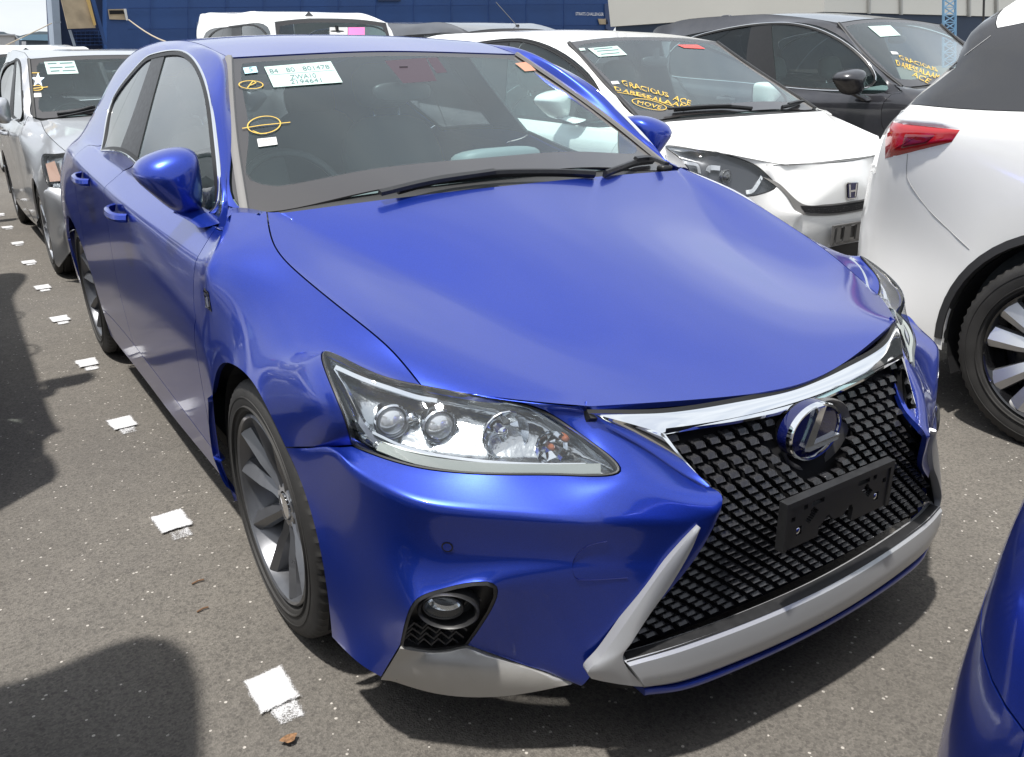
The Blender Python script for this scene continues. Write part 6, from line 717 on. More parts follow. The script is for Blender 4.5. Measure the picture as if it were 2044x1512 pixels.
# ------------------------------------------------------------------ ground
def ground_material():
    m = bpy.data.materials.new('asphalt'); m.use_nodes = True; n = m.node_tree.nodes; l = m.node_tree.links; b = n['Principled BSDF']
    t = n.new('ShaderNodeTexCoord')
    def noise(s, d=4, r=.6):
        x = n.new('ShaderNodeTexNoise'); x.inputs['Scale'].default_value = s; x.inputs['Detail'].default_value = d; x.inputs['Roughness'].default_value = r; l.new(t.outputs['Object'], x.inputs['Vector']); return x
    def ramp(x, a, ca, bb, cb):
        r = n.new('ShaderNodeValToRGB'); r.color_ramp.elements[0].position = a; r.color_ramp.elements[0].color = (*ca, 1); r.color_ramp.elements[1].position = bb; r.color_ramp.elements[1].color = (*cb, 1); l.new(x, r.inputs[0]); return r
    v = n.new('ShaderNodeTexVoronoi'); v.inputs['Scale'].default_value = 210; v.inputs['Randomness'].default_value = 1; l.new(t.outputs['Object'], v.inputs['Vector'])
    sp = n.new('ShaderNodeSeparateColor'); l.new(v.outputs['Color'], sp.inputs[0])
    base = ramp(sp.outputs[0], .0, (.105, .097, .086), 1., (.163, .150, .133))
    big = noise(1.1, 6); bigr = ramp(big.outputs['Fac'], .3, (.88, .88, .89), .7, (1.08, 1.07, 1.05))
    mid = noise(14, 6, .7); midr = ramp(mid.outputs['Fac'], .3, (.90, .90, .90), .7, (1.08, 1.08, 1.08))
    m1 = n.new('ShaderNodeMixRGB'); m1.blend_type = 'MULTIPLY'; m1.inputs[0].default_value = 1; l.new(base.outputs[0], m1.inputs[1]); l.new(bigr.outputs[0], m1.inputs[2])
    m2 = n.new('ShaderNodeMixRGB'); m2.blend_type = 'MULTIPLY'; m2.inputs[0].default_value = 1; l.new(m1.outputs[0], m2.inputs[1]); l.new(midr.outputs[0], m2.inputs[2])
    # pale stones
    v2 = n.new('ShaderNodeTexVoronoi'); v2.inputs['Scale'].default_value = 105; l.new(t.outputs['Object'], v2.inputs['Vector']); s2 = n.new('ShaderNodeSeparateColor'); l.new(v2.outputs['Color'], s2.inputs[0])
    th = n.new('ShaderNodeMath'); th.operation = 'GREATER_THAN'; th.inputs[1].default_value = .975; l.new(s2.outputs[1], th.inputs[0])
    near = n.new('ShaderNodeMath'); near.operation = 'LESS_THAN'; near.inputs[1].default_value = .36; l.new(v2.outputs['Distance'], near.inputs[0])
    mul = n.new('ShaderNodeMath'); mul.operation = 'MULTIPLY'; l.new(th.outputs[0], mul.inputs[0]); l.new(near.outputs[0], mul.inputs[1])
    m3 = n.new('ShaderNodeMixRGB'); m3.inputs[2].default_value = (.46, .43, .39, 1); l.new(mul.outputs[0], m3.inputs[0]); l.new(m2.outputs[0], m3.inputs[1])
    # dark pits
    v3 = n.new('ShaderNodeTexVoronoi'); v3.inputs['Scale'].default_value = 150; l.new(t.outputs['Object'], v3.inputs['Vector']); s3 = n.new('ShaderNodeSeparateColor'); l.new(v3.outputs['Color'], s3.inputs[0])
    t3 = n.new('ShaderNodeMath'); t3.operation = 'GREATER_THAN'; t3.inputs[1].default_value = .86; l.new(s3.outputs[2], t3.inputs[0])
    m4 = n.new('ShaderNodeMixRGB'); m4.inputs[2].default_value = (.055, .050, .046, 1); mf = n.new('ShaderNodeMath'); mf.operation = 'MULTIPLY'; mf.inputs[1].default_value = .4; l.new(t3.outputs[0], mf.inputs[0]); l.new(mf.outputs[0], m4.inputs[0]); l.new(m3.outputs[0], m4.inputs[1])
    # oil stains
    st = noise(.55, 3, .5); sr = ramp(st.outputs['Fac'], .60, (0, 0, 0), .72, (1, 1, 1)); m5 = n.new('ShaderNodeMixRGB'); m5.inputs[2].default_value = (.06, .055, .05, 1)
    sf = n.new('ShaderNodeMath'); sf.operation = 'MULTIPLY'; sf.inputs[1].default_value = .35; l.new(sr.outputs[0], sf.inputs[0]); l.new(sf.outputs[0], m5.inputs[0]); l.new(m4.outputs[0], m5.inputs[1])
    l.new(m5.outputs[0], b.inputs['Base Color']); b.inputs['Roughness'].default_value = .82; b.inputs['Specular IOR Level'].default_value = .35
    bp_ = n.new('ShaderNodeBump'); bp_.inputs['Strength'].default_value = .5; bp_.inputs['Distance'].default_value = .004; ad = n.new('ShaderNodeMath'); ad.operation = 'ADD'
    fine = noise(330, 3, .7); l.new(v.outputs['Distance'], ad.inputs[0]); l.new(fine.outputs['Fac'], ad.inputs[1]); l.new(ad.outputs[0], bp_.inputs['Height']); l.new(bp_.outputs[0], b.inputs['Normal'])
    return m
M_ASPH = ground_material()
V = [(-900, -600, 0), (900, -600, 0), (900, 1500, 0), (-900, 1500, 0)]
gr = mesh('ground', V, [[0, 1, 2, 3]], M_ASPH, None, False); gr['kind'] = 'structure'
def paint_mark_material(name, wear):
    m = bpy.data.materials.new(name); m.use_nodes = True; n = m.node_tree.nodes; l = m.node_tree.links; b = n['Principled BSDF']; b.inputs['Base Color'].default_value = (.56, .56, .57, 1); b.inputs['Roughness'].default_value = .7
    t = n.new('ShaderNodeTexCoord'); x = n.new('ShaderNodeTexNoise'); x.inputs['Scale'].default_value = 420; x.inputs['Detail'].default_value = 4; x.inputs['Roughness'].default_value = .7; l.new(t.outputs['Object'], x.inputs['Vector'])
    y = n.new('ShaderNodeTexNoise'); y.inputs['Scale'].default_value = 16; y.inputs['Detail'].default_value = 3; l.new(t.outputs['Object'], y.inputs['Vector'])
    a_ = n.new('ShaderNodeAttribute'); a_.attribute_name = 'rim'
    s1 = n.new('ShaderNodeMath'); s1.operation = 'ADD'; l.new(x.outputs['Fac'], s1.inputs[0]); s2 = n.new('ShaderNodeMath'); s2.operation = 'MULTIPLY_ADD'; s2.inputs[1].default_value = .5; l.new(y.outputs['Fac'], s2.inputs[0]); l.new(a_.outputs['Fac'], s2.inputs[2]); l.new(s2.outputs[0], s1.inputs[1])
    th = n.new('ShaderNodeMapRange'); th.inputs['From Min'].default_value = wear - .04; th.inputs['From Max'].default_value = wear + .04; l.new(s1.outputs[0], th.inputs['Value'])
    tr = n.new('ShaderNodeBsdfTransparent'); mi = n.new('ShaderNodeMixShader'); l.new(th.outputs[0], mi.inputs[0]); l.new(tr.outputs[0], mi.inputs[1]); l.new(b.outputs[0], mi.inputs[2]); l.new(mi.outputs[0], n['Material Output'].inputs[0])
    bb = n.new('ShaderNodeBump'); bb.inputs['Strength'].default_value = .25; bb.inputs['Distance'].default_value = .003; l.new(x.outputs['Fac'], bb.inputs['Height']); l.new(bb.outputs[0], b.inputs['Normal'])
    return m
MP1 = paint_mark_material('white road paint', .93); MP2 = paint_mark_material('worn road paint', 1.33)
def mark(cx, cy, w_, l_, m, name, z, rot=0.):
    V = []; F = []; rim = []; nx, ny = 12, 16; R = Matrix.Rotation(rot, 3, 'Z')
    for j in range(ny + 1):
        for i in range(nx + 1):
            x = (i / nx - .5) * w_; y = (j / ny - .5) * l_; V.append(Vector((cx, cy, z)) + R @ Vector((x, y, 0)))
            e = min(w_ / 2 - abs(x), l_ / 2 - abs(y)); rim.append(min(1, e / .022) * .62)
    for j in range(ny):
        for i in range(nx): k = j * (nx + 1) + i; F.append([k, k + 1, k + nx + 2, k + nx + 1])
    o = mesh(name, V, F, m, gr, False); a = o.data.attributes.new('rim', 'FLOAT', 'POINT'); a.data.foreach_set('value', rim); return o
for k in range(14):
    y = -.205 + .893 * k + [0, 0, .012, -.01, .01, 0, .02, 0, .01, 0, 0, 0, 0, 0][k]; x = -.962 + [0, -.008, .012, .014, .006, .012, .018, .018, .012, .01, .01, .01, .01, .01][k]
    mark(x, y - .018, .098, .130, MP1, 'paint_mark', .008, .05 + .02 * ((k * 7) % 3 - 1)); mark(x + .006, y - .105, .092, .095, MP2, 'worn_paint_mark', .004, .02)

V = []; F = []
M_TWIG = mat('dry twig', (.16, .09, .05), .9)
for (u0, v0), (u1, v1) in (((383, 1166), (407, 1157)), ((393, 1222), (416, 1212))):
    p, q = at(u0, v0, 'z', .004), at(u1, v1, 'z', .005)
    o = sweep('twig', [p, (p + q) / 2 + Vector((.002, .003, .001)), q], Vector((0, 0, 1)), circle_prof(.0022, 6), M_TWIG); o['label'] = 'dry brown twig on the asphalt left of the front wheel, ' + ('farther of two' if v0 < 1200 else 'nearer of two'); o['category'] = 'twig'; o['group'] = 'twigs on the asphalt'
p = at(577, 1474, 'z', .0125); V = [p + Vector((.016 * math.cos(a) * (1 + .3 * math.sin(3 * a)), .012 * math.sin(a), 0)) for a in np.linspace(0, 2 * math.pi, 16, endpoint=False)]
mesh('rust_stain', V, [list(range(16))], mat('rust stain', (.22, .12, .06), .9, vary=.5, vscale=200), gr, False)

# ------------------------------------------------------------------ far things: ship, quay buildings, bridge
M_HULL = mat('ship hull blue', (.018, .058, .185), .55, vary=.10, vscale=.12); M_HULLD = mat('ship dark blue', (.010, .024, .070), .6, vary=.2, vscale=.2)
M_TAN = mat('rusty ramp plates', (.36, .29, .20), .8, vary=.25, vscale=.5); M_SHG = mat('ship grey', (.26, .31, .38), .7, vary=.1, vscale=.3)
YS = 160.
def slabp(name, px, y, depth, m, parent, kids=None):
    """a plate with real depth: outline at distance y, seen from the quay"""
    P = [at(u, v, 'y', y) for u, v in px]; n = len(P); V = P + [p + Vector((0, depth, 0)) for p in P]
    return mesh(name, V, [list(range(n))[::-1], [n + i for i in range(n)]] + [[i, (i + 1) % n, n + (i + 1) % n, n + i] for i in range(n)], m, parent, False)
ship = thing('car_carrier_ship', 'dark blue car carrier ship moored along the quay behind the parked cars', 'ship', (at(650, 60, 'y', YS).x, YS, 0))
def own(o, root): 
    o.parent = root; o.matrix_parent_inverse = Matrix.Translation(-Vector(root.location)); return o
own(slabp('hull', [(213, -120), (1229, -120), (1230, 52), (1221, 66), (1208, 58), (1150, 130), (213, 140)], YS, 24, M_HULL, None), ship)
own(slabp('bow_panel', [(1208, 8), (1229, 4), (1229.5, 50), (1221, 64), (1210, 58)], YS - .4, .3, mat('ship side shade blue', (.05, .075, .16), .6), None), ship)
own(slabp('stern_recess', [(113, -120), (213, -120), (213, 140), (125, 140)], YS + 4, 18, M_HULLD, None), ship)
own(slabp('stern_post', [(94, -120), (111, -120), (126, 140), (112, 140)], YS + 1, 6, M_SHG, None), ship)
own(slabp('stern_ramp', [(122, -2), (175, -2), (191, 56), (136, 58)], YS - 6, .6, M_TAN, None), ship)
own(slabp('ramp_edge', [(172, -2), (179, -2), (192, 50), (188, 52)], YS - 6.5, .4, mat('ramp yellow edge', (.50, .34, .12), .7), None), ship)
for a in ([(180, -10), (187, -10), (214, 90), (208, 90)], [(137, 60), (142, 60), (152, 92), (147, 92)], [(108, 42), (120, 40), (122, 46), (110, 47)]): own(slabp('ramp_strut', a, YS - 3, .5, M_SHG if a[0][0] < 170 else M_HULL, None), ship)
for k in range(5): own(slabp('deck_rail', [(148, 62 + 7 * k), (214, 61 + 7 * k), (214, 62.2 + 7 * k), (148, 63.2 + 7 * k)], YS + 3, .3, M_HULL, None), ship)
for x in range(152, 214, 9): own(slabp('deck_post', [(x, 62), (x + 1, 62), (x + 2, 92), (x + 1, 92)], YS + 3.4, .3, M_HULL, None), ship)
own(slabp('mooring_opening', [(216, 19), (251, 18), (255, 40), (219, 39)], YS - .5, .3, M_TAN, None), ship)
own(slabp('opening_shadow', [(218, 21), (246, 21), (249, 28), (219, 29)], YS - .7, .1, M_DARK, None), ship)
own(slabp('opening_frame', [(247, 18), (252, 18), (256, 41), (252, 41)], YS - .8, .2, M_PAPERW, None), ship)
own(slabp('vent_patch', [(393, 44), (406, 44), (406, 70), (393, 70)], YS - .3, .2, mat('faded patch', (.09, .13, .24), .7), None), ship)
own(slabp('hull_ladder', [(755, -5), (800, -5), (800, 3), (755, 3)], YS - .5, .3, M_HULLD, None), ship)
for u in range(300, 1200, 75):
    own(slabp('hull_seam', [(u, -60), (u + .7, -60), (u + .7, 130), (u, 130)], YS - .08, .06, mat('hull seam', (.014, .045, .17), .6), None), ship)
for v in (16, 58): own(slabp('hull_seam', [(256, v), (1206, v - 8), (1206, v - 7.3), (256, v + .7)], YS - .08, .06, MATS['hull seam'], None), ship)
own(slabp('anchor_recess', [(1194, 38), (1212, 38), (1214, 49), (1197, 49)], YS - .4, .2, M_TAN, None), ship)
V2, F = text_polys('STRAITS CHALLENGER'); V = []
for x, y in V2: V.append(at(1149 + 56 * x, 31.0 - 6.2 * y + 1.2 * x, 'y', YS - .3))
own(mesh('ship_name', V, F, M_WPAINT, None, False), ship)
r0 = at(257, 40, 'y', YS - 1); r1 = at(420, 96, 'y', 95.); pts = [r0.lerp(r1, t) - Vector((0, 0, 1.2 * math.sin(math.pi * t))) for t in np.linspace(0, 1, 12)]
t_ = sweep('mooring_rope', pts, Vector((0, 0, 1)), circle_prof(.10, 6), mat('rope', (.40, .34, .26), .9)); t_['label'] = 'thin mooring rope running down from the opening in the ship hull'; t_['category'] = 'rope'
r0 = at(103, 47, 'y', YS); r1 = at(10, 92, 'y', 140.); pts = [r0.lerp(r1, t) for t in np.linspace(0, 1, 6)]
t_ = sweep('mooring_rope', pts, Vector((0, 0, 1)), circle_prof(.07, 6), MATS['rope']); t_['label'] = 'mooring rope left of the ship stern against the sky'; t_['category'] = 'rope'

def block(name, label, cat, px, y, depth, m):
    root = thing(name, label, cat, (at(px[0][0], px[0][1], 'y', y).x, y, 0)); return root
wh = thing('warehouse', 'pale grey warehouse at the far left beyond the silver car', 'building', (at(10, 80, 'y', 220).x, 220, 0))
own(slabp('wall', [(-60, 71), (29, 70), (34, 140), (-60, 140)], 220, 30, mat('pale wall', (.55, .54, .53), .8, vary=.06, vscale=.1), None), wh)
own(slabp('roof', [(-60, 69.5), (30, 68.5), (38, 78), (34, 78), (29, 71), (-60, 71.5)], 219.5, 31, mat('grey roof', (.50, .51, .53), .7), None), wh)
sh = thing('quay_shed', 'low shed with a light blue roof left of the ship stern', 'building', (at(80, 80, 'y', 260).x, 260, 0))
own(slabp('roof', [(44, 74), (56, 69.5), (112, 69), (112, 82), (44, 80)], 260, 30, mat('light blue roof', (.22, .36, .47), .6, vary=.06, vscale=.1), None), sh)
own(slabp('wall', [(38, 80), (112, 82), (112, 140), (38, 140)], 262, 26, mat('dark shed wall', (.14, .17, .21), .8), None), sh)
own(slabp('door', [(44, 83), (52, 83), (52, 92), (44, 92)], 259, .5, mat('pale shed door', (.6, .6, .62), .8), None), sh)
hl = slabp('hills', [(-80, 66), (-20, 62), (8, 64), (14, 67), (40, 72), (55, 68), (78, 63), (112, 64), (140, 70), (140, 120), (-80, 120)], 900, 60, mat('far hills', (.17, .21, .24), .9), None); hl['kind'] = 'structure'
# right: big white and navy building, light blue lattice tower, lamp post
YB = 70.
bd = thing('port_building', 'white port building with a dark navy lower band at the right behind the black SUV', 'building', (at(1800, 60, 'y', YB).x, YB, 0))
own(slabp('upper_wall', [(1645, -200), (2300, -200), (2300, 42), (1645, 24)], YB, 40, mat('cream wall', (.66, .65, .60), .8, vary=.04, vscale=.08), None), bd)
own(slabp('lower_wall', [(1645, 24), (2300, 42), (2300, 170), (1645, 170)], YB + .3, 39, mat('navy wall', (.035, .055, .095), .7, vary=.08, vscale=.1), None), bd)
for u in (1735, 1799, 1935, 1990): own(slabp('downpipe', [(u, -200), (u + 3, -200), (u + 3.5, 27 + (u - 1700) * .028), (u + .5, 27 + (u - 1700) * .028)], YB - .4, .3, mat('grey pipe', (.42, .42, .40), .7), None), bd)
for v in (-60, -20): own(slabp('wall_joint', [(1645, v), (2300, v + 6), (2300, v + 6.6), (1645, v + .6)], YB - .05, .04, MATS['grey pipe'], None), bd)
lt = thing('lattice_tower', 'light blue steel lattice tower in front of the navy wall', 'tower', (at(1897, 60, 'y', 58).x, 58, 0)); ML = mat('light blue steel', (.22, .42, .62), .5)
def bar(p, q, r): 
    return sweep('tower_bar', [p, q], Vector((0, 1, .01)), [(-r, -r), (-r, r), (r, r), (r, -r)], ML)
for y in (58, 59.2):
    for u in (1884, 1908): own(bar(at(u, -160, 'y', y), at(u - 2, 190, 'y', y), .10), lt)
for k in range(22):
    v = -150 + 15 * k
    own(bar(at(1884, v, 'y', 58), at(1908, v + 15, 'y', 58), .05), lt); own(bar(at(1908, v, 'y', 58), at(1884, v + 15, 'y', 58), .05), lt); own(bar(at(1884, v, 'y', 58), at(1908, v, 'y', 58), .05), lt)
lp = sweep('lamp_post', [at(1961, 120, 'y', 40), at(1967, -120, 'y', 40)], Vector((0, 1, 0)), circle_prof(.09, 8), mat('dark post', (.05, .05, .05), .6)); lp['label'] = 'thin dark post standing before the navy wall'; lp['category'] = 'post'
# cable-stayed bridge
MB = mat('bridge concrete', (.60, .58, .57), .8); MC = mat('bridge cable', (.70, .72, .74), .7); YBR = 600.
br = thing('cable_stayed_bridge', 'distant pale cable stayed bridge with two pylon legs and fanned cables', 'bridge', (at(1265, 60, 'y', YBR).x, YBR, 0))
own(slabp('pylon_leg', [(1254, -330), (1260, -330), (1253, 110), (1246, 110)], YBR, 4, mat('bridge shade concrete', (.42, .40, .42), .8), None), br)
own(slabp('pylon_leg', [(1269, -330), (1273, -330), (1279, 110), (1272, 110)], YBR + 6, 4, MB, None), br)
own(slabp('pylon_beam', [(1253, -60), (1276, -60), (1276, -52), (1253, -52)], YBR + 2, 4, MB, None), br)
own(slabp('bridge_deck', [(980, 68), (1250, 66), (1800, 60), (1800, 63), (1250, 69), (980, 71)], YBR + 2, 14, MB, None), br)
for k in range(24):
    a = at(1266, -320 + 9 * k, 'y', YBR + 3); b_ = at(1300 + 22 * (23 - k), 64 - .006 * (22 * (23 - k)), 'y', YBR + 6)
    own(sweep('stay_cable', [a, b_], Vector((0, 1, 0)), [(-.16, -.16), (-.16, .16), (.16, .16), (.16, -.16)], MC), br)

# ------------------------------------------------------------------ the blue hatchback in front
DATA = {k_: dict(v=v_, f=[(PANELS[q_[0]], q_[1:]) for q_ in (FACES[:217] if k_ == 'cage' else FACES)], c=CREASES if k_ == 'cage' else CREASES_OTHERS) for k_, v_ in POINTS.items()}
DATA['cage']['far'] = POINTS_FAR
MATS_CUP['blue metallic paint'] = M_BLUE; MATS_CUP['white pearl paint'] = M_WHITE; MATS_CUP['silver metallic paint'] = M_SILVER; MATS_CUP['dark grey metallic paint'] = M_DGREY
B0 = Body(DATA['cage'])
blue = thing('blue_hatchback', 'blue hatchback in front with mesh grille, chrome frame and empty number plate holder', 'car', (0, 0, 0))
CFG = dict(fill=False, arch=.345, wz=.3125, wx=.757, wr=.3125, ww=.215, rr=.2275, wheel=K_BLUE, wb=2.6, frit=(.105, .036, .030))
SH = shell(B0, blue, M_BLUE, CFG)
interior(B0, blue)
def hp(u, v, d=0.):
    p, n = B0.hit(u, v); return p - n * d
# lower front: splitters, fog lamp pockets
for s_ in (0, 1):
    sg = -1 if s_ == 0 else 1
    put('splitter', B0.panel(['splitter'], s_, offset=.006, gap=.0015, name='splitter'), M_SPLIT, blue)
    me = B0.panel(['fog_surround'], s_, offset=-.022, gap=-.002, name='fog_pocket'); fp = put('fog_pocket', me, M_PLASTIC, blue)
    P, N = boundary(B0, ['fog_surround'], s_)
    sweep('fog_frame', P[::2], N[::2], [(-.005, .002), (.004, -.002), (.009, -.022), (-.002, -.022)], M_PLASTIC, fp, closed=True)
    # zigzag slats of the pocket
    w2, w4, z2, z4 = [B0.P(k, s_) for k in ('w2', 'w4', 'z2', 'z4')]
    for j in range(7):
        V = []; F = []
        t = .04 + .13 * j; a = w2.lerp(z2, t); b = w4.lerp(z4, t); nn = Vector((0, -1, 0))
        pts = [a.lerp(b, .06 + .88 * i / 8) + Vector((0, -.001 + .016, .007 * (1 if i % 2 else -1) - .006)) for i in range(9)]
        if j > 3: pts = [p for p in pts if (p - (w4.lerp(z4, t))).length < .055] or pts[-2:]
        for p in pts: V += [p + Vector((0, 0, .0022)), p + Vector((0, .018, .004)), p + Vector((0, .018, -.004)), p + Vector((0, 0, -.0022))]
        for i in range(len(pts) - 1):
            for q in range(4): F.append([i * 4 + q, i * 4 + (q + 1) % 4, (i + 1) * 4 + (q + 1) % 4, (i + 1) * 4 + q])
        mesh('fog_slat', V, F, M_GRILLE, fp, False)
    # fog lamp: round bezel, deep cup, faceted reflector and clear lens
    c = at(896, 1214, 'y', -.648); c.x = -sg * c.x; V = []; F = []
    def disc(rx, rz, y, n=40, cc=c): return [cc + Vector((rx * math.cos(2 * math.pi * i / n) * 1.0, y + .05 * rx / .05 * (.35 * sg * sg) * 0, rz * math.sin(2 * math.pi * i / n))) for i in range(n)]
    tilt = Matrix.Rotation(sg * math.radians(38), 3, 'Z')
    def rings(lst, n=40, cc=c, cap=True):
        V = []; F = []
        for r_, y in lst:
            for i in range(n):
                a = 2 * math.pi * i / n; V.append(cc + tilt @ Vector((r_ * math.cos(a), y, r_ * math.sin(a) * .66)))
        for k in range(len(lst) - 1):
            for i in range(n): F.append([k * n + i, k * n + (i + 1) % n, (k + 1) * n + (i + 1) % n, (k + 1) * n + i])
        if cap: F.append([(len(lst) - 1) * n + i for i in range(n)])
        return V, F
    fl = mesh('fog_lamp', *rings([(.054, .02), (.056, -.010), (.053, -.014), (.049, -.010), (.046, .012), (.042, .020)], cap=True), M_PLASTIC, blue, True, .6)
    cc2 = c + Vector((sg * .010, .002, .006))
    mesh('fog_reflector', *rings([(.034, -.002), (.031, .016), (.020, .030), (.006, .034)], 20, cc2), M_REFL, fl, False)
    mesh('fog_lens', *rings([(.034, -.003), (.030, -.0065), (.016, -.010), (.001, -.011)], 40, cc2), M_LENS, fl, True)
    mesh('fog_ring', *rings([(.0345, .004), (.0375, -.003), (.036, -.006), (.033, -.004)], 40, cc2, cap=False), M_PLASTIC, fl, True)
    # parking sensor and jet cover outline
    p, n = B0.shoot((sg * .73, -1.5, .492), (0, 1, 0))
    V = [p + n * .0016 + Matrix.Rotation(2 * math.pi * i / 20, 3, n) @ (n.orthogonal().normalized() * .008) for i in range(20)]
    V2 = [p + n * .0012 + Matrix.Rotation(2 * math.pi * i / 20, 3, n) @ (n.orthogonal().normalized() * .0105) for i in range(20)]
    mesh('parking_sensor', V2, [list(range(20))], M_RUBBER, blue, False); mesh('sensor_face', V, [list(range(20))], M_BLUE, blue, False)
    ol = [(-.505, .505), (-.535, .495), (-.553, .465), (-.552, .435), (-.530, .428), (-.470, .427)]; pts = []
    for x, z in ol:
        p, n = B0.shoot((-sg * x, -1.6, z), (0, 1, 0)); pts.append(p + n * .0007)
    cp = crom(pts, 6); pts = [(p, Vector((sg * .35, -1, 0)).normalized()) for p in cp]
    if s_ == 0: sweep('tow_cover_gap', [p for p, n in pts], [n for p, n in pts], [(-.0007, -.001), (0, .0010), (.0007, -.001)], M_BADGE, blue)
    # silver Y trim and lower lip ends
    TL = [(-.357, -.868, .518), (-.386, -.860, .484), (-.431, -.848, .427), (-.479, -.834, .355), (-.519, -.816, .286), (-.544, -.804, .251), (-.534, -.800, .227)]
    TR = [(-.353, -.871, .514), (-.367, -.865, .469), (-.401, -.857, .410), (-.441, -.851, .363), (-.478, -.845, .313), (-.493, -.839, .275), (-.453, -.852, .206)]
    f2 = lambda q: [Vector((-sg * x, y, z)) for x, y, z in q]
    ribbon('bumper_trim', f2(TL), f2(TR), (-sg * -.25, -1, .0), .022, M_SATIN, blue, .004, 8, .2)
    # chrome arm of the grille frame
    L1 = [(-.455, -.686, .694), (-.400, -.752, .640), (-.318, -.842, .574)]; R1 = [(-.352, -.772, .656), (-.336, -.806, .616), (-.311, -.846, .571)]
    L1 = [B0.P('CT', 0), B0.P('ch1', 0), B0.P('ch2', 0)]; L1 = [p + Vector((-.012, .001, .001)) for p in L1]; L1[0] = Vector((-.455, -.684, .692))
    ribbon('grille_frame_arm', [Vector((-sg * p.x, p.y, p.z)) for p in L1], f2(R1), (0, -1, .55), .020, M_CHROME, blue, .006, 8, .12)
# chrome bar under the bonnet edge, in one piece across the car
UP = [(-.455, -.684, .692), (-.330, -.740, .681), (-.18, -.764, .672), (0, -.775, .664)]; LO = [(-.352, -.772, .656), (-.265, -.783, .650), (-.17, -.792, .641), (0, -.796, .631)]
mir = lambda q: [Vector(p) for p in q] + [Vector((-p[0], p[1], p[2])) for p in q[-2::-1]]
ribbon('grille_frame_bar', mir(UP), mir(LO), (0, -1, .55), .022, M_CHROME, blue, .006, 10, .12)
GAPU = [(-.455, -.676, .697), (-.330, -.732, .687), (-.18, -.756, .678), (0, -.767, .671)]
ribbon('bonnet_seal', mir(GAPU), mir([(x, y - .004, z - .008) for x, y, z in UP]), (0, -1, .9), .02, M_RUBBER, blue, 0., 8)
# silver lower lip: crowned band right across
LU = [(-.491, -.840, .273), (-.373, -.868, .277), (-.185, -.885, .272), (0, -.891, .270)]; LL = [(-.453, -.853, .205), (-.360, -.878, .197), (-.180, -.896, .192), (0, -.902, .190)]
lip = ribbon('lower_lip', mir(LU), mir(LL), (0, -1, .15), .03, M_SATIN, blue, .012, 10, .12)
LI = [(-.478, -.824, .276), (-.367, -.850, .281), (-.185, -.866, .277), (0, -.872, .275)]
ribbon('lip_shelf', mir(LI), mir([(x * .995, y - .004, z - .001) for x, y, z in LU]), (0, -.4, 1), .02, M_PLASTIC, blue, .0, 10)
BL = [(-.453, -.853, .203), (-.360, -.884, .195), (-.180, -.900, .190), (0, -.905, .188)]; BB = [(-.448, -.850, .182), (-.355, -.880, .176), (-.180, -.896, .172), (0, -.901, .170)]
ribbon('lip_edge', mir(BL), mir(BB), (0, -1, 0), .05, M_BLUE, blue, .003, 10)
ribbon('under_spoiler', mir([(x, y + .03, .178) for x, y, z in BB]), mir([(x, y + .10, .128) for x, y, z in BB]), (0, -1, -.3), .02, M_PLASTIC, blue, .0, 8)

# grille: every link of the upper mesh is a piece of its own
def gy(x, z):
    y = float(np.interp(z, [.20, .28, .38, .46, .54, .60, .66], [-.866, -.864, -.858, -.856, -.842, -.806, -.772])); return y + .15 * x * x * float(np.interp(z, [.3, .5], [1., .5])) + .004
def gx(z):
    return float(np.interp(z, [.26, .28, .387, .465, .533, .575, .645], [.488, .484, .418, .352, .304, .312, .350]))
def gtop(x): return .652 - .020 * (1 - (x / .35) ** 2)
V = []; F = []; nz, nx_ = 20, 16
for j in range(nz + 1):
    z = .25 + (.665 - .25) * j / nz
    for i in range(nx_ + 1):
        x = (2 * i / nx_ - 1) * (gx(z) + .03); V.append((x, gy(x, z) + .034, z))
for j in range(nz):
    for i in range(nx_): a = j * (nx_ + 1) + i; F.append([a, a + 1, a + nx_ + 2, a + nx_ + 1])
grille = mesh('grille', V, F, M_DARK, blue)
# edge wall between the mesh and its frame
sidep = [(gx(z) + .004, gy(gx(z), z), z) for z in np.linspace(.270, .648, 18)]
for sg in (-1, 1):
    A = [Vector((sg * (x - .002), y - .004, z)) for x, y, z in sidep]; Bq = [Vector((sg * (x + .010), y + .022, z)) for x, y, z in sidep]
    V = A + Bq; n = len(A); mesh('grille_wall', V, [[i, i + 1, n + i + 1, n + i] for i in range(n - 1)], M_PLASTIC, grille, True)
tp = [Vector((x, gy(x, gtop(x)) - .008, gtop(x) + .004)) for x in np.linspace(-.352, .352, 20)]
V = tp + [p + Vector((0, .055, .004)) for p in tp] + [p + Vector((0, -.002, .012)) for p in tp]; n = 20
mesh('grille_top_wall', V, [[i, i + 1, n + i + 1, n + i] for i in range(n - 1)] + [[2 * n + i, 2 * n + i + 1, i + 1, i] for i in range(n - 1)], M_PLASTIC, grille, True)
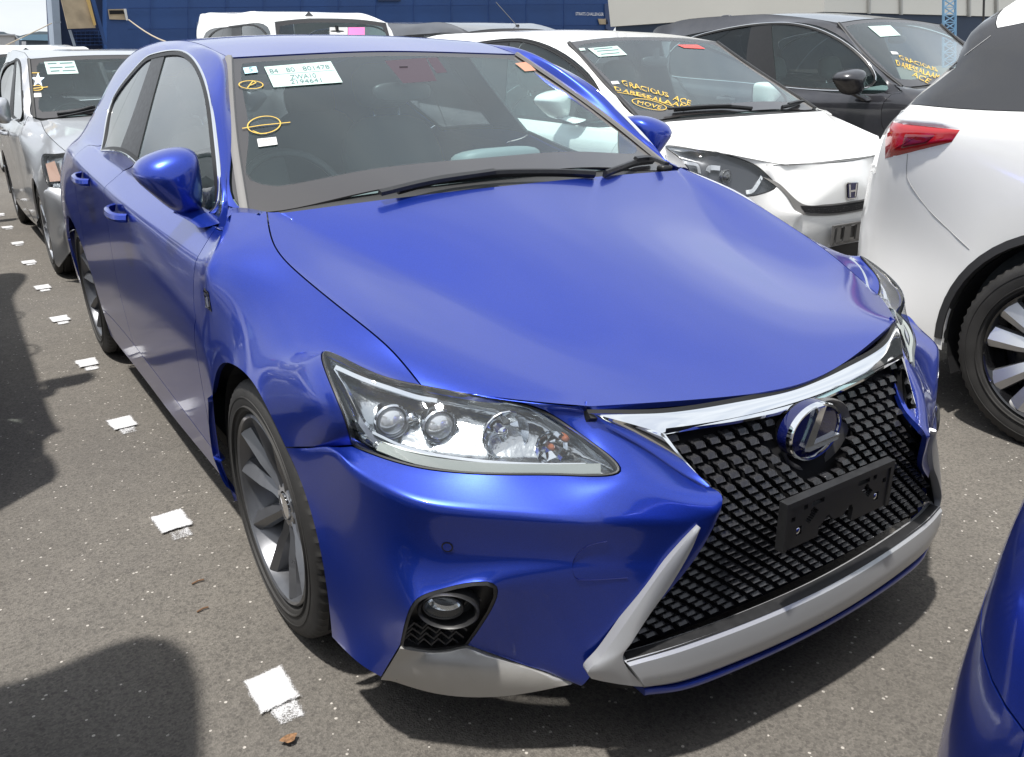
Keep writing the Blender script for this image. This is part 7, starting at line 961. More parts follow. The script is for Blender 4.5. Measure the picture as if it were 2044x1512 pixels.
# a link: sloping blade with a hooked end that turns down into the next row
def link_mesh(name, w_, h, d, fh):
    path = [(-.52 * w_, .46 * h, .4), (-.44 * w_, .28 * h, .5), (-.36 * w_, .12 * h, 1.), (-.12 * w_, .10 * h, 1.1), (.16 * w_, .06 * h, 1.), (.28 * w_, -.04 * h, .7), (.36 * w_, -.26 * h, .4), (.44 * w_, -.50 * h, .35)]
    V = []; F = []
    for i, (x, z, q_) in enumerate(path):
        f_ = fh * h * q_
        V += [(x, -.002, z - f_ * .5), (x + .0015, .004, z + f_ * .5), (x + .0015, d, z + f_ * .62), (x, d, z - f_ * .45)]
    for i in range(len(path) - 1):
        for q in range(4): F.append([i * 4 + q, i * 4 + (q + 1) % 4, (i + 1) * 4 + (q + 1) % 4, (i + 1) * 4 + q])
    F.append([3, 2, 1, 0]); e = (len(path) - 1) * 4; F.append([e, e + 1, e + 2, e + 3])
    me = bpy.data.meshes.new(name); me.from_pydata(V, [], F); me.materials.append(M_GRILLE); return me
dx = .0365; rows = []; z = .640
while z > .284:
    h = float(np.interp(z, [.27, .40, .47, .55, .65], [.0150, .0145, .0150, .0185, .0225])); rows.append((z, h)); z -= h
big = link_mesh('grille_link', dx, .0225, .016, .46); small = link_mesh('grille_link_small', dx, .0150, .014, .30)
SV = []; SF = []; cnt = 0
for r_, (z, h) in enumerate(rows):
    off = (r_ % 2) * dx / 2
    for i in range(-14, 15):
        x = i * dx + off
        if abs(x) > gx(z) - dx * .22 or z > gtop(x) - h * .42: continue
        if ((x - .012) / .112) ** 2 + ((z - .578) / .084) ** 2 < 1: continue
        sx_ = 1 if x < 0 else 1
        y = gy(x, z); upper = z > .455; src = big if upper else small; sc_z = h / (.0225 if upper else .0150)
        sl = (gy(x, z + .01) - gy(x, z - .01)) / .02
        if cnt < 300:
            o = bpy.data.objects.new('grille_link', src); C.objects.link(o); o.parent = grille; o.location = (x, y, z); o.scale = (1, 1, sc_z); cnt += 1
        else:
            k = len(SV)
            for v in src.vertices: SV.append((x + v.co.x, y + v.co.y, z + v.co.z * sc_z))
            for p in src.polygons: SF.append([k + q for q in p.vertices])
if SV:
    o = mesh('grille_lower_mesh', SV, SF, M_GRILLE, grille, False); o['kind'] = 'stuff'
# emblem: gunmetal bowl, blue disc, chrome ring and letter
def ell(cx, cz, rx, rz, y, n=64): return [Vector((cx + rx * math.cos(2 * math.pi * i / n), y, cz + rz * math.sin(2 * math.pi * i / n))) for i in range(n)]
def stack(name, rings_, m, parent, cap=True, sharp=.5):
    V = []; F = []
    for r_ in rings_: V += r_
    n = len(rings_[0])
    for k in range(len(rings_) - 1):
        for i in range(n): F.append([k * n + i, (k + 1) * n + i, (k + 1) * n + (i + 1) % n, k * n + (i + 1) % n])
    if cap: F.append([(len(rings_) - 1) * n + i for i in range(n)])
    return mesh(name, V, F, m, parent, True, sharp)
bowl = stack('emblem_bowl', [ell(.036, .566, .096, .072, -.77), ell(.036, .566, .101, .076, -.806), ell(.035, .567, .098, .073, -.811), ell(.028, .571, .090, .067, -.809), ell(.000, .589, .079, .061, -.800)], M_GUN, blue)
stack('emblem_disc', [ell(-.005, .592, .076, .0585, -.80), ell(-.005, .592, .0765, .059, -.824), ell(-.005, .592, .074, .0565, -.829), ell(-.005, .592, .040, .030, -.8315), ell(-.005, .592, .002, .0015, -.832)], M_BADGE, bowl)
stack('emblem_ring', [ell(-.005, .592, .0770, .0595, -.822), ell(-.005, .592, .0770, .0595, -.831), ell(-.005, .592, .0750, .0575, -.8335), ell(-.005, .592, .0705, .0530, -.8325), ell(-.005, .592, .0695, .0520, -.828)], M_CHROME, bowl, False)
LP = [(.006, .0555), (.022, .0545), (-.008, -.0235), (.066, -.0005), (.064, -.012), (.052, -.0195), (-.014, -.036), (-.030, -.033), (-.033, -.026)]
LP = [(-.006, .0535), (.014, .0530), (-.012, -.0215), (.0675, -.0185), (.0640, -.0300), (-.022, -.0345), (-.036, -.0300), (-.038, -.0220)]
n = len(LP); V = [Vector((-.005 + x, -.830, .592 + z)) for x, z in LP] + [Vector((-.005 + x, -.8385, .592 + z)) for x, z in LP]
mesh('emblem_letter', V, [list(range(n, 2 * n))[::-1]] + [[i, (i + 1) % n, n + (i + 1) % n, n + i] for i in range(n)], M_CHROME, bowl, False)

# number plate holder with its cut-outs
V = []; F = []; pw, ph = .163, .051; pc = Vector((-.006, -.905, .465))
def plate_box(x0, x1, z0, z1, y0=0, y1=.012, lst=None):
    box(V, F, pc + Vector(((x0 + x1) / 2, (y0 + y1) / 2, (z0 + z1) / 2)), (x1 - x0, y1 - y0, z1 - z0))
plate_box(-pw, pw, ph - .013, ph, -.003, .016); plate_box(-pw, -pw + .010, -ph, ph - .013, -.003, .016); plate_box(pw - .010, pw, -ph, ph - .013, -.003, .016)
hold = mesh('plate_holder', V, F, M_PLASTIC, blue, False)
def plate_face():
    """face sheet with holes, built as a fine grid with the cut-outs left open, plus inner walls"""
    nx2, nz2 = 84, 28; V = []; F = []; X = np.linspace(-pw + .008, pw - .008, nx2 + 1); Z = np.linspace(-ph, ph - .012, nz2 + 1)
    def hole(x, z):
        for sx2 in (-1, 1):
            u = x * sx2
            if abs(u - .118) < .008 and abs(z + .020) < .010: return True        # screw slot
            if abs(u - .138) < .0065 and abs(z - .012) < .006: return True
            if abs((u - .085) + (z - .004)) < .013 and abs((u - .085) - (z - .004)) < .022: return True
            if abs(u - .070) < .020 and abs(z - .027) < .0042: return True
            if abs(u - .105) < .004 and abs(z - .027) < .004: return True
        if abs(x) < .052 + .010 * math.sin(x * 90) and z < -.030 + .018 * math.exp(-((abs(x) - .034) / .014) ** 2): return True
        if abs(x) > .155 - .008 and False: return True
        return False
    keep = {}
    for i in range(nx2):
        for j in range(nz2):
            keep[i, j] = not hole((X[i] + X[i + 1]) / 2, (Z[j] + Z[j + 1]) / 2)
    idx = lambda i, j: i * (nz2 + 1) + j; N0 = (nx2 + 1) * (nz2 + 1)
    for y in (0, .010):
        for i in range(nx2 + 1):
            for j in range(nz2 + 1): V.append(pc + Vector((X[i], y, Z[j])))
    for (i, j), k in keep.items():
        if not k: continue
        a, b, c_, d = idx(i, j), idx(i + 1, j), idx(i + 1, j + 1), idx(i, j + 1); F.append([a, b, c_, d]); F.append([N0 + d, N0 + c_, N0 + b, N0 + a])
        for (ii, jj), e in (((i - 1, j), (d, a)), ((i + 1, j), (b, c_)), ((i, j - 1), (a, b)), ((i, j + 1), (c_, d))):
            if not keep.get((ii, jj), False): F.append([e[0], N0 + e[0], N0 + e[1], e[1]])
    me = bpy.data.meshes.new('plate_holder_face'); me.from_pydata([tuple(v) for v in V], [], F); bm = bmesh.new(); bm.from_mesh(me); bmesh.ops.delete(bm, geom=[v for v in bm.verts if not v.link_faces], context='VERTS'); bmesh.ops.recalc_face_normals(bm, faces=bm.faces); bm.to_mesh(me); bm.free()
    return put('plate_holder_face', me, M_PLASTIC, hold)
plate_face()
for sx2 in (-1, 1):
    V = []; F = []; c = pc + Vector((sx2 * .118, .004, -.020)); 
    for k, (r_, y) in enumerate(((.0075, .006), (.0075, -.001), (.006, -.003), (.001, -.0032))):
        for i in range(14): V.append(c + Vector((r_ * math.cos(i * math.pi / 7), y, r_ * math.sin(i * math.pi / 7))))
    for k in range(3):
        for i in range(14): F.append([k * 14 + i, k * 14 + (i + 1) % 14, (k + 1) * 14 + (i + 1) % 14, (k + 1) * 14 + i])
    mesh('plate_screw', V, F, M_CHROME, hold)

# headlamps
for s_ in (0, 1):
    lens = put('headlamp', B0.panel(['headlamp'], s_, name='headlamp', gap=.0035, offset=.001, flange=.008), M_LENS, blue)
    outline_strip('lamp_seal', B0, ['headlamp'], s_, [(-.0045, -.008), (-.0035, .0005), (.0000, .0010), (.0025, -.008)], M_RUBBER, lens)
    # bowl: the lens surface carried inwards and drawn together
    co = np.array([v.co[:] for v in lens.data.vertices]); me = B0.panel(['headlamp'], s_, name='lamp_housing', gap=.006, offset=-.012, flange=0.)
    P = np.array([v.co[:] for v in me.vertices]); cen = P.mean(0)
    sg = -1 if s_ == 0 else 1; Pp, Nn = boundary(B0, ['headlamp'], s_); Bp = np.array([p[:] for p in Pp])
    inward = Vector((-sg * .45, .80, -.25)).normalized()
    for i, v in enumerate(me.vertices):
        d = np.linalg.norm(Bp - P[i], axis=1).min(); k = min(1, d / .030); k = k * k * (3 - 2 * k)
        v.co = Vector(P[i]) + inward * (.052 * k + .002)
    put('lamp_housing', me, M_LAMPD, lens)
    if s_ == 0:
        mk = lambda u, v, d: hp(u, v, d)
        A = dict(p1=mk(775, 822, .040), p2=mk(868, 828, .042), r=mk(1002, 845, .040), am=mk(1100, 880, .026), t1=mk(1075, 868, .03), small=mk(818, 815, .045))
        strip = [mk(*q, .020) for q in ((733, 868), (800, 890), (880, 905), (980, 916), (1080, 922), (1170, 922))]
        strip2 = [mk(*q, .012) for q in ((748, 893), (820, 912), (900, 924), (1000, 931), (1100, 933), (1200, 932))]
        rail = [mk(*q, .018) for q in ((662, 725), (690, 770), (718, 840), (742, 885))]
        rail2 = [mk(*q, .014) for q in ((668, 722), (720, 748), (775, 768), (830, 784), (870, 793))]
        SV0 = (A, strip, strip2, rail, rail2)
    A, strip, strip2, rail, rail2 = SV0; mv = (lambda p: p.copy()) if s_ == 0 else (lambda p: Vector((-p.x, p.y, p.z)))
    ax = Vector((sg * .18, -1, .02)).normalized(); e1 = ax.cross(Vector((0, 0, 1))).normalized(); e2 = e1.cross(ax)
    def lamp_lathe(name, c, prof, m, n=36, sharp=.6, par=lens, cap=True):
        V = []; F = []
        for r_, d in prof:
            for i in range(n): a = 2 * math.pi * i / n; V.append(c + e1 * r_ * math.cos(a) + e2 * r_ * math.sin(a) + ax * d)
        for k in range(len(prof) - 1):
            for i in range(n): F.append([k * n + i, k * n + (i + 1) % n, (k + 1) * n + (i + 1) % n, (k + 1) * n + i])
        if cap: F.append([(len(prof) - 1) * n + i for i in range(n)])
        return mesh(name, V, F, m, par, True, sharp)
    for key in ('p1', 'p2'):
        c = mv(A[key])
        lamp_lathe('projector_ring', c, [(.026, -.03), (.034, .004), (.0345, .012), (.032, .016), (.029, .012), (.027, 0)], M_REFL, cap=False)
        lamp_lathe('projector_lens', c, [(.0275, .002), (.0265, .010), (.022, .016), (.014, .0205), (.006, .0225), (.0005, .023)], mat('projector glass', (.62, .64, .66), .04, .55, coat=1), cap=True)
    lamp_lathe('position_lamp', mv(A['small']), [(.012, -.01), (.013, .004), (.009, .010), (.0005, .012)], M_REFL)
    lamp_lathe('high_beam_reflector', mv(A['r']), [(.047, .016), (.0455, .018), (.043, .010), (.036, -.008), (.024, -.020), (.010, -.025), (.0005, -.025)], M_REFL, 18, .2)
    lamp_lathe('bulb_shield', mv(A['r']), [(.010, -.02), (.010, .002), (.004, .006), (.0005, .006)], M_REFL)
    lamp_lathe('turn_signal_reflector', mv(A['am']), [(.034, .006), (.030, -.004), (.018, -.014), (.0005, -.018)], M_REFL, 9, .05)
    for du, dv, r_ in ((0, 0, .0065), (-.028, .012, .0075)): lamp_lathe('amber_bulb', mv(A['am']) + e1 * du * -sg + e2 * dv + ax * .002, [(r_, -.012), (r_, .004), (r_ * .7, .010), (.0005, .012)], M_AMBER, 16)
    nn = Vector((sg * .3, -.85, .45)).normalized()
    sweep('light_guide', [mv(p) for p in crom(strip, 6)], nn, [(-.005, -.004), (-.005, .002), (0, .005), (.005, .002), (.005, -.004)], M_REFL, lens)
    sweep('lamp_trim', [mv(p) for p in crom(strip2, 6)], nn, [(-.010, -.006), (-.008, .001), (.008, .001), (.010, -.006)], mat('lamp lower trim', (.33, .36, .34), .35, .3), lens)
    sweep('lamp_trim', [mv(p) for p in crom(rail, 6)], Vector((sg * .7, -.6, .4)).normalized(), [(-.007, -.006), (-.005, .002), (.005, .002), (.007, -.006)], M_REFL, lens)
    sweep('lamp_trim', [mv(p) for p in crom(rail2, 6)], nn, [(-.005, -.006), (-.004, .001), (.004, .001), (.005, -.006)], M_REFL, lens)

# mirrors, handles, badge
door_mirror(blue, (-.845, .565, 1.008), 0, M_BLUE, (.158, .14, .165), (-.775, .46, .915))
door_mirror(blue, (.845, .62, 1.012), 1, M_BLUE, (.175, .15, .165), (.775, .50, .915))
for s_ in (0, 1):
    handle(B0, SH[('front_door', s_)], 1.22, .852, s_, M_BLUE); handle(B0, SH[('rear_door', s_)], 1.93, .893, s_, M_BLUE)
    sg = -1 if s_ == 0 else 1
    fe = SH[('fender', s_)]
    def onb(pts, k): return [B0.shoot((sg * 1.4, y, z), (-sg, 0, 0))[0] + Vector((sg * k, 0, 0)) for y, z in pts]
    yb_, zb_ = .222, .775; q = [(-.016, -.026), (.016, -.022), (.018, .026), (-.014, .022)]
    A_ = onb([(yb_ + a, zb_ + b) for a, b in q], .0015); V = A_; bd = mesh('fender_badge', V, [[0, 1, 2, 3]], M_GLOSSB, fe, False)
    for pol in ([(-.012, .020), (.014, .022), (.014, .017), (-.012, .015)], [(-.010, .011), (.012, .013), (.012, .006), (.002, .005), (.002, .001), (.010, .001), (.010, -.005), (.002, -.005), (-.002, -.016), (-.010, -.016)], [(-.013, -.019), (.013, -.016), (.013, -.020), (-.013, -.023)]):
        mesh('badge_letter', onb([(yb_ + a, zb_ + b) for a, b in pol], .0035), [list(range(len(pol)))], M_CHROME, bd, False)

# windscreen stickers and marker writing
WG = SH[('windscreen', None)]
pap = patch('shipping_label', B0, [(527, 134), (660, 123), (684, 165), (546, 175)], m=M_PAPER, parent=WG)
letters('label_print', B0, '84   80   801478', [(536, 139), (655, 130), (659, 138), (540, 148)], M_INK, WG)
for a in range(3): stroke('label_rule', B0, [[(535 + a * 3, 151 + a * 7.5), (668 + a * 5, 141 + a * 7.5)]], .0008, M_INK, WG, .0016) if a in (0,) else None
letters('label_print', B0, 'ZWA10', [(578, 151), (629, 147), (632, 156), (581, 160)], M_INK, WG)
letters('label_print', B0, '2194641', [(578, 161), (640, 157), (643, 165), (581, 169)], M_INK, WG)
patch('inspection_sticker', B0, [(485, 136), (511, 133), (515, 145), (489, 148)], m=mat('pale blue sticker', (.45, .72, .80), .6), parent=WG); letters('sticker_number', B0, '5', [(496, 136), (503, 135), (505, 143), (498, 144)], M_INK, WG)
patch('small_label', B0, [(513, 278), (551, 274), (554, 289), (516, 294)], m=M_PAPERW, parent=WG); letters('label_print', B0, '000', [(524, 279), (542, 277), (543, 281), (525, 283)], mat('faint red print', (.45, .2, .18), .6), WG)
def oval(cx, cy, rx, ry, tilt, n=40, a0=0, a1=6.6):
    return [(cx + rx * math.cos(a) * math.cos(tilt) - ry * math.sin(a) * math.sin(tilt), cy + rx * math.cos(a) * math.sin(tilt) + ry * math.sin(a) * math.cos(tilt)) for a in np.linspace(a0, a1, n)]
for ln_ in (oval(501, 170, 24, 8, .02), [(494, 176), (505, 162), (511, 166), (500, 171)], oval(527, 250, 33, 17, -.12), [(484, 257), (520, 251), (579, 245)], [(505, 262), (520, 268), (532, 267)]): stroke('marker_writing', B0, [ln_], .0016, M_YEL, WG)
patch('inspection_sticker', B0, [(1028, 127), (1052, 124), (1070, 141), (1048, 143)], m=mat('orange sticker', (.50, .24, .16), .6), parent=WG)
# sun shade patch behind the mirror (dark enamel) 
patch('sensor_cover', B0, [(768, 120), (850, 114), (872, 160), (805, 165)], m=mat('dark enamel', (.05, .035, .045), .4), parent=WG, push=-.0035)
patch('sensor_cover', B0, [(852, 114), (873, 113), (893, 143), (872, 145)], m=MATS['dark enamel'], parent=WG, push=-.0035)
# dash mat (passenger side) and wipers
V = []; F = []; pill(V, F, (.30, .80, .965), (.34, .16, .085), Matrix.Rotation(math.radians(-8), 3, 'X')); mesh('passenger_dash_tray', V, F, M_DASH, blue, True)
def wiper(body, root, pts_arm, pts_blade, m=M_PLASTIC, hub=None):
    def lift(pts, d): return [body.hit(u, v) for u, v in pts], d
    for name_, pts, d, prof in (('wiper_arm', pts_arm, .026, [(-.009, -.004), (-.007, .006), (.007, .006), (.009, -.004)]), ('wiper_blade', pts_blade, .014, [(-.005, -.012), (-.008, .002), (-.003, .011), (.003, .011), (.008, .002), (.003, -.012)])):
        hs = [body.hit(u, v) for u, v in pts]
        if any(h[0] is None for h in hs): continue
        P = crom([h[0] + h[1] * (d if len(pt) < 3 else pt[2]) for h, pt in zip(hs, [(1, 1)] * len(hs))], 6); sweep(name_, P, Vector((0, -.4, .9)).normalized(), prof, m, root)
wiper(B0, blue, [(758, 404), (860, 380), (985, 360)], [(795, 390), (880, 368), (985, 356), (1100, 354), (1185, 357)])
wiper(B0, blue, [(1325, 343), (1290, 330), (1262, 332)], [(1205, 356), (1235, 345), (1265, 333), (1300, 328)])
V = []; F = []; cw = [B0.hit(u, v)[0] + Vector((0, -.01, .012)) for u, v in ((748, 404), (1000, 380), (1130, 366), (1335, 342))]
0 and sweep('cowl_edge', crom(cw, 8), Vector((0, -.3, 1)).normalized(), [(-.016, -.012), (-.012, -.004), (.012, -.002), (.016, -.014)], M_MATTE, blue)
for u, v in ((1318, 338),):
    p, n = B0.hit(u, v); V = []; F = []; pill(V, F, p + Vector((0, -.02, .004)), (.05, .04, .025)); mesh('wiper_pivot', V, F, M_PLASTIC, blue, True)
# roof aerial fin
p, n = B0.shoot((0, 2.75, 2), (0, 0, -1)); V = []; F = []
V = [p + Vector(q) for q in ((-.03, -.09, -.01), (.03, -.09, -.01), (.035, .06, -.01), (-.035, .06, -.01), (-.006, .03, .05), (.006, .03, .05), (.006, .055, .045), (-.006, .055, .045))]
mesh('roof_aerial', V, [[0, 1, 5, 4], [1, 2, 6, 5], [2, 3, 7, 6], [3, 0, 4, 7], [4, 5, 6, 7]], M_BLUE, blue, True, .5)
# rear lamps
for s_ in (0, 1):
    sg = -1 if s_ == 0 else 1; V = []; F = []; n = 8
    for j in range(4):
        for i in range(n + 1):
            y = 3.00 + .35 * i / n; z = .93 - .045 * j
            q, n_ = B0.shoot((sg * 1.4, y, z), (-sg, .0 + .55 * i / n * -1, 0))
            q = q if q is not None else Vector((sg * .7, y, z)); V.append(q + Vector((sg * .006, .003, 0)))
    for j in range(3):
        for i in range(n): a = j * (n + 1) + i; F.append([a, a + 1, a + n + 2, a + n + 1])
    mesh('tail_lamp', V, F, M_RED, blue, True)

# ------------------------------------------------------------------ the other cars
def simple_lamp(B, root, s_, dark=False):
    lens = put('headlamp', B.panel(['headlamp'], s_, name='headlamp', gap=.003, offset=.001), M_LENS, root)
    me = B.panel(['headlamp'], s_, name='lamp_housing', gap=.004, offset=-.03, flange=0); put('lamp_housing', me, M_LAMPD if not dark else mat('dark lamp bezel', (.05, .052, .058), .25, .5), lens)
    outline_strip('lamp_seal', B, ['headlamp'], s_, [(-.004, -.008), (-.003, .001), (.002, .001), (.004, -.008)], M_RUBBER, lens)
    return lens
def build(key, name, label, cat, M, cfg, off):
    B = Body(DATA[key], off, levels=2); root = thing(name, label, cat, (off[0], off[1], 0)); S = shell(B, root, M, cfg); interior(B, root); return B, root, S
def front_poly(name, B, pts, m, parent, push=.002, thick=.0, n=None):
    """a shape on the nose, corners (x, z) seen from the front"""
    P = []
    for x, z in pts:
        q, nn = B.shoot((x, -2.5, z), (0, 1, 0)); P.append(q + Vector((0, -push, 0)))
    return mesh(name, P, [list(range(len(P)))], m, parent, False)
def front_band(name, B, top, bot, m, parent, push=.003, n=24):
    V = []; F = []
    T = crom([(x, z, 0) for x, z in top], 8); Bo = crom([(x, z, 0) for x, z in bot], 8)
    for a, b in zip(T, Bo):
        for t in (0, .5, 1):
            x, z = a.x * (1 - t) + b.x * t, a.y * (1 - t) + b.y * t
            q, nn = B.shoot((x, -2.5, z), (0, 1, 0))
            V.append((q if q is not None else Vector((x, -.6, z))) + Vector((0, -push, 0)))
    for i in range(len(T) - 1):
        for j in range(2): F.append([i * 3 + j, i * 3 + j + 1, i * 3 + j + 4, i * 3 + j + 3])
    return mesh(name, V, F, m, parent, True)
def marker_words(B, glass_o, quads):
    for s, q in quads: letters('marker_writing', B, s, q, M_YEL, glass_o, hand=.05)

cfgW = dict(arch=.335, wz=.295, wx=.735, wr=.295, ww=.185, rr=.20, wheel=K_CAP, wb=2.53, plain=True, window_trim=M_PLASTIC, ws_trim=M_PLASTIC, frit=(.10, .04, .035))
BW, white, SW = build('white_hatch', 'white_hatchback', 'white hatchback with yellow marker writing on its windscreen, right of the blue one', 'car', M_WHITE, cfgW, (2.55, 1.68))
for s_ in (0, 1):
    ln = simple_lamp(BW, white, s_, True)
    sg = -1 if s_ == 0 else 1
    def wl(u, v, d):
        p, n = BW.hit(u, v); return p - n * d if s_ == 0 else Vector((-(p - n * d).x, (p - n * d).y, (p - n * d).z))
    V = []; F = []
    c = wl(1449, 352, .012)
    for r_, y in ((.036, .01), (.038, -.008), (.034, -.012), (.030, -.006), (.026, -.014), (.012, -.022), (.001, -.023)):
        for i in range(28): a = 2 * math.pi * i / 28; V.append(c + Vector((r_ * math.cos(a), y, r_ * math.sin(a))))
    for k in range(6):
        for i in range(28): F.append([k * 28 + i, k * 28 + (i + 1) % 28, (k + 1) * 28 + (i + 1) % 28, (k + 1) * 28 + i])
    mesh('projector_lens', V, F, mat('smoked projector', (.12, .125, .13), .05, .5, coat=1), ln, True)
    for nm, px, wd in (('daytime_light', [(1490, 383), (1505, 378), (1522, 352)], .010), ('lamp_trim', [(1414, 342), (1418, 334), (1438, 335)], .012), ('lamp_trim', [(1342, 312), (1368, 322), (1392, 328), (1398, 345)], .008)):
        sweep(nm, crom([wl(u, v, .008) for u, v in px], 5), Vector((0, -1, .3)), [(-wd, -.004), (-wd, .001), (wd, .001), (wd, -.004)], M_REFL if nm == 'daytime_light' else M_SATIN, ln)
# dark grille band with its outline, badge, plate holder
q = lambda u, v: (BW.hit(u, v)[0].x, BW.hit(u, v)[0].z)
front_band('grille_surround', BW, [(-.50, .735), (-.44, .705), (-.33, .600), (-.18, .586), (0, .584), (.18, .586), (.33, .600), (.44, .705), (.50, .735)], [(-.46, .700), (-.41, .640), (-.35, .556), (-.20, .530), (0, .524), (.20, .530), (.35, .556), (.41, .640), (.46, .700)], M_GREYPL, white, .004)
front_band('grille_opening', BW, [(-.345, .592), (-.18, .578), (0, .576), (.18, .578), (.345, .592)], [(-.325, .560), (-.18, .540), (0, .534), (.18, .540), (.325, .560)], M_DARK, white, .007)
for j in range(3): front_band('grille_slat', BW, [(-.32, .574 - .009 * j), (0, .564 - .009 * j), (.32, .574 - .009 * j)], [(-.32, .571 - .009 * j), (0, .561 - .009 * j), (.32, .571 - .009 * j)], M_GRILLE, white, .011)
def badge_h(B, root, zc, s=1., push=.010):
    sq = [(-.95, .8), (-.75, 1), (.75, 1), (.95, .8), (.78, -.8), (.6, -1), (-.6, -1), (-.78, -.8)]
    b = front_poly('badge', B, [(x * .060 * s, zc + z * .050 * s) for x, z in sq], M_CHROME, root, push)
    front_poly('badge_field', B, [(x * .052 * s, zc + z * .043 * s) for x, z in sq], M_BADGE, b, push + .003)
    for pol in ([(-.78, .82), (-.48, .82), (-.34, -.80), (-.56, -.80)], [(.78, .82), (.48, .82), (.34, -.80), (.56, -.80)], [(-.44, .08), (.44, .08), (.42, -.16), (-.42, -.16)]):
        front_poly('badge_letter', B, [(x * .052 * s, zc + z * .045 * s) for x, z in pol], M_CHROME, b, push + .005)
badge_h(BW, white, .640, .88)
front_band('bumper_line', BW, [(-.47, .790), (-.25, .786), (0, .784), (.25, .786), (.47, .790)], [(-.47, .787), (-.25, .783), (0, .781), (.25, .783), (.47, .787)], M_RUBBER, white, .0015)
V = []; F = []
for c, s3 in (((0, -.765, .475), (.33, .012, .012)), ((0, -.765, .385), (.33, .012, .012)), ((-.16, -.765, .43), (.012, .012, .10)), ((.16, -.765, .43), (.012, .012, .10)), ((-.12, -.765, .43), (.03, .012, .09)), ((.12, -.765, .43), (.03, .012, .09)), ((-.05, -.765, .43), (.05, .012, .09)), ((.05, -.765, .43), (.05, .012, .09)), ((0, -.75, .43), (.3, .004, .06))): box(V, F, c, s3)
mesh('plate_holder', V, F, M_GUN, white, False)
front_band('lower_intake', BW, [(-.50, .33), (0, .36), (.50, .33)], [(-.48, .24), (0, .24), (.48, .24)], M_PLASTIC, white, .004)
WW = SW[('windscreen', None)]
patch('shipping_label', BW, [(1173, 97), (1232, 92), (1252, 110), (1195, 114)], m=M_PAPER, parent=WW); stroke('label_print', BW, [[(1186, 99), (1222, 96)], [(1192, 103), (1234, 100)], [(1200, 109), (1236, 106)]], .005, M_INK, WW, .0016)
patch('small_label', BW, [(1219, 163), (1233, 162), (1237, 168), (1222, 169)], m=M_PAPERW, parent=WW); patch('inspection_sticker', BW, [(1155, 97), (1166, 96), (1169, 101), (1158, 102)], m=M_PAPER, parent=WW)
patch('red_sticker', BW, [(1352, 90), (1392, 90), (1408, 98), (1366, 96)], m=M_REDS, parent=WW)
marker_words(BW, WW, [('GRACIOUS', [(1240, 160), (1332, 186), (1335, 195), (1243, 171)]), ('ACE', [(1346, 190), (1380, 202), (1378, 212), (1342, 200)]), ('DARESSALAAM', [(1226, 173), (1372, 210), (1370, 218), (1228, 181)]), ('MOVE', [(1273, 201), (1322, 212), (1318, 219), (1272, 208)])])
for ln_ in (oval(1296, 209, 35, 8.5, .22), [(1228, 184), (1290, 194), (1366, 221)]): stroke('marker_writing', BW, [ln_], .003, M_YEL, WW)
V = []; F = []
wiper(BW, white, [(1330, 226), (1400, 221), (1455, 219)], [(1345, 224), (1410, 219), (1452, 218), (1500, 222)]); wiper(BW, white, [(1600, 210), (1585, 212), (1570, 216)], [(1560, 219), (1580, 214), (1598, 207)])
door_mirror(white, (-.90, .62, 1.06), 0, M_WHITE, (.20, .15, .15), (-.82, .50, .97)); door_mirror(white, (.90, .62, 1.06), 1, M_WHITE, (.20, .15, .15), (.82, .50, .97))
for s_ in (0, 1): handle(BW, SW[('front_door', s_)], 1.25, .86, s_, M_WHITE); handle(BW, SW[('rear_door', s_)], 2.0, .88, s_, M_WHITE)

cfgK = dict(arch=.385, wz=.345, wx=.79, wr=.345, ww=.225, rr=.24, wheel=K_SUV, wb=2.65, plain=True, sill=M_MATTE, frit=(.09, .05, .04), ws_trim=M_PLASTIC)
BK, black, SK = build('black_suv', 'black_suv', 'black SUV parked behind and right of the white hatchback, red sticker on its windscreen', 'SUV', M_BLACK, cfgK, (5.1, 1.2))
for s_ in (0, 1): simple_lamp(BK, black, s_, True)
WK = SK[('windscreen', None)]
patch('shipping_label', BK, [(1732, 53), (1777, 51), (1798, 71), (1757, 74)], m=M_PAPER, parent=WK); patch('red_sticker', BK, [(1878, 48), (1905, 50), (1910, 62), (1890, 58)], m=M_REDS, parent=WK)
marker_words(BK, WK, [('GRACIOUS', [(1793, 110), (1868, 136), (1872, 144), (1797, 119)]), ('DARESSALAAM', [(1788, 120), (1876, 150), (1874, 160), (1790, 131)]), ('ACE', [(1822, 142), (1860, 160), (1852, 167), (1820, 152)])])
patch('small_label', BK, [(1777, 103), (1790, 104), (1794, 109), (1781, 109)], m=M_PAPERW, parent=WK)
door_mirror(black, (-.99, .95, 1.12), 0, M_BLACK, (.22, .16, .17), (-.86, .90, 1.0)); door_mirror(black, (.99, .95, 1.12), 1, M_BLACK, (.22, .16, .17), (.86, .90, 1.0))
for s_ in (0, 1): handle(BK, SK[('front_door', s_)], 1.55, .95, s_, M_BLACK); handle(BK, SK[('rear_door', s_)], 2.2, .98, s_, M_BLACK)
front_band('grille_opening', BK, [(-.40, .84), (0, .86), (.40, .84)], [(-.36, .72), (0, .70), (.36, .72)], M_DARK, black, .006); badge_h(BK, black, .78, 1.)
p, n = BK.shoot((0, 3.1, 2.2), (0, 0, -1)); V = []; F = []; pill(V, F, p + Vector((0, 0, .02)), (.05, .13, .07)); mesh('roof_aerial', V, F, M_BLACK, black, True)
p, n = BK.shoot((-1.5, .42, .88), (1, 0, 0))
if p: V = []; F = []; box(V, F, p + Vector((-.004, 0, 0)), (.006, .12, .028)); mesh('side_badge', V, F, M_CHROME, black, False)

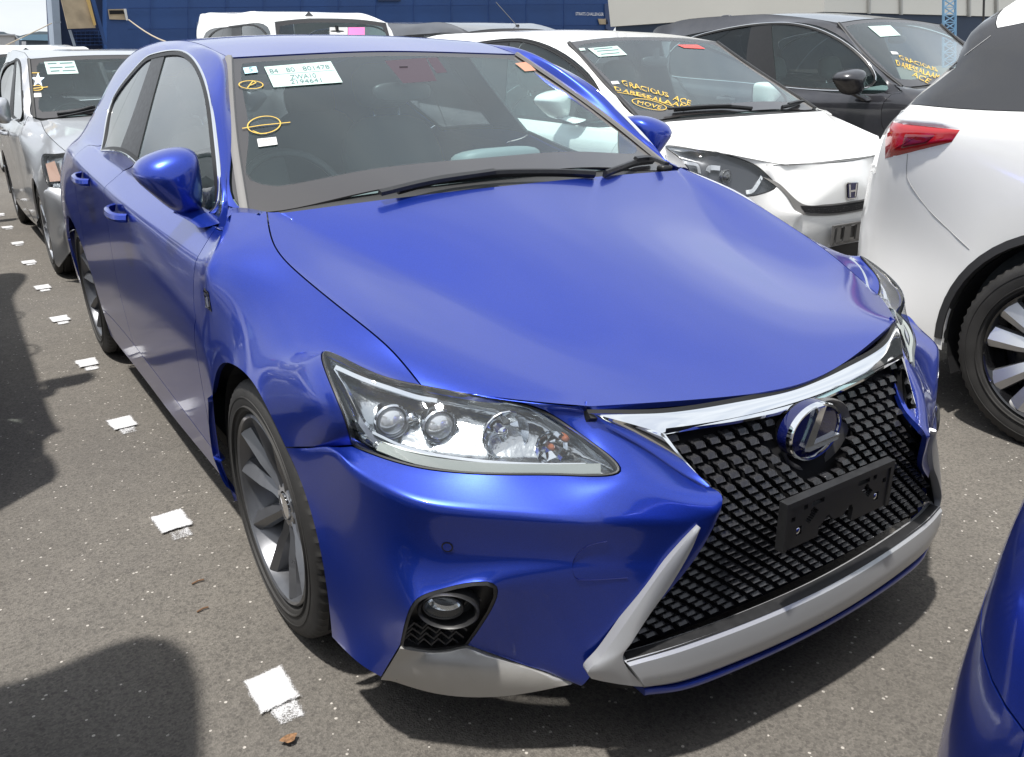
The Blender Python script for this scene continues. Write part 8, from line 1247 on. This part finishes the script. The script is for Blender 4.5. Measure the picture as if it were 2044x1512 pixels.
cfgS = dict(arch=.33, wz=.298, wx=.745, wr=.298, ww=.18, rr=.20, wheel=K_CAP, wb=2.55, plain=True, window_trim=M_RUBBER, ws_trim=M_RUBBER, frit=(.08, .045, .045))
BS, silver, SS = build('silver_wagon', 'silver_wagon', 'silver estate car with a star sticker, parked behind the blue hatchback', 'car', M_SILVER, cfgS, (0, 4.65))
for s_ in (0, 1):
    ln = simple_lamp(BS, silver, s_)
    sg = -1 if s_ == 0 else 1
    def bl_(u, v, d):
        p, n = BS.hit(u, v); p = p - n * d; return p if s_ == 0 else Vector((-p.x, p.y, p.z))
    V = [bl_(u, v, .012) for u, v in ((88, 326), (106, 320), (121, 360), (97, 362))]; mesh('turn_signal', V, [[0, 1, 2, 3]], mat('pale amber', (.40, .24, .17), .2, coat=1), ln, False)
    V = []; F = []
front_band('grille_opening', BS, [(-.44, .74), (0, .75), (.44, .74)], [(-.42, .62), (0, .60), (.42, .62)], M_PLASTIC, silver, .004)
front_band('bumper_grille', BS, [(-.70, .55), (-.62, .555), (0, .56), (.62, .555), (.70, .55)], [(-.62, .36), (-.55, .34), (0, .33), (.55, .34), (.62, .36)], M_PLASTIC, silver, .004)
WSs = SS[('windscreen', None)]
patch('shipping_label', BS, [(88, 124), (148, 122), (157, 147), (95, 149)], m=M_PAPER, parent=WSs); stroke('label_print', BS, [[(96, 128), (112, 127)], [(120, 127), (144, 126)], [(100, 136), (124, 135)], [(130, 135), (148, 134)], [(102, 143), (118, 142)], [(126, 142), (150, 141)]], .007, M_INK, WSs, .0016)
st = [(76 + 14 * math.cos(math.pi / 2 + i * math.pi / 5) * (1 if i % 2 == 0 else .42), 160 - 15 * math.sin(math.pi / 2 + i * math.pi / 5) * (1 if i % 2 == 0 else .42)) for i in range(10)]
V = []
for u, v in st:
    p, n = BS.hit(u, v); V.append(p + n * .001)
mesh('star_sticker', V, [list(range(10))], mat('pale star sticker', (.62, .74, .86), .6), WSs, False)
patch('small_label', BS, [(64, 187), (82, 186), (83, 194), (65, 195)], m=M_PAPERW, parent=WSs); [stroke('marker_writing', BS, [ln_], .004, M_YEL, WSs) for ln_ in (oval(73, 176, 12, 5, 0), [(59, 178), (95, 174)], [(60, 146), (78, 146)])]
wiper(BS, silver, [(120, 233), (150, 229), (185, 219)], [(115, 232), (150, 226), (190, 217)])
door_mirror(silver, (-.93, .80, 1.035), 0, M_SILVER, (.19, .14, .17), (-.83, .78, .97)); door_mirror(silver, (.93, .80, 1.035), 1, M_SILVER, (.19, .14, .17), (.83, .78, .97))
for s_ in (0, 1): handle(BS, SS[('front_door', s_)], 1.3, .86, s_, M_SILVER); handle(BS, SS[('rear_door', s_)], 2.1, .88, s_, M_SILVER)

cfgR = dict(arch=.385, wz=.335, wx=.79, wr=.335, ww=.225, rr=.235, wheel=K_SUV, wb=2.6, plain=True, cpillar=M_GLOSSB if False else mat('dark tinted pillar', (.030, .030, .032), .22, coat=1), frit=(.09, .05, .04), ws_trim=M_PLASTIC, sill=M_MATTE, merge_rear=True)
BR, wsuv, SR = build('white_suv', 'white_suv', 'white SUV at the right edge with a red tail lamp and two-tone alloy wheel', 'SUV', M_WHITE, cfgR, (2.5, -3.15))
for s_ in (0, 1):
    simple_lamp(BR, wsuv, s_, True); sg = -1 if s_ == 0 else 1
    # tail lamp wrapping round the corner: white upper lens, red wedge, thin bevel
    def lamp_sheet(name, px, m, par, push, nx=10, ny=6):
        V = []; F = []
        for j in range(ny + 1):
            for i in range(nx + 1):
                a, t = i / nx, j / ny
                u = (px[0][0] * (1 - a) + px[1][0] * a) * (1 - t) + (px[3][0] * (1 - a) + px[2][0] * a) * t; v = (px[0][1] * (1 - a) + px[1][1] * a) * (1 - t) + (px[3][1] * (1 - a) + px[2][1] * a) * t
                p, n = BR.hit(u, v)
                for k_ in range(1, 12):
                    if p is None: p, n = BR.hit(u + 5 * k_, v)
                e = min(a, 1 - a, t, 1 - t) * 6; V.append(p + n * push * min(1, e + .05))
        if s_ == 1: V = [Vector((-p.x, p.y, p.z)) for p in V]
        for j in range(ny):
            for i in range(nx): k = j * (nx + 1) + i; F.append([k, k + nx + 1, k + nx + 2, k + 1])
        return mesh(name, V, F, m, par, True)
    tl = lamp_sheet('tail_lamp', [(1768, 243), (1916, 260), (1900, 284), (1767, 317)], M_RED, wsuv, .014)
    lamp_sheet('tail_lamp_dark_lens', [(1800, 262), (1890, 268), (1862, 286), (1792, 305)], M_REDD, tl, .0165)
    lamp_sheet('tail_lamp_bar', [(1776, 300), (1850, 262), (1856, 265), (1784, 304)], mat('bright red reflector', (.62, .03, .03), .12, coat=1), tl, .018, 8, 2)
    lamp_sheet('tail_lamp_upper_lens', [(1795, 220), (1888, 216), (1915, 258), (1772, 244)], mat('white lamp lens', (.78, .79, .80), .08, coat=1), tl, .010)
    # bumper seam and fuel door side crease as raised strips painted gap-shadow grey
    def seam(pts):
        Q = []; NN = []
        for q_ in crom([(u, v, 0) for u, v in pts], 10):
            p, n = BR.hit(q_.x, q_.y)
            if p is not None: Q.append(p); NN.append(n)
        if s_ == 1: Q = [Vector((-p.x, p.y, p.z)) for p in Q]; NN = [Vector((-n.x, n.y, n.z)) for n in NN]
        sweep('panel_gap_strip', Q, NN, [(-.0014, -.004), (-.0012, .0018), (.0012, .0018), (.0014, -.004)], mat('panel shadow line', (.30, .30, .30), .7), wsuv)
    seam([(1812, 308), (1810, 340), (1815, 365), (1850, 415), (1900, 465), (1935, 498)])
    seam([(1978, 72), (1930, 108), (1880, 150), (1830, 196), (1800, 214)])
    # wheel arch moulding
    P, N = [], []
    for i in range(30):
        a = math.radians(-12 + 204 * i / 29); q, n = BR.shoot((sg * 1.5, 2.6 + .398 * math.cos(a), .34 + .398 * math.sin(a)), (-sg, 0, 0))
        if q is not None: P.append(q); N.append(Vector((sg, 0, 0)))
    sweep('arch_moulding', P, N, [(-.018, -.02), (-.018, .006), (.010, .008), (.014, -.02)], M_MATTE, wsuv)
# spoiler
p, n = BR.shoot((0, 3.0, 2.5), (0, 0, -1)); V = []; F = []; pill(V, F, (0, 3.12, 1.50), (1.25, .34, .05), None, 10, 5); mesh('roof_spoiler', V, F, M_WHITE, wsuv, True)

cfgV = dict(arch=.34, wz=.30, wx=.75, wr=.30, ww=.17, rr=.19, wheel=K_CAP, wb=2.6, plain=True, window_trim=M_PLASTIC, ws_trim=M_WHITE, frit=(.06, .05, .05))
BV, van, SV_ = build('white_van', 'white_minivan', 'tall white minivan behind the blue hatchback roof, pink and red stickers on its windscreen', 'van', M_WHITE, cfgV, (2.72, 7.75))
for s_ in (0, 1): simple_lamp(BV, van, s_)
WV = SV_[('windscreen', None)]
for nm, qd, m_ in (('white_sticker', [(658, 55), (694, 55), (694, 70), (658, 70)], M_PAPERW), ('pink_sticker', [(695, 55), (728, 55), (728, 70), (695, 70)], M_PINK), ('red_sticker', [(824, 57), (866, 60), (868, 76), (828, 74)], M_REDS)): patch(nm, BV, qd, m=m_, parent=WV)
p, n = BV.hit(615, 32)
if p: mesh('roof_marker', [p + Vector((-.05, -.03, 0)), p + Vector((0, -.03, .045)), p + Vector((.05, -.03, 0)), p + Vector((0, -.03, -.045))], [[0, 1, 2, 3]], M_DGREY, van, False)

BD, dark, SD = build('white_van', 'dark_minivan', 'dark grey minivan with a whip aerial behind the white hatchback roof', 'van', M_DGREY, dict(cfgV, ws_trim=M_DGREY), (4.75, 7.0))
dark.scale = (1, 1, .93)
for s_ in (0, 1): simple_lamp(BD, dark, s_)
p = at(1033, 53, 'y', 7.6); q = at(990, 5, 'y', 7.9); p = Vector((p.x - 4.75, p.y - 7.0, p.z / .93)); q = Vector((q.x - 4.75, q.y - 7.0, q.z / .93))
sweep('aerial', [p - (q - p) * .02, q], Vector((1, 0, 0)), circle_prof(.0045, 6), M_PLASTIC, dark); V = []; F = []; pill(V, F, p, (.04, .05, .05)); mesh('aerial_base', V, F, M_PLASTIC, dark, True)

# copies: one more blue hatchback, cars of the rows to the left and far behind
b2 = copy_tree(blue); b2.location = (.15, -4.78, 0); b2['label'] = 'second blue hatchback, only its tail showing in the lower right corner'
g = 'cars of the neighbouring row on the left'
c1 = copy_tree(white); c1.location = (-2.25, 1.56, 0); c1['label'] = 'white hatchback of the row on the left, beside the blue car doors'
c2 = copy_tree(white); c2.location = (-2.33, -3.16, 0); c2['label'] = 'white hatchback of the row on the left, nearest to the photographer'
c3 = copy_tree(black); c3.location = (-2.25, 6.4, 0); c3['label'] = 'black SUV of the row on the left, farthest from the photographer'
for c_ in (c1, c2, c3): c_['group'] = g
c4 = copy_tree(van); c4.location = (.2, 12.2, 0); c4.scale = (1, 1, .86); c4['label'] = 'white minivan whose roof shows just above the silver estate car'
